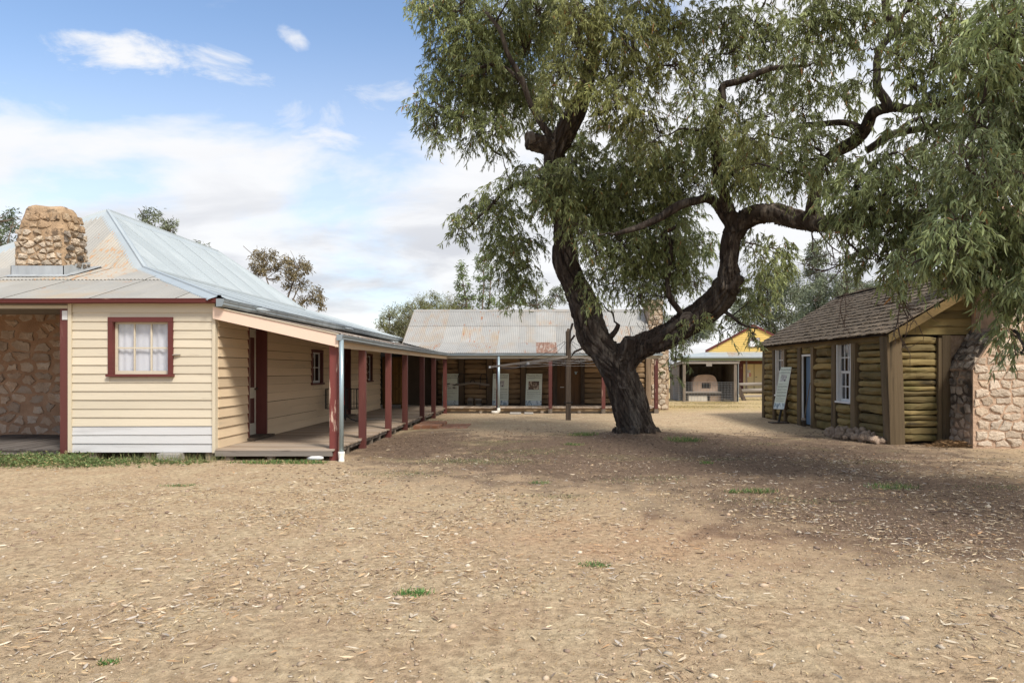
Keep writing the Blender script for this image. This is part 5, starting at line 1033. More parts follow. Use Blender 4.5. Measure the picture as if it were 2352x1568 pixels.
# wire basket stand, fire extinguisher, yoke, cages, cabinet
def smalls():
    c = Vector((-5.12, 18.3, 0.2)); T = thing('wire_basket_stand', 'black wrought-iron stand with hanging wire baskets beside the verandah wall', 'basket stand', c)
    m = MB(); m.tube([c + Vector((0, 0, 0.06)), c + Vector((0, 0, 0.95))], 0.016, 8); m.build('pole', M_('black_iron'), T)
    for k in range(3):
        a = 0.5 + k * 2.09; d_ = Vector((math.cos(a), math.sin(a), 0)); m = MB()
        m.tube([c + Vector((0, 0, 0.22)), c + d_ * 0.10 + Vector((0, 0, 0.12)), c + d_ * 0.28 + Vector((0, 0, 0.03)), c + d_ * 0.42 + Vector((0, 0, 0.03)), c + d_ * 0.48 + Vector((0, 0, 0.07)), c + d_ * 0.45 + Vector((0, 0, 0.10)), c + d_ * 0.41 + Vector((0, 0, 0.08))], 0.011, 6); m.build('scroll_foot', M_('black_iron'), T)
    for k in range(3):
        a0 = 1.55 + k * 2.09; m = MB(); r0, r1, z0, z1 = 0.05, 0.52, 0.38, 0.90
        pts = lambda r, z: [c + Vector((math.cos(a0 + q) * r, math.sin(a0 + q) * r, z)) for q in np.linspace(-0.62, 0.62, 9)]
        for z in (z0, z0 + 0.13, z1): m.tube(pts(r1, z), 0.006, 5)
        for p, q in zip(pts(r1, z0), pts(r1, z1)): m.tube([p, q], 0.0055, 5)
        for s in (0, -1):
            m.tube([c + Vector((0, 0, z1 + 0.03)), (c + Vector((0, 0, z1 - 0.04))).lerp(pts(r1, z1)[s], 0.5), pts(r1, z1)[s]], 0.006, 5); m.tube([c + Vector((0, 0, z0 - 0.02)), pts(r1, z0)[s]], 0.006, 5)
            for f in (0.3, 0.55, 0.8): m.tube([(c + Vector((0, 0, z0))).lerp(pts(r1, z0)[s], f), (c + Vector((0, 0, z1))).lerp(pts(r1, z1)[s], f)], 0.0055, 5)
        m.build('wire_basket', M_('black_iron'), T)
    T = thing('fire_extinguisher', 'red fire extinguisher hung by the far verandah door', 'extinguisher', (-5.6, 19.72, 0.6)); x, y = -5.60, 19.72
    m = MB(); m.tube([(x, y, 0.60), (x, y, 0.62), (x, y, 1.10), (x, y, 1.15), (x, y, 1.18)], [0.06, 0.075, 0.075, 0.055, 0.028], 16); m.build('cylinder', M_('red_paint'), T, True)
    m = MB(); m.tube([(x, y, 1.18), (x, y, 1.23)], 0.018, 8); m.beam((x, y, 1.24), (x + 0.03, y - 0.12, 1.27), 0.02, 0.02); m.beam((x, y, 1.215), (x + 0.02, y - 0.10, 1.20), 0.02, 0.015); m.build('valve', M_('black_iron'), T)
    m = MB(); m.tube([(x, y, 1.2), (x + 0.08, y - 0.05, 1.12), (x + 0.085, y - 0.05, 0.85), (x + 0.08, y - 0.04, 0.72)], 0.012, 6); m.build('hose', M_('black_iron'), T)
    m = MB(); m.box(x + 0.071, x + 0.0765, y - 0.04, y + 0.04, 0.8, 0.95); m.build('label', M_('paper_white'), T)
    m = MB(); m.box(x - 0.10, x - 0.06, y - 0.03, y + 0.03, 0.75, 1.1); m.build('wall_bracket', M_('black_iron'), T)
    # bullock yoke
    T = thing('bullock_yoke', 'curved wooden bullock yoke with iron bows hung on the log wall', 'yoke', (-2.56, 27.3, 1.0)); yk = 27.36
    xs = np.linspace(-3.22, -1.88, 15); m = MB()
    path = [(x, yk, 1.06 + 0.04 * math.cos((x + 2.55) * 4.6) - 0.02 * abs(x + 2.55)) for x in xs]; m.tube(path, [0.035, 0.05, 0.055, 0.058, 0.06, 0.06, 0.055, 0.06, 0.055, 0.06, 0.062, 0.058, 0.055, 0.05, 0.03], 9, sx=0.8); m.build('yoke_beam', M_('timber_grey_x'), T, True)
    for x0, x1 in ((-3.14, -2.88), (-2.24, -1.98)):
        m = MB(); cx = (x0 + x1) / 2; m.tube([(x0, yk - .03, 1.05), (x0, yk - .03, 1.3), (cx - 0.09, yk - .03, 1.44), (cx, yk - .03, 1.47), (cx + 0.09, yk - .03, 1.44), (x1, yk - .03, 1.3), (x1, yk - .03, 1.05)], 0.016, 7); m.build('bow', M_('black_iron'), T)
    m = MB(); m.tube([(-2.65, yk - .05, 1.12), (-2.6, yk - .07, 1.2), (-2.5, yk - .07, 1.2), (-2.46, yk - .05, 1.12)], 0.018, 7); m.build('yoke_ring', M_('black_iron'), T)
    m = MB(); m.tube([(-2.26, yk - .05, 1.04), (-2.26, yk - .05, 0.86)], 0.012, 6); m.build('pin', M_('black_iron'), T)
    for k, (x, dome) in enumerate(((-2.62, True), (-2.30, False))):
        T = thing('slatted_box', ['small dome-topped slatted wooden box on the verandah boards', 'small square slatted wooden box beside the dome-topped one'][k], 'box', (x, 27.15, 0.2), 'slatted boxes under the yoke'); w = 0.11; y0 = 27.05
        m = MB(); m.box(x - w, x + w, y0, y0 + 0.2, 0.21, 0.25); m.build('base', M_('timber_grey_x'), T)
        m = MB(); m.box(x - w, x + w, y0 + 0.17, y0 + 0.2, 0.25, 0.45); m.build('back', M_('dark_room'), T)
        m = MB()
        if dome: m.prism([(x - w, y0, 0.39), (x + w, y0, 0.39), (x + w, y0, 0.44), (x + w * 0.7, y0, 0.49), (x, y0, 0.51), (x - w * 0.7, y0, 0.49), (x - w, y0, 0.44)], (0, 0.2, 0))
        else: m.box(x - w - 0.012, x + w + 0.012, y0 - 0.01, y0 + 0.21, 0.42, 0.47)
        m.build('top', M_('timber_grey_x'), T)
        for j in range(5):
            xx = x - w + 0.015 + j * (2 * w - 0.03) / 4; m = MB(); m.box(xx - 0.012, xx + 0.012, y0, y0 + 0.02, 0.251, 0.43 if not dome else 0.40); m.build('slat', M_('timber_grey_z'), T)
    # slatted meat safe
    T = thing('slatted_cabinet', 'tall brown slatted meat-safe cabinet on legs in the dark passage', 'cabinet', (-5.32, 25.5, 0.2)); x0, x1, y0, y1 = -5.68, -4.92, 25.2, 25.72
    m = MB(); m.box(x0, x1, y0 + 0.03, y1, 0.36, 2.1); m.build('carcase', M_('dim_wall'), T)
    x = x0
    while x < x1 - 0.01:
        m = MB(); m.box(x + 0.002, min(x + 0.042, x1), y0, y0 + 0.029, 0.38, 2.08); m.build('slat', M_('reed'), T); x += 0.045
    y = y0 + 0.03
    while y < y1 - 0.02:
        m = MB(); m.box(x1 + 0.001, x1 + 0.026, y, y + 0.042, 0.38, 2.08); m.build('slat', M_('reed'), T); y += 0.046
    for z in (0.40, 0.92, 1.48, 2.05):
        m = MB(); m.box(x0 - 0.01, x1 + 0.035, y0 - 0.025, y0 - 0.002, z - 0.04, z + 0.03); m.build('rail', M_('reed'), T)
    for (x, y) in ((x0 + 0.04, y0 + 0.04), (x1 - 0.04, y0 + 0.04), (x0 + 0.04, y1 - 0.04), (x1 - 0.04, y1 - 0.04)):
        m = MB(); m.box(x - 0.04, x + 0.04, y - 0.04, y + 0.04, 0.203, 0.36); m.build('leg', M_('reed'), T)
    # plank lying on the deck, sill plank
    m = MB(); m.obox((-4.75, 19.2, 0.225), (0.45, 0.12, 0), (-0.03, 0.12, 0), (0, 0, 0.018)); tag(m.build('loose_plank', M_('timber_grey_x')), 'loose grey plank lying on the verandah boards', 'plank')
    # brick step and paving beside the deck
    T = thing('brick_step', 'low red brick step against the verandah edge', 'step', (-2.95, 19.6, 0)); 
    for i in range(3):
        for j in range(8):
            x = -3.35 + i * 0.235; y = 18.55 + j * 0.115 * 1.9; m = MB(); m.box(x, x + 0.228, y, y + 0.212, -0.02, 0.095 + rnd(-.004, .004), 0.006); m.build('brick', M_('brick'), T)
    T = thing('brick_paving', 'worn patch of flat brick paving beside the brick step', 'paving', (-2.3, 19.6, 0))
    for i in range(3):
        for j in range(7):
            x = -2.62 + i * 0.235; y = 18.6 + j * 0.225; m = MB(); m.box(x, x + 0.228, y, y + 0.215, -0.03, 0.022 + rnd(-.006, .006), 0.006); m.build('brick', M_('brick'), T)
    for k, (x, w, lb) in enumerate(((-0.98, 0.42, 'flat grey stone slab on the ground right of the white pipe end'), (-0.45, 0.34, 'smaller flat stone slab beside the larger slab, before the log cottage'))):
        m = MB(); m.box(x, x + w, 25.0 + 0.05 * k, 25.25, -0.02, 0.05, 0.015); tag(m.build('stone_slab', M_('concrete')), lb, 'slab', 'stone slabs before the log cottage')
    # white plastic jug lying by the corner post
    m = MB(); m.tube([(-4.02, 12.02, 0.05), (-3.95, 12.0, 0.055), (-3.82, 11.97, 0.06), (-3.76, 11.955, 0.065), (-3.73, 11.95, 0.068)], [0.02, 0.038, 0.04, 0.03, 0.015], 12); tag(m.build('plastic_bottle', M_('white_paint'), None, True), 'white plastic bottle lying by the verandah corner post', 'bottle')
    # broom head at the hut door
    T = thing('broom', 'old broom leaning by the blue hut door', 'broom', (7.55, 19.1, 0)); m = MB(); m.tube([(7.50, 19.1, 0.25), (7.64, 19.06, 1.25)], 0.014, 6); m.build('handle', M_('timber_grey_z'), T)
    m = MB(); m.obox((7.475, 19.1, 0.24), (0.02, 0, 0.0), (0, 0.13, 0), (0, 0, 0.03)); m.build('head', M_('timber_grey_y'), T)
    m = MB()
    for k in range(60):
        y = 19.1 + rnd(-0.13, 0.13); x = 7.475 + rnd(-.02, .02); m.tube([(x, y, 0.22), (x + rnd(-.02, .02), y + rnd(-.02, .02), 0.03)], 0.004, 3)
    tag(m.build('bristles', M_('timber_dark_z'), T), kind='stuff')
    # heap of stones at the foot of the hut
    def rock_mesh(R):
        bm = bmesh.new(); bmesh.ops.create_icosphere(bm, subdivisions=2, radius=1.0); o = Vector((R.uniform(0, 90), R.uniform(0, 90), R.uniform(0, 90))); s = (R.uniform(.8, 1.2), R.uniform(.7, 1.1), R.uniform(.55, .85))
        for v in bm.verts:
            d_ = v.co.normalized(); q = 1 + 0.35 * noise.noise(d_ * 1.3 + o) + 0.12 * noise.noise(d_ * 3.5 + o); v.co = Vector((d_.x * q * s[0], d_.y * q * s[1], d_.z * q * s[2]))
        me = bpy.data.meshes.new('rock'); bm.to_mesh(me); bm.free(); me.materials.append(M_('rubble_rock')); return me
    R = random.Random(3); rocks = [rock_mesh(R) for _ in range(10)]
    for k in range(95):
        t = R.uniform(0, 1); y = 14.9 + 2.6 * t; wd = 0.62 * math.sin(math.pi * min(max(t, .12), .9)); x = 7.58 - R.uniform(0, 1) ** 1.3 * wd; sc = R.uniform(0.045, 0.10)
        hgt = 0.24 * (1 - (7.58 - x) / 0.65) * math.sin(math.pi * min(max(t, .1), .9)); z = R.uniform(0.2, 1) * hgt + sc * 0.3
        o = link('rock', rocks[k % 10]); o.location = (x, y, z); o.rotation_euler = (R.uniform(0, 6), R.uniform(0, 6), R.uniform(0, 6)); o.scale = (sc,) * 3
        tag(o, 'pale limestone rock in the heap at the foot of the log hut wall', 'rock', 'rocks heaped against the log hut')
    # straw heap by the chimney
    n = 700; vs, tr, cl = [], [], []
    for k in range(n):
        x = 8.72 + R.gauss(0, 0.22); y = 14.35 + R.gauss(0, 0.13); z = max(0.005, 0.13 * math.exp(-((x - 8.75) ** 2) / 0.08) * R.random()); a = R.uniform(0, 6.28); l = R.uniform(0.08, 0.22); dx, dy, dz = math.cos(a) * l, math.sin(a) * l, R.uniform(-.03, .06)
        b = len(vs); vs += [(x, y, z), (x + dx, y + dy, max(z + dz, .004)), (x + dx * .5 - dy * .03, y + dy * .5 + dx * .03, z + 0.012)]; tr.append((b, b + 1, b + 2)); c_ = R.uniform(.5, 1.2); cl += [(0.22 * c_, 0.13 * c_, 0.06 * c_)] * 3
    o = link('straw_heap', tri_mesh('straw_heap', vs, tr, M_('straw'), cl)); tag(o, kind='stuff', label='small heap of brown straw at the foot of the hut chimney', cat='straw')
smalls()
# ------------------------------------------------------------------ leaves
def unit(a): return a / np.maximum(np.linalg.norm(a, axis=1, keepdims=True), 1e-9)
def leaf_arrays(pos, axis, L, Wd, bend, falc, col, rng):
    n = len(pos); axis = unit(axis); r = rng.normal(size=(n, 3)); side = unit(r - axis * np.sum(r * axis, 1, keepdims=True)); nn = np.cross(axis, side)
    T = np.array([0, .30, .30, .68, .68, 1.0]); Sd = np.array([0, .5, -.5, .40, -.40, 0])
    v = pos[:, None, :] + axis[:, None, :] * (L[:, None] * T)[:, :, None] + side[:, None, :] * (Wd[:, None] * Sd + (L * falc)[:, None] * T ** 2)[:, :, None] + nn[:, None, :] * ((L * bend)[:, None] * 4 * T * (1 - T))[:, :, None]
    base = (np.arange(n) * 6)[:, None, None]; t = np.array([[0, 2, 1], [1, 2, 4], [1, 4, 3], [3, 4, 5]])[None] + base
    return v.reshape(-1, 3), t.reshape(-1, 3), np.repeat(col, 6, axis=0)
def tubes_arrays(P, rad, n=4):
    """P (N, m, 3) paths, rad (N, m): open tubes as triangles."""
    N_, m_ = P.shape[:2]; t = np.gradient(P, axis=1); t = t / np.maximum(np.linalg.norm(t, axis=2, keepdims=True), 1e-9)
    ref = np.where(np.abs(t[..., 2:3]) < 0.9, np.array([0., 0, 1]), np.array([1., 0, 0])); a = np.cross(t, ref); a /= np.maximum(np.linalg.norm(a, axis=2, keepdims=True), 1e-9); b = np.cross(t, a)
    th = 2 * np.pi * np.arange(n) / n
    V_ = P[:, :, None, :] + rad[:, :, None, None] * (a[:, :, None, :] * np.cos(th)[None, None, :, None] + b[:, :, None, :] * np.sin(th)[None, None, :, None])
    idx = np.arange(m_ * n).reshape(m_, n); q = []
    for i in range(m_ - 1):
        for k in range(n):
            k2 = (k + 1) % n; q += [[idx[i, k], idx[i, k2], idx[i + 1, k2]], [idx[i, k], idx[i + 1, k2], idx[i + 1, k]]]
    T = np.array(q)[None] + (np.arange(N_) * m_ * n)[:, None, None]
    return V_.reshape(-1, 3), T.reshape(-1, 3)
GREY, YEL, BLU, DRY = np.array([.222, .256, .104]), np.array([.355, .355, .125]), np.array([.168, .235, .128]), np.array([.34, .17, .06])
def gum():
    base = gr(1462, 1000); H = thing('gum_tree', 'big spreading eucalyptus with a forked dark trunk in the middle of the yard', 'tree', (base.x, base.y, 0))
    # limbs: (px, py, distance, radius in px)
    limbs = {
     'trunk': [(1466, 1012, 16.7, 56), (1463, 1000, 16.7, 47), (1460, 975, 16.7, 44), (1452, 950, 16.7, 42), (1439, 908, 16.7, 41), (1428, 876, 16.7, 42), (1416, 848, 16.7, 42), (1398, 820, 16.7, 37), (1382, 800, 16.7, 35), (1365, 777, 16.7, 35), (1352, 744, 16.7, 33), (1343, 711, 16.7, 32), (1330, 675, 16.7, 30), (1312, 632, 16.6, 29), (1301, 596, 16.5, 30), (1294, 550, 16.4, 25), (1288, 490, 16.3, 23), (1277, 420, 16.2, 22), (1272, 365, 16.1, 24), (1290, 320, 16.0, 24), (1320, 262, 15.8, 23), (1345, 205, 15.6, 20), (1362, 130, 15.4, 16), (1375, 40, 15.3, 12), (1380, -80, 15.2, 7)],
     'limb': [(1418, 850, 16.7, 38), (1440, 822, 16.7, 32), (1476, 794, 16.7, 28), (1520, 778, 16.6, 29), (1562, 752, 16.5, 30), (1606, 724, 16.3, 29), (1645, 690, 16.1, 29), (1668, 655, 15.9, 32), (1672, 630, 15.8, 28), (1673, 600, 15.7, 23), (1678, 568, 15.6, 23), (1688, 535, 15.5, 24), (1706, 508, 15.4, 24), (1740, 492, 15.2, 23), (1775, 490, 15.0, 23), (1806, 497, 14.8, 24), (1854, 506, 14.5, 22), (1895, 514, 14.1, 20), (1960, 512, 13.4, 18), (2040, 500, 12.6, 15), (2120, 490, 11.7, 12), (2220, 470, 10.8, 9), (2330, 430, 10.0, 6)],
     'stub': [(1286, 345, 16.1, 20), (1262, 335, 16.0, 20), (1236, 328, 15.95, 20), (1211, 322, 15.9, 19)],
     'knob': [(1432, 812, 16.6, 22), (1446, 790, 16.5, 17), (1448, 776, 16.45, 14)],
     'burl': [(1668, 655, 15.9, 26), (1694, 648, 15.8, 18), (1703, 654, 15.75, 10)],
     'up': [(1686, 530, 15.5, 18), (1677, 480, 15.3, 15), (1662, 440, 15.1, 13), (1648, 408, 15, 12), (1640, 340, 14.8, 12), (1632, 290, 14.6, 11), (1656, 235, 14.4, 10), (1658, 196, 14.3, 9), (1709, 185, 14.1, 8), (1753, 163, 14, 7), (1797, 154, 13.8, 6), (1856, 152, 13.6, 4)],
     'left_arm': [(1684, 520, 15.5, 13), (1640, 462, 15.4, 12), (1605, 462, 15.2, 11), (1560, 472, 15.1, 10), (1510, 500, 15.0, 9), (1462, 522, 14.9, 7), (1410, 540, 14.8, 5)],
     'riser': [(1868, 508, 14.4, 17), (1874, 450, 14.1, 15), (1882, 385, 13.8, 13), (1916, 352, 13.5, 13), (1960, 325, 13.1, 14), (1988, 296, 12.8, 14), (2004, 264, 12.6, 13), (2043, 250, 12.2, 12), (2113, 248, 11.7, 10), (2200, 225, 11.1, 7), (2300, 190, 10.5, 6)],
     'spire': [(2043, 250, 12.2, 11), (2030, 226, 12.2, 11), (2012, 193, 12.2, 10), (2014, 135, 12.1, 9), (2043, 88, 12.0, 10), (2056, 61, 12.0, 9), (2034, 35, 11.9, 8), (2030, -20, 11.8, 7), (2045, -120, 11.7, 4)],
     'spire2': [(2056, 61, 12.0, 6), (2075, 30, 11.9, 5), (2095, 5, 11.8, 5), (2140, -50, 11.6, 3)],
     'side': [(1985, 300, 12.8, 9), (1940, 282, 12.9, 7), (1880, 284, 13.1, 7), (1828, 292, 13.2, 6), (1819, 330, 13.2, 4)],
     'side2': [(1990, 345, 13.0, 9), (2020, 328, 12.8, 9), (2065, 308, 12.5, 9), (2157, 286, 11.9, 7), (2250, 300, 11.2, 5)],
     'upleft': [(1284, 340, 16.0, 9), (1240, 280, 15.9, 8), (1217, 233, 15.9, 7), (1195, 180, 15.8, 7), (1168, 125, 15.8, 6), (1148, 68, 15.7, 5), (1116, 28, 15.7, 4)],
     'upleft2': [(1205, 200, 15.8, 4), (1160, 152, 15.8, 4), (1120, 148, 15.9, 3), (1060, 175, 16, 2)],
     'low_left': [(1290, 520, 16.4, 7), (1240, 450, 16.5, 6), (1190, 420, 16.6, 5), (1130, 470, 16.6, 4), (1080, 520, 16.7, 2)],
     'snag': [(1585, 745, 16.4, 7), (1545, 690, 16.2, 7), (1535, 640, 16.1, 6), (1540, 560, 16, 6), (1520, 540, 16, 5), (1560, 520, 15.9, 5)],
     'snag2': [(1385, 790, 16.6, 8), (1412, 764, 16.5, 6), (1420, 748, 16.4, 5)],
     'hang': [(1640, 705, 16.2, 6), (1672, 722, 16, 4), (1705, 742, 15.9, 3), (1740, 752, 15.8, 2)],
    }
    segs = []; big = MB(); nodes = []
    thick = ('trunk', 'limb', 'stub', 'knob', 'burl', 'up', 'left_arm', 'riser', 'spire')
    for k, pts in limbs.items():
        P = [at(a, b, D) for a, b, D, r in pts]; Rr = [r * D / FPX for a, b, D, r in pts]
        # smooth (Catmull-Rom) so that limbs bend, not kink
        Q, RR = [], []
        for i in range(len(P) - 1):
            p0, p1, p2, p3 = P[max(i - 1, 0)], P[i], P[i + 1], P[min(i + 2, len(P) - 1)]
            for t in (0, .25, .5, .75):
                Q.append(0.5 * ((2 * p1) + (p2 - p0) * t + (2 * p0 - 5 * p1 + 4 * p2 - p3) * t * t + (3 * p1 - p0 - 3 * p2 + p3) * t ** 3)); RR.append(Rr[i] + (Rr[i + 1] - Rr[i]) * t)
        Q.append(P[-1]); RR.append(Rr[-1])
        if k not in ('trunk', 'limb', 'stub', 'knob', 'burl'):
            Q = [q + Vector((noise.noise(q * 1.7), noise.noise(q * 1.7 + Vector((9, 0, 0))), noise.noise(q * 1.7 + Vector((0, 9, 0))))) * 0.05 * min(1, i / 4) for i, q in enumerate(Q)]
        if k not in ('stub', 'knob', 'burl'): nodes += [tuple(q) for q, r in zip(Q, RR) if r < 0.20]
        if k in thick:
            big.tube(Q, RR, 14); sl = 0.0
            for i in range(len(Q) - 1): segs.append((Q[i], Q[i + 1], sl)); sl += (Q[i + 1] - Q[i]).length
        else:
            m = MB(); m.tube(Q, RR, 7, fn=lambda i, a, th: 1 + 0.15 * noise.noise(Vector((i * 1.3, math.cos(th), math.sin(th))))); m.build('branch', M_('bark'), H, True)
    # root flare
    for a in np.linspace(0, 6.28, 8)[:-1]:
        d_ = Vector((math.cos(a), math.sin(a), 0)); big.tube([base + Vector((0, 0, 0.28)) + d_ * 0.25, base + Vector((0, 0, 0.08)) + d_ * 0.47, base + d_ * 0.62 + Vector((0, 0, -0.05))], [0.20, 0.15, 0.06], 8)
    o = big.build('trunk_raw', M_('bark')); md = o.modifiers.new('r', 'REMESH'); md.mode = 'VOXEL'; md.voxel_size = 0.024; md.use_smooth_shade = True
    dg = bpy.context.evaluated_depsgraph_get(); me = bpy.data.meshes.new_from_object(o.evaluated_get(dg)); bpy.data.objects.remove(o)
    nv = len(me.vertices); co = np.empty(nv * 3); me.vertices.foreach_get('co', co); co = co.reshape(-1, 3); no = np.empty(nv * 3); me.vertices.foreach_get('normal', no); no = no.reshape(-1, 3)
    A = np.array([s[0] for s in segs]); B = np.array([s[1] for s in segs]); SL = np.array([s[2] for s in segs]); AB = B - A; L2 = np.sum(AB * AB, 1)
    out = co.copy(); tang = AB / np.sqrt(L2)[:, None]
    for c0 in range(0, nv, 4000):
        X = co[c0:c0 + 4000]; t = np.clip(np.einsum('vsk,sk->vs', X[:, None, :] - A[None], AB) / L2, 0, 1); d2 = np.sum((X[:, None, :] - A[None] - t[..., None] * AB[None]) ** 2, 2); j = np.argmin(d2, 1)
        for q in range(len(X)):
            s = j[q]; tg = tang[s]; rel = X[q] - A[s]; along = SL[s] + float(rel @ tg); rr = math.sqrt(d2[q, s]); rad = rel - tg * float(rel @ tg); ang = math.atan2(rad[2] * 0.3 + rad[1], rad[0]) + along * 0.35
            k_ = max(rr, 0.05); c_, s_ = math.cos(ang) * k_, math.sin(ang) * k_
            f1 = noise.noise(Vector((c_ * 9, s_ * 9, along * 0.9))); f2 = noise.noise(Vector((c_ * 20, s_ * 20, along * 2.2 + 7))); f3 = noise.noise(Vector((c_ * 3, s_ * 3, along * 1.3 + 20)))
            amp = min(1.0, rr / 0.28); dsp = amp * (0.055 * f1 - 0.065 * max(0.0, 1 - abs(f1) * 5.5) - 0.03 * max(0.0, 1 - abs(f2) * 5) + 0.018 * f2 + 0.06 * f3)
            out[c0 + q] = X[q] + no[c0 + q] * dsp
    me.vertices.foreach_set('co', out.ravel().astype(np.float32)); me.update(); me.shade_smooth(); me.name = 'trunk'; me.materials.clear(); me.materials.append(M_('bark'))
    trunk = link('trunk', me, H)
    # sawn ends and strips of hanging bark
    def cut(p, n_, r, nm='sawn_end'):
        p, n_ = Vector(p), Vector(n_).normalized(); a = n_.orthogonal().normalized(); b = n_.cross(a); m = MB(); k = 18
        ring = lambda q, d_: [p + (a * math.cos(2 * math.pi * i / k) + b * math.sin(2 * math.pi * i / k)) * r * q * (1 + 0.05 * math.sin(i * 2.1)) + n_ * d_ for i in range(k)]
        vs = ring(1.12, -0.12) + ring(1.1, 0.02) + ring(0.92, 0.03) + ring(0.88, 0.005) + [p + n_ * 0.008]
        m.add(vs, [(l * k + i, l * k + (i + 1) % k, (l + 1) * k + (i + 1) % k, (l + 1) * k + i) for l in range(3) for i in range(k)] + [(3 * k + i, 3 * k + (i + 1) % k, 4 * k) for i in range(k)]); m.build(nm, M_('cut_wood'), trunk)
    cut(at(1579, 733, 16.18), (-0.12, -1, 0.15), 0.165); cut(at(1213, 321, 15.88), (-1, -0.35, -0.15), 0.165); cut(at(1431, 882, 16.32), (-0.1, -1, 0.3), 0.11)
    for (px, py, D, l, tx) in ((1315, 742, 16.35, 0.5, -0.06), (1320, 770, 16.35, 0.35, -0.10), (1338, 800, 16.35, 0.22, -0.2), (1414, 945, 16.3, 0.5, 0.05), (1330, 700, 16.4, 0.4, -0.05)):
        p = at(px, py, D); m = MB(); m.tube([p, p + Vector((tx, -0.06, -l * 0.4)), p + Vector((tx * 1.4, -0.03, -l))], [0.03, 0.028, 0.006], 5, sx=0.3); m.build('bark_strip', M_('bark'), trunk)
    # ---------------- foliage clumps: (px, py, radius px, distance, tone)
    C = []
    def cl(D, tone, items, dens=1.0):
        for it in items: C.append((it[0], it[1], it[2], D + rnd(-0.5, 0.5), tone, dens))
    G_, Y_, B_ = 0, 1, 2
    cl(16.6, G_, [(1000, 30, 52), (975, 10, 40), (1055, 15, 60), (1075, 90, 60), (1020, 118, 48), (1010, 190, 55), (1060, 200, 60), (968, 245, 34), (1000, 282, 44), (1015, 322, 28), (1065, 275, 52), (1105, 240, 60), (1120, 160, 62), (1150, 60, 68), (1135, 300, 46), (1175, 262, 50), (1190, 190, 60), (1210, 110, 66), (1235, 25, 68), (1232, 240, 45), (1150, 355, 26), (1085, 330, 26)], 1.0)
    cl(17.6, B_, [(1090, 40, 70), (1080, 150, 70), (1160, 120, 75), (1210, 200, 60), (1130, 220, 60), (1230, 60, 70), (1300, 120, 75), (1300, 30, 75)], 0.8)
    cl(14.6, Y_, [(1290, 170, 55), (1330, 110, 66), (1330, 30, 66), (1395, 60, 68), (1400, 150, 66), (1420, 230, 60), (1450, 100, 66), (1470, 180, 60), (1490, 260, 56), (1450, 300, 46), (1500, 330, 44), (1480, 20, 66), (1540, 70, 64), (1545, 150, 60), (1360, 210, 46), (1385, 285, 40), (1270, 235, 38)], 1.05)
    cl(16.4, G_, [(1245, 290, 30), (1290, 260, 36), (1225, 410, 50), (1270, 425, 56), (1320, 400, 52), (1330, 460, 62), (1260, 480, 44), (1370, 440, 56), (1380, 510, 64), (1430, 470, 60), (1430, 560, 62), (1480, 530, 64), (1380, 580, 50), (1470, 620, 60), (1520, 590, 60), (1420, 640, 46), (1520, 660, 48), (1470, 680, 40), (1560, 620, 50), (1550, 550, 56), (1540, 470, 56), (1480, 420, 60), (1420, 380, 54), (1540, 390, 58), (1340, 345, 38), (1580, 330, 56), (1600, 420, 48), (1360, 640, 34), (1372, 690, 22)], 1.0)
    cl(17.8, B_, [(1320, 500, 60), (1420, 500, 70), (1500, 480, 70), (1480, 590, 66), (1560, 500, 62), (1500, 390, 70), (1400, 420, 60), (1600, 560, 50), (1590, 650, 40), (1300, 330, 50), (1450, 330, 60)], 0.9)
    cl(16.9, G_, [(1180, 425, 42), (1135, 455, 38), (1100, 475, 36), (1070, 505, 32), (1055, 540, 22), (1130, 520, 40), (1170, 500, 44), (1150, 570, 44), (1180, 560, 40), (1160, 630, 36), (1180, 610, 40), (1195, 660, 34), (1180, 690, 26), (1215, 560, 30), (1220, 620, 26)], 1.0)
    cl(14.8, G_, [(1590, 60, 62), (1620, 140, 62), (1660, 60, 66), (1600, 230, 58), (1650, 330, 50), (1690, 120, 60), (1690, 260, 56), (1730, 60, 64), (1740, 190, 56), (1700, 350, 52), (1720, 400, 54), (1680, 420, 46), (1760, 350, 52), (1770, 270, 54), (1790, 90, 60), (1800, 190, 52), (1640, 380, 44), (1740, 440, 36), (1610, 300, 50)], 0.85)
    cl(13.6, Y_, [(1720, 320, 44), (1740, 380, 40), (1700, 390, 36), (1660, 270, 36)], 1.0)
    cl(15.9, G_, [(1725, 560, 36), (1750, 600, 42), (1790, 570, 34), (1745, 650, 40), (1785, 630, 36), (1720, 690, 34), (1690, 735, 22), (1725, 722, 20), (1765, 690, 26), (1660, 765, 14), (1612, 745, 24), (1726, 765, 9), (1728, 784, 7), (1800, 600, 28)], 0.75)
    cl(15.2, G_, [(1556, 790, 24), (1549, 830, 22), (1540, 870, 18), (1600, 740, 26)], 0.7)
    cl(12.6, G_, [(1850, 60, 66), (1860, 150, 52), (1850, 240, 56), (1900, 40, 62), (1920, 120, 46), (1890, 220, 50), (1830, 320, 54), (1880, 330, 50), (1960, 50, 58), (1800, 400, 50), (1850, 420, 50), (1840, 370, 50), (1940, 220, 32), (1900, 400, 44), (1935, 380, 34), (1960, 255, 26), (1945, 310, 24)], 0.85)
    cl(10.6, G_, [(1960, 430, 62), (1920, 460, 44), (2000, 480, 62), (1990, 400, 50), (2050, 430, 60), (1960, 510, 54), (2030, 540, 60), (1935, 545, 30), (2005, 590, 44), (2100, 400, 62), (2110, 470, 66), (2090, 560, 62), (2060, 620, 48), (2140, 540, 66)], 1.0)
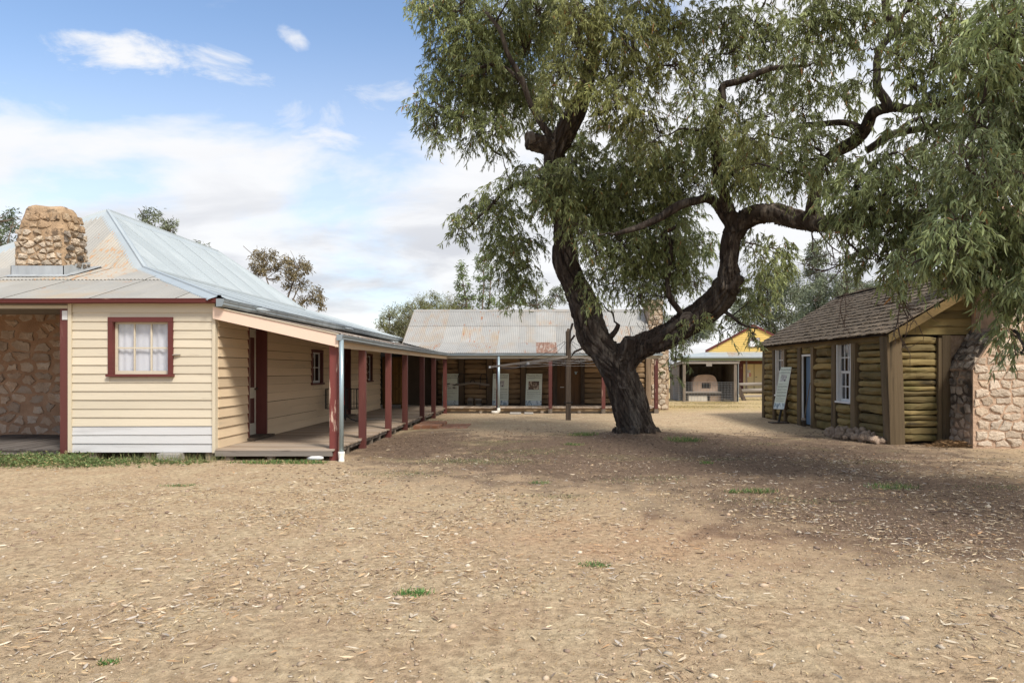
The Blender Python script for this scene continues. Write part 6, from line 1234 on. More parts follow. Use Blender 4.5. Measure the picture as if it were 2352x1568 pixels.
    cl(11.0, G_, [(2080, 40, 64), (2140, 90, 62), (2090, 130, 44), (2130, 180, 46), (2170, 30, 66), (2190, 140, 62), (2160, 230, 36), (2200, 220, 56), (2130, 330, 52), (2180, 290, 48), (2070, 350, 44), (2230, 60, 70), (2100, 200, 30), (1990, 110, 36), (2075, 100, 40), (2110, 280, 26), (2060, 300, 22), (1975, 190, 30), (2050, 160, 30), (2140, 250, 30)], 0.85)
    cl(8.8, B_, [(2250, 150, 76), (2310, 80, 84), (2300, 220, 84), (2340, 150, 84), (2250, 280, 76), (2220, 360, 76), (2310, 330, 86), (2280, 420, 84), (2350, 400, 86), (2210, 450, 76), (2180, 540, 70), (2260, 520, 84), (2340, 510, 84), (2200, 564, 64), (2270, 564, 76), (2340, 594, 84), (2160, 594, 50), (2240, 634, 56), (2310, 674, 66), (2350, 694, 60), (2190, 644, 36), (2130, 604, 44), (2330, 770, 44), (2345, 820, 26), (2090, 609, 34), (2380, 560, 90), (2390, 300, 90), (2400, 674, 80), (2340, 20, 90)], 1.0)
    cl(10.2, G_, [(2200, 400, 80), (2280, 300, 90), (2300, 560, 90), (2200, 560, 80), (2320, 150, 90), (2330, 430, 90), (2290, 604, 70)], 0.45)
    cl(15.3, G_, [(1290, 425, 34), (1262, 455, 34), (1312, 385, 34), (1330, 520, 38), (1245, 405, 32), (1300, 470, 34), (1345, 560, 30), (1372, 600, 26), (1352, 665, 16), (1370, 712, 14)], 1.0)
    vis = len(C)
    # the crown goes on above and beside the frame
    for k in range(46):
        a = rnd(0, 6.28); r = rnd(0.5, 6.2); x, y, z = 3.3 + math.cos(a) * r * 1.05, 13.4 + math.sin(a) * r * 0.9, rnd(10.6, 13.2) - 0.10 * r * r
        if z < 1.6 + 0.55 * y * 0.98: z = 1.6 + 0.55 * y + rnd(0.2, 1.2)
        C.append(((x / y) * FPX + CX, CY - (z - 1.6) / y * FPX, 0.75 / y * FPX, y, 0, 0.55))
    for (x, y, z) in ((7.6, 8.5, 5.2), (8.2, 9.5, 6.0), (8.8, 8.0, 6.2), (7.4, 7.4, 6.5), (9.2, 10.5, 5.6), (6.6, 6.8, 6.4), (8.4, 11.5, 7.4), (7.8, 7.0, 7.6), (8.2, 5.6, 6.2), (8.9, 4.6, 6.6), (9.4, 6.2, 6.0), (8.0, 3.8, 6.8), (9.0, 3.0, 6.4), (10.0, 5.0, 7.2), (9.8, 3.6, 7.4)):
        C.append(((x / y) * FPX + CX, CY - (z - 1.6) / y * FPX, 0.9 / y * FPX, y, 2, 0.6))
    rng = RNG; PP, RR2, LP, LA, LL, LW, LC = [], [], [], [], [], [], []; nodes_a = np.array(nodes); bp, br = [], []
    cen = [np.array(at(c[0], c[1], c[3])) for c in C]; allnodes = nodes_a.copy()
    order = sorted(range(len(C)), key=lambda i: np.min(np.sum((nodes_a - cen[i]) ** 2, 1)))
    for i in order:
        px, py, r, D, tone, dens = C[i]; R = r * D / FPX; c = cen[i]
        d2 = np.sum((allnodes - c) ** 2, 1) + 0.6 * np.maximum(0, allnodes[:, 2] - c[2] + 0.2) ** 2; s = allnodes[np.argmin(d2)]
        tt = np.linspace(0, 1, 7)[:, None]; mid_ = (s + c) / 2 + rng.normal(size=3) * 0.12 + np.array([0, 0, 0.12]); path = (1 - tt) ** 2 * s + 2 * tt * (1 - tt) * mid_ + tt ** 2 * c + rng.normal(size=(7, 3)) * 0.025
        path[0] = s; ln_ = np.linalg.norm(c - s); bp.append(path); br.append(np.linspace(min(0.012 + 0.014 * ln_, 0.045), 0.010, 7)); allnodes = np.vstack([allnodes, path[3:]])
        area = math.pi * R * R; nt = max(5, int(area * 92 * dens)); 
        u = unit(rng.normal(size=(nt, 3))); rad = R * 0.88 * rng.uniform(0.15, 1.0, (nt, 1)) ** 0.6; p0 = c + u * rad * np.array([1, 1.0, 0.9])
        p0[:, 2] += 0.10
        dirv = unit(u * np.array([1, 1, 0.35]) + rng.normal(size=(nt, 3)) * 0.45 + np.array([0, 0, 0.15])); ln2 = rng.uniform(0.22, 0.50, nt)[:, None]
        t5 = np.linspace(0, 1, 4); tw = p0[:, None, :] + dirv[:, None, :] * (ln2 * t5[None])[:, :, None] * 0.75; tw[:, :, 2] -= ln2 * 0.75 * t5[None] ** 1.8
        PP.append(tw); RR2.append(np.tile(np.linspace(0.0045, 0.0018, 4), (nt, 1)))
        # from the clump's core out to each twig
        k2 = max(2, nt // 5); t3 = np.linspace(0, 1, 4)[None, :, None]; st = c + rng.normal(size=(k2, 1, 3)) * 0.08; en = p0[:k2, None, :]; pa = st * (1 - t3) + en * t3; pa[:, 1:3] += rng.normal(size=(k2, 2, 3)) * 0.03; PP.append(pa); RR2.append(np.tile(np.linspace(0.010, 0.004, 4), (k2, 1)))
        nl = 18; tl = rng.uniform(0.08, 1.0, (nt, nl)); f = tl * 3; i0 = np.clip(f.astype(int), 0, 2); fr = (f - i0)[..., None]
        base_ = np.take_along_axis(tw, i0[..., None].repeat(3, 2), 1) * (1 - fr) + np.take_along_axis(tw, (i0 + 1)[..., None].repeat(3, 2), 1) * fr
        base_ = base_.reshape(-1, 3); n = len(base_); tg = np.repeat(unit(tw[:, -1] - tw[:, 0]), nl, axis=0)
        ax = tg * 0.45 + np.array([0, 0, -0.75]) + rng.normal(size=(n, 3)) * 0.42
        tn = np.clip(rng.normal(size=(1,)) * 0.20, -.35, .4); w = rng.random((n, 1)); cb = (GREY, GREY * .55 + YEL * .45, BLU * .25 + GREY * .6 + YEL * .22)[tone]; col = cb * (1 - 0.35 * w) + (YEL if tone == 1 else BLU if tone == 2 else GREY * .6 + YEL * .4) * 0.35 * w
        col = col * (1 + tn) * rng.uniform(0.72, 1.3, (n, 1)); dry = rng.random(n) < 0.018; col[dry] = DRY * rng.uniform(.6, 1.3, (dry.sum(), 1))
        LP.append(base_); LA.append(ax); ls = rng.uniform(0.8, 1.2); LL.append(rng.uniform(0.08, 0.17, n) * ls); LW.append(rng.uniform(0.014, 0.028, n) * ls); LC.append(col)
    P_ = np.vstack(LP); n = len(P_)
    v, t, c = leaf_arrays(P_, np.vstack(LA), np.concatenate(LL), np.concatenate(LW), rng.normal(0, 0.07, n), rng.normal(0, 0.13, n), np.vstack(LC), rng)
    tag(link('crown', tri_mesh('crown', v, t, M_('leaf'), c), H), kind='stuff'); print('gum leaves', n)
    PA, RA = np.concatenate(PP), np.concatenate(RR2); PA, RA = PA[::1], RA[::1]; v, t = tubes_arrays(PA[:, [0, 2, 3]], RA[:, [0, 2, 3]], 3); tag(link('twigs', tri_mesh('twigs', v, t, M_('twig')), H), kind='stuff')
    v, t = tubes_arrays(np.array(bp), np.array(br), 6); tag(link('branchlets', tri_mesh('branchlets', v, t, M_('bark'), smooth=True), H), kind='stuff')
    # bare dead twigs under the right-hand limb, and fine ones by the fork
    tw = MB()
    def dead(p, d_, r, l, lev):
        path = [p]; q = p.copy(); dd = d_.copy(); k = 5
        for i in range(k):
            dd = (dd + Vector((rnd(-1, 1), rnd(-1, 1), rnd(-1, 1))) * 0.42).normalized(); q = q + dd * l / k; path.append(q.copy())
            if lev > 0 and rnd(0, 1) < 0.72: dead(q.copy(), (dd + Vector((rnd(-1, 1), rnd(-1, 1), rnd(-.9, .7))) * 1.0).normalized(), r * 0.62, l * rnd(.45, .75), lev - 1)
        tw.tube(path, [r * (1 - 0.75 * i / k) for i in range(k + 1)], 4, cap=False)
    for (px, py, D, dx, dz, l) in ((1868, 516, 14.3, -0.1, -1, 1.0), (1880, 530, 14.0, 0.4, -1, 1.1), (1950, 560, 12.5, -0.5, -0.8, 1.0), (1985, 600, 11.2, -0.9, -0.5, 0.8), (2050, 600, 11, 0.1, -1, 0.9), (2060, 640, 10.5, 0.3, -1, 0.8), (1920, 540, 13, 0.1, -1, 1.2)):
        dead(at(px, py, D), Vector((dx, rnd(-.2, .2), dz)).normalized(), 0.020, l, 2)
    for (px, py) in ((1470, 760), (1490, 755), (1510, 750), (1455, 770), (1530, 745)):
        for j in range(3): dead(at(px + rnd(-15, 15), py - 20, 16.3), Vector((rnd(-.4, .4), -0.3, -1)).normalized(), 0.006, rnd(.5, .9), 1)
        dead(at(px, py - 80, 16.4), Vector((rnd(-1, 1), rnd(-.3, .3), 0.3)).normalized(), 0.012, 0.9, 2)
    tag(tw.build('dead_twigs', M_('twig'), H), kind='stuff')
gum()
# ------------------------------------------------------------------ trees beyond the buildings
def far_tree(label, D, foot, stems, clumps, tone, n=420, leaf=0.30, var=0.3, droop=0.4, r0=0.09, group='trees beyond the buildings', wide=0.22):
    """foot (px): where the trunk stands; stems: lists of (px, py); clumps (px, py, r px)."""
    f = at(foot, 850, D); f.z = -0.1; rng = RNG
    H = thing('eucalyptus_tree' if 'bush' not in label else 'bush', label, 'tree' if 'bush' not in label else 'bush', (f.x, f.y, 0), group)
    hub = at(stems[0][0][0], stems[0][0][1], D) if stems else None
    m = MB(); path = [f, f.lerp(hub, 0.5) + Vector((0.1, 0, 0)), hub]; m.tube(path, [r0 * 1.3, r0 * 1.05, r0 * .9], 8); m.build('trunk', M_('far_bark'), H, True); nodes = [f.lerp(hub, t) for t in (.5, .7, .85, 1)]
    for st in stems:
        P = [at(a, b, D + rnd(-.4, .4)) for a, b in st]; m = MB(); m.tube(P, [r0 * (0.75 - 0.55 * i / max(1, len(P) - 1)) for i in range(len(P))], 6); m.build('limb', M_('far_bark'), H, True)
        for a, b in zip(P[:-1], P[1:]): nodes += [a.lerp(b, t) for t in (0.25, .5, .75, 1)]
    bp, br, LP, LA, LC = [], [], [], [], []; na = np.array([tuple(q) for q in nodes])
    for (px, py, r) in clumps:
        c = np.array(at(px, py, D + rnd(-1, 1) * r / FPX * D)); R = r / FPX * D; s = na[np.argmin(np.sum((na - c) ** 2, 1) + 0.5 * np.maximum(0, na[:, 2] - c[2]) ** 2)]
        for q in range(5):
            e = c + rng.normal(size=3) * R * 0.5; tt = np.linspace(0, 1, 6)[:, None]; md = (s + e) / 2 + rng.normal(size=3) * 0.15 * R - np.array([0, 0, 0.1 * R]); bp.append((1 - tt) ** 2 * s + 2 * tt * (1 - tt) * md + tt ** 2 * e); br.append(np.linspace(r0 * 0.25, 0.012, 6))
        # small tufts inside the clump keep gaps between them
        k = max(9, int(R * 16)); uu = unit(rng.normal(size=(k, 3))) * (rng.random((k, 1)) ** 0.45) * R * np.array([1, 1, .9]); m_ = int(1.5 * n * R * R / k) + 4
        tc = (c + uu)[:, None, :] + rng.normal(size=(k, m_, 3)) * R * 0.20; tc = tc.reshape(-1, 3); LP.append(tc); LA.append(rng.normal(size=tc.shape) * 0.6 + np.array([0, 0, -droop])); LC.append(np.repeat(np.array(tone)[None] * rng.uniform(1 - var, 1 + var, (k, 1)), m_, 0) * rng.uniform(.7, 1.3, (k * m_, 1)))
    P_ = np.vstack(LP); N_ = len(P_); v, t, c = leaf_arrays(P_, np.vstack(LA), rng.uniform(.6, 1.3, N_) * leaf, rng.uniform(.7, 1.3, N_) * leaf * wide, rng.normal(0, .1, N_), rng.normal(0, .1, N_), np.vstack(LC), rng)
    tag(link('crown', tri_mesh('crown', v, t, M_('far_leaf'), c), H), kind='stuff'); v, t = tubes_arrays(np.array(bp), np.array(br), 4); tag(link('branchlets', tri_mesh('branchlets', v, t, M_('far_bark')), H), kind='stuff')
OL, GN, BRN, GRY, BLG = (.19, .20, .085), (.16, .21, .085), (.19, .155, .085), (.165, .19, .12), (.13, .17, .10)
far_tree('airy eucalyptus at the left edge behind the chimney', 34, 8, [[(8, 620), (15, 570), (25, 525)], [(8, 620), (2, 560), (-10, 510)]], [(12, 505, 26), (30, 492, 16), (40, 520, 16), (5, 540, 24), (20, 565, 20), (-20, 530, 40), (-30, 580, 40), (8, 590, 18)], BLG, 520, 0.2)
far_tree('pair of small leafy treetops just above the hipped roof ridge', 36, 360, [[(360, 640), (350, 560), (338, 510)], [(360, 640), (375, 560), (388, 525)]], [(330, 490, 16), (350, 495, 18), (340, 512, 18), (382, 512, 16), (398, 517, 14), (392, 532, 14), (362, 530, 14)], GRY, 560, 0.2)
far_tree('tiny treetop showing over the far end of the roof ridge', 46, 460, [[(460, 660), (460, 600)]], [(455, 562, 12), (470, 568, 10), (450, 575, 14)], GRY, 560, 0.22)
far_tree('sparse brownish eucalyptus rising behind the blue-grey roof', 38, 650, [[(652, 742), (630, 690), (612, 640), (605, 600)], [(652, 742), (662, 680), (680, 630), (690, 600)], [(652, 742), (680, 710), (712, 680), (738, 680)], [(652, 742), (668, 700), (690, 650)]],
    [(600, 582, 22), (622, 588, 20), (585, 605, 20), (610, 612, 22), (636, 612, 16), (592, 632, 16), (668, 598, 22), (690, 606, 22), (655, 622, 18), (680, 630, 24), (704, 622, 18), (696, 650, 18), (662, 652, 18), (728, 672, 16), (740, 690, 16), (715, 690, 16), (735, 706, 12), (690, 690, 14), (640, 640, 12)], BRN, 560, 0.2, 0.3)
far_tree('feathery olive bush left of the log cottage roof', 40, 900, [[(900, 830), (890, 780), (895, 735)], [(900, 830), (930, 770), (940, 730)]], [(885, 735, 24), (905, 720, 24), (890, 760, 28), (925, 712, 24), (940, 735, 30), (875, 770, 22), (915, 765, 30), (950, 705, 22)], OL, 640, 0.22, 0.25, -0.3, wide=0.12)
far_tree('dark rounded bush against the log cottage gable', 36, 925, [[(925, 840), (925, 790), (925, 760)]], [(915, 745, 24), (930, 760, 26), (905, 765, 24), (940, 745, 20), (925, 785, 28)], (.11, .11, .05), 760, 0.16, 0.25)
far_tree('broad olive bush showing over the log cottage ridge', 44, 1000, [[(1000, 820), (985, 750), (980, 710)], [(1000, 820), (1030, 750), (1040, 715)]], [(965, 705, 26), (990, 695, 26), (1000, 683, 14), (1020, 702, 26), (1045, 708, 24), (1010, 720, 30), (975, 720, 28), (1070, 715, 22)], OL, 640, 0.22, 0.25, -0.3, wide=0.12)
far_tree('slim light green eucalyptus left of the paired trees above the ridge', 45, 1075, [[(1075, 800), (1072, 700), (1062, 640), (1058, 610)]], [(1056, 610, 14), (1062, 630, 16), (1052, 655, 14), (1072, 660, 15), (1060, 680, 16), (1080, 685, 15), (1070, 705, 18), (1050, 700, 12)], GN, 520, 0.22)
far_tree('taller slim light green eucalyptus above the ridge', 45, 1112, [[(1112, 800), (1108, 700), (1112, 640), (1108, 600)], [(1112, 760), (1125, 680), (1128, 620)]], [(1102, 598, 14), (1120, 592, 14), (1110, 618, 17), (1130, 612, 14), (1102, 640, 15), (1125, 645, 16), (1112, 665, 18), (1100, 690, 16), (1125, 690, 18), (1112, 710, 18)], GN, 520, 0.22)
far_tree('leaning eucalyptus behind the hanging dark foliage', 43, 1150, [[(1150, 800), (1165, 710), (1190, 670)]], [(1160, 690, 18), (1180, 670, 18), (1195, 655, 14), (1145, 700, 16), (1200, 690, 16)], GN, 480, 0.22)
far_tree('grey green eucalyptus over the middle of the ridge', 46, 1240, [[(1240, 800), (1235, 710), (1230, 670)], [(1240, 760), (1265, 700), (1285, 670)]], [(1222, 672, 16), (1240, 660, 15), (1215, 695, 16), (1245, 690, 18), (1270, 675, 16), (1288, 662, 14), (1290, 690, 16), (1265, 700, 16), (1230, 708, 18)], GRY, 500, 0.22)
far_tree('grey green tree between the log cottage and the yellow hall', 62, 1575, [[(1575, 850), (1570, 790), (1565, 750)]], [(1560, 760, 28), (1585, 775, 24), (1600, 750, 26), (1545, 790, 24), (1620, 765, 22), (1640, 750, 20), (1570, 730, 26), (1530, 745, 26)], GRY, 480, 0.3)
far_tree('large grey green eucalyptus right behind the yellow gable', 64, 1790, [[(1800, 850), (1780, 760), (1750, 690)], [(1800, 850), (1805, 750), (1830, 680)], [(1800, 800), (1770, 770), (1730, 750)]], [(1730, 700, 34), (1760, 670, 36), (1795, 655, 34), (1750, 735, 34), (1790, 710, 40), (1830, 680, 36), (1700, 735, 28), (1720, 765, 26), (1790, 760, 36), (1840, 730, 38), (1815, 640, 26), (1770, 640, 24), (1690, 700, 24)], GRY, 470, 0.32)
far_tree('large eucalyptus behind the shingle roof of the hut', 58, 1900, [[(1900, 850), (1890, 760), (1870, 690)], [(1900, 850), (1910, 750), (1930, 680)]], [(1860, 690, 34), (1890, 665, 32), (1920, 690, 34), (1880, 720, 36), (1850, 740, 32), (1950, 680, 30), (1920, 650, 24), (1985, 670, 28), (2020, 660, 26), (1960, 710, 34)], GRY, 470, 0.3)
far_tree('tall thin eucalyptus seen against the grey sky behind the hut', 70, 1880, [[(1885, 850), (1885, 700), (1875, 620), (1868, 580)]], [(1868, 568, 18), (1882, 582, 18), (1860, 595, 18), (1880, 610, 20), (1862, 628, 18), (1890, 640, 20), (1875, 655, 20)], GRY, 420, 0.34)
far_tree('thin pale treetop between the dead twigs and the hut ridge', 66, 1965, [[(1965, 850), (1962, 700), (1955, 640)]], [(1945, 640, 16), (1960, 625, 15), (1975, 650, 16), (1990, 665, 18), (1955, 660, 18)], GRY, 420, 0.32)
# ------------------------------------------------------------------ litter, pebbles, dry grass, weeds
def blocked(x, y):
    return ((x < -3.45) & (y > 12.1)) | ((x > 7.6) & (y > 14.85)) | ((y > 25.4) & (x < 4.7)) | ((x > 8.95) & (y > 14.0)) | ((x - 2.45) ** 2 + (y - 16.7) ** 2 < 0.25)
def field(n, y0, y1, clump=0.0, cs=1.2, margin=1.6):
    rng = RNG; y = np.sqrt(rng.uniform(y0 ** 2, y1 ** 2, n)); x = rng.uniform(-0.80, 0.73, n) * y + rng.uniform(-margin, margin, n) * 0.6
    if clump:
        k = np.array([noise.noise(Vector((a * cs, b * cs, 5.5))) + 0.5 * noise.noise(Vector((a * cs * 3, b * cs * 3, 1.5))) for a, b in zip(x, y)]); keep = k > rng.uniform(-1, 1, n) * 0.55 + clump - 0.4; x, y = x[keep], y[keep]
    ok = ~blocked(x, y); x, y = x[ok], y[ok]; z = np.array([gh(a, b) for a, b in zip(x, y)]); return np.stack([x, y, z], 1)
def litter():
    rng = RNG; pal = np.array([(.56, .45, .30), (.52, .43, .32), (.42, .37, .32), (.48, .34, .20), (.38, .23, .12), (.14, .09, .06), (.62, .54, .42), (.30, .23, .18)]); pr = np.array([.20, .15, .12, .16, .11, .10, .08, .08])
    P = np.vstack([field(40000, 3.0, 8, 0.62, 0.75), field(40000, 7, 13, 0.58, 0.75), field(18000, 12, 26, 0.4, 0.7), field(6000, 3.0, 9), field(4000, 8, 22)]); n = len(P); a = rng.uniform(0, 6.28, n)
    ax = np.stack([np.cos(a), np.sin(a), rng.normal(0.02, 0.16, n)], 1); P[:, 2] += rng.uniform(0.004, 0.022, n); L = 0.014 + 0.085 * rng.random(n) ** 2.8; col = pal[rng.choice(8, n, p=pr)] * rng.uniform(.75, 1.15, (n, 1))
    v, t, c = leaf_arrays(P, ax, L, L * rng.uniform(.10, .24, n), rng.normal(0, .16, n), rng.normal(0, .22, n), col, rng)
    # keep leaves lying flat: squash each leaf's own height about its base
    vz = v.reshape(n, 6, 3); vz[:, :, 2] = P[:, None, 2] + (vz[:, :, 2] - P[:, None, 2]) * 0.55; vz[:, :, 2] = np.maximum(vz[:, :, 2], P[:, None, 2] - 0.014)
    tag(link('leaf_litter', tri_mesh('leaf_litter', vz.reshape(-1, 3), t, M_('litter'), c)), kind='stuff', label='dry pale gum leaves scattered over the bare yard', cat='leaf litter')
    # dry grass stubble and bark chips
    P = np.vstack([field(70000, 3.0, 9, 0.15, 0.8), field(36000, 8, 18, 0.15, 0.8)]); n = len(P); ax = rng.normal(size=(n, 3)) * np.array([.9, .9, .28]) + np.array([0, 0, .32]); L = rng.uniform(0.012, 0.045, n)
    pal2 = np.array([(.50, .38, .20), (.44, .31, .16), (.56, .46, .29), (.14, .09, .06), (.30, .20, .12)]); col = pal2[rng.choice(5, n, p=[.24, .22, .16, .22, .16])] * rng.uniform(.7, 1.2, (n, 1)); P[:, 2] -= 0.003
    ax = unit(ax); sd_ = unit(np.cross(ax, rng.normal(size=(n, 3)))); w_ = rng.uniform(.003, .007, n)[:, None]
    v = np.stack([P - sd_ * w_ / 2, P + sd_ * w_ / 2, P + ax * L[:, None]], 1).reshape(-1, 3); t = np.arange(3 * n).reshape(-1, 3); c = np.repeat(col, 3, 0)
    tag(link('dry_grass', tri_mesh('dry_grass', v, t, M_('litter'), c)), kind='stuff', label='short dry straw-coloured grass stubble across the yard', cat='dry grass')
    # bark chips and dark bits under the tree
    P = np.vstack([field(15000, 6, 21, 0.15, 0.7)]); k = ((P[:, 0] - 2.8) / 7.5) ** 2 + ((P[:, 1] - 12.8) / 6.5) ** 2 < 1; P = P[k]; n = len(P); a = rng.uniform(0, 6.28, n); ax = np.stack([np.cos(a), np.sin(a), rng.normal(0, .15, n)], 1); L = rng.uniform(.02, .07, n); P[:, 2] += 0.008
    v, t, c = leaf_arrays(P, ax, L, L * .22, rng.normal(0, .05, n), rng.normal(0, .1, n), np.array([.085, .055, .04]) * rng.uniform(.5, 1.8, (n, 1)), rng)
    tag(link('bark_chips', tri_mesh('bark_chips', v, t, M_('litter'), c)), kind='stuff', label='dark bark chips fallen under the gum tree', cat='bark chips')
    # pebbles
    P = np.vstack([field(4600, 3.0, 7.5, 0.2), field(3000, 7, 13, 0.2), field(500, 3.0, 9)]); n = len(P); s = rng.uniform(.004, .012, n) ** 1.0 * 1.0; s[-260:] = rng.uniform(.012, .03, 260); bm = bmesh.new(); bmesh.ops.create_icosphere(bm, subdivisions=1, radius=1); bv = np.array([tuple(q.co) for q in bm.verts]); bt = np.array([[q.index for q in f.verts] for f in bm.faces]); bm.free()
    q = bv[None] * (1 + rng.uniform(-.28, .28, (n, len(bv), 1))) * (s[:, None, None] * np.stack([rng.uniform(.8, 1.5, n), rng.uniform(.7, 1.2, n), rng.uniform(.5, .8, n)], 1)[:, None, :]); th = rng.uniform(0, 6.28, n); cs, sn = np.cos(th)[:, None], np.sin(th)[:, None]
    w = np.stack([q[:, :, 0] * cs - q[:, :, 1] * sn, q[:, :, 0] * sn + q[:, :, 1] * cs, q[:, :, 2]], 2) + P[:, None, :] + np.array([0, 0, .004]); pal3 = np.array([(.46, .36, .26), (.44, .32, .22), (.52, .45, .36), (.32, .23, .17)]); col = pal3[rng.choice(4, n)] * rng.uniform(.7, 1.12, (n, 1))
    tag(link('pebbles', tri_mesh('pebbles', w.reshape(-1, 3), (bt[None] + (np.arange(n) * len(bv))[:, None, None]).reshape(-1, 3), M_('pebble'), np.repeat(col, len(bv), 0))), kind='stuff', label='small pale limestone pebbles strewn on the ground', cat='pebbles')
litter()
def patch(name, label, cat, pts, blade, tone, wd=0.006, up=1.0, kind=None, spread=0.45):
    rng = RNG; n = len(pts); ax = rng.normal(size=(n, 3)) * spread + np.array([0, 0, up]); L = rng.uniform(.5, 1.2, n) * blade; col = np.array(tone) * rng.uniform(.6, 1.45, (n, 1)) + rng.uniform(0, .02, (n, 1))
    dr = rng.random(n) < 0.28; col[dr] = np.array([.42, .33, .17]) * rng.uniform(.6, 1.2, (dr.sum(), 1)); v, t, c = leaf_arrays(pts, ax, L, rng.uniform(.7, 1.4, n) * wd, rng.normal(0, .12, n), rng.normal(0, .2, n), col, rng); o = link(name, tri_mesh(name, v, t, M_('far_leaf'), c)); tag(o, label, cat, kind=kind); return o
def disc(cx, cy, rx, ry, n, z=0.0):
    rng = RNG; r = np.sqrt(rng.random(n)) * (0.65 + 0.35 * np.sin(rng.integers(0, 5, n))); a = rng.uniform(0, 6.28, n); x, y = cx + np.cos(a) * r * rx, cy + np.sin(a) * r * ry; return np.stack([x, y, np.array([gh(p, q) for p, q in zip(x, y)]) - 0.005 + z], 1)
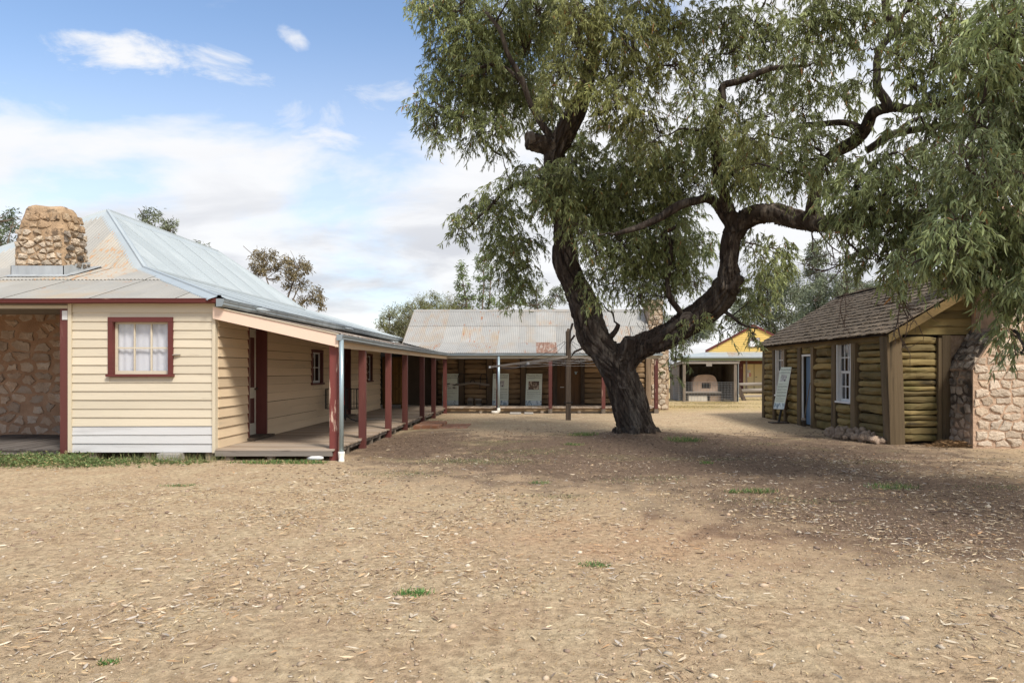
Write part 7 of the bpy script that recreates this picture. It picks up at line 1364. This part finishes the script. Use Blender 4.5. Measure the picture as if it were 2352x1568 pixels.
def weeds():
    rng = RNG
    # leafy weeds along the cottage front
    n = 950; xs = np.concatenate([rng.normal(-8.75, 0.45, 420), rng.uniform(-9.9, -5.7, 300), rng.normal(-7.6, .4, 230)]); ys = 12.0 - np.abs(rng.normal(0, .32, n)); h = rng.uniform(.03, .16, n) * np.where(np.abs(xs + 8.6) < .8, 1.25, .55); LP, LA = [], []
    for x, y, hh in zip(xs, ys, h):
        if x > -5.5 or x < -10.5: continue
        k = 16; t = rng.uniform(.1, 1, k); lean = rng.normal(0, .25, 2); LP.append(np.stack([x + lean[0] * hh * t, y + lean[1] * hh * t, hh * t - .01], 1)); a = rng.uniform(0, 6.28, k); LA.append(np.stack([np.cos(a), np.sin(a), rng.uniform(-.1, .9, k)], 1))
    P = np.vstack(LP); n = len(P); L = rng.uniform(.02, .05, n); v, t, c = leaf_arrays(P, np.vstack(LA), L, L * .34, rng.normal(0, .1, n), rng.normal(0, .1, n), np.where(rng.random((n, 1)) < .2, np.array([.34, .28, .14]), np.array([.13, .185, .065])) * rng.uniform(.6, 1.5, (n, 1)), rng)
    tag(link('weeds', tri_mesh('weeds', v, t, M_('far_leaf'), c)), kind='stuff', label='green leafy weeds growing along the foot of the cream cottage', cat='weeds')
    n = 1500; x = np.concatenate([rng.normal(-6.9, .35, 300), rng.normal(-6.0, .3, 400), rng.normal(-8.7, .5, 300), rng.uniform(-9.8, -5.6, 500)]); P = np.stack([x, 12.0 - np.abs(rng.normal(0, .1, n)), np.zeros(n) - .01], 1); patch('tall_grass', 'wispy tall grass stems against the white bottom boards', 'grass', P[::2], 0.18, (.16, .20, .07), .004, 1.0, 'stuff', .25)
    P = np.vstack([disc(-4.6, 11.85, .8, .2, 1300), disc(-3.95, 11.85, .35, .15, 700)]); patch('weed_patch', 'low green weeds under the near end of the verandah', 'weeds', P, .07, (.10, .18, .045), .010, .8, 'stuff', .6)
    P = np.vstack([disc(-7.7, 11.5, 2.0, .45, 1500)]); patch('weed_carpet', 'thin carpet of small green weeds before the cream cottage', 'weeds', P, .035, (.12, .18, .06), .008, .5, 'stuff', .8)
    spots = [((1572, 1012), .52, .35, 750, .11, (.11, .19, .05), 'bright green grass tuft right of the gum trunk'), ((1338, 1000), .42, .28, 480, .11, (.11, .19, .05), 'bright green grass tuft left of the gum trunk'), ((950, 1363), .17, .10, 260, .045, (.09, .21, .05), 'small green weed on bare ground in the left foreground'), ((1366, 1293), .16, .09, 200, .04, (.11, .21, .06), 'small green weed on the reddish bare ground'),
             ((2050, 1118), .42, .25, 420, .08, (.12, .19, .06), 'green grass tuft on dark litter toward the right edge'), ((1742, 1133), .30, .12, 280, .08, (.11, .185, .05), 'green grass tuft in the dark litter, middle right'), ((1688, 1133), .14, .1, 120, .05, (.08, .19, .035), 'tiny green tuft beside the larger middle-right tuft'), ((1315, 1022), .30, .15, 260, .07, (.115, .18, .055), 'green grass tuft in front of the left trunk tuft'),
             ((250, 1523), .07, .05, 130, .03, (.07, .17, .035), 'tiny green weed at the bottom left corner'), ((1622, 1063), .12, .1, 260, .055, (.085, .19, .04), 'tiny green tuft in front of the right trunk tuft'), ((415, 1118), .3, .12, 220, .04, (.13, .19, .07), 'sparse green weeds before the cream cottage window'), ((1240, 1105), .2, .12, 200, .05, (.10, .17, .06), 'small dull green weed left of the tree shade')]
    for (px, py), rx, ry, n, b, tone, lab in spots:
        g = gr(px, py); patch('grass_tuft', lab, 'grass', disc(g.x, g.y, rx, ry, n), b, tone, .007, .8, 'stuff', .55)['group'] = 'green tufts in the yard'
    P = np.vstack([disc(-1.1, 12.2, 1.5, .65, 4200), disc(-.2, 13.5, 1.6, .6, 2600), disc(-2.1, 10.6, 1.0, .5, 1200), disc(-.6, 15.3, .9, .3, 700), disc(3.2, 12.4, 1.2, .4, 700), disc(4.8, 14.8, 1.2, .5, 700), disc(3.1, 8.3, 1.1, .35, 700), disc(5.9, 12.0, .9, .4, 700), disc(1.6, 10.0, 1.0, .5, 800), disc(-2.6, 22, .8, .8, 300), disc(.2, 8.7, .8, .3, 500), disc(6.3, 9.3, .8, .35, 500)]); patch('short_grass', 'thin dull green grass in patches under and left of the gum tree', 'grass', P, .035, (.16, .175, .085), .006, .5, 'stuff', .75)
    P = np.vstack([disc(8.5, 33, 2.5, 1.2, 3500), disc(7, 30, 3, 1.5, 4000), disc(9.3, 34.4, .9, .25, 700), disc(12.5, 38, 2.5, 1.2, 2500)]); patch('straw_grass', 'short straw-coloured grass before the oven shelter', 'grass', P, .05, (.36, .30, .14), .012, .6, 'stuff', .7)
    # fallen sticks
    for k, (px, py, l, a) in enumerate(((1990, 1150, 1.0, .15), (2180, 1180, .4, -.2))):
        g = gr(px, py); m = MB(); d_ = Vector((math.cos(a), math.sin(a), 0)); m.tube([g + d_ * (l * (t - .5)) + Vector((rnd(-.03, .03), rnd(-.03, .03), 0.02 + .02 * (t == .5))) for t in (0, .25, .5, .75, 1)], [.008, .008, .007, .005, .003], 6)
        tag(m.build('fallen_stick', M_('twig')), ('long crooked stick on the dark litter toward the right edge', 'shorter thin stick on the shaded ground by the right edge')[k], 'stick', 'sticks lying in the yard')
weeds()
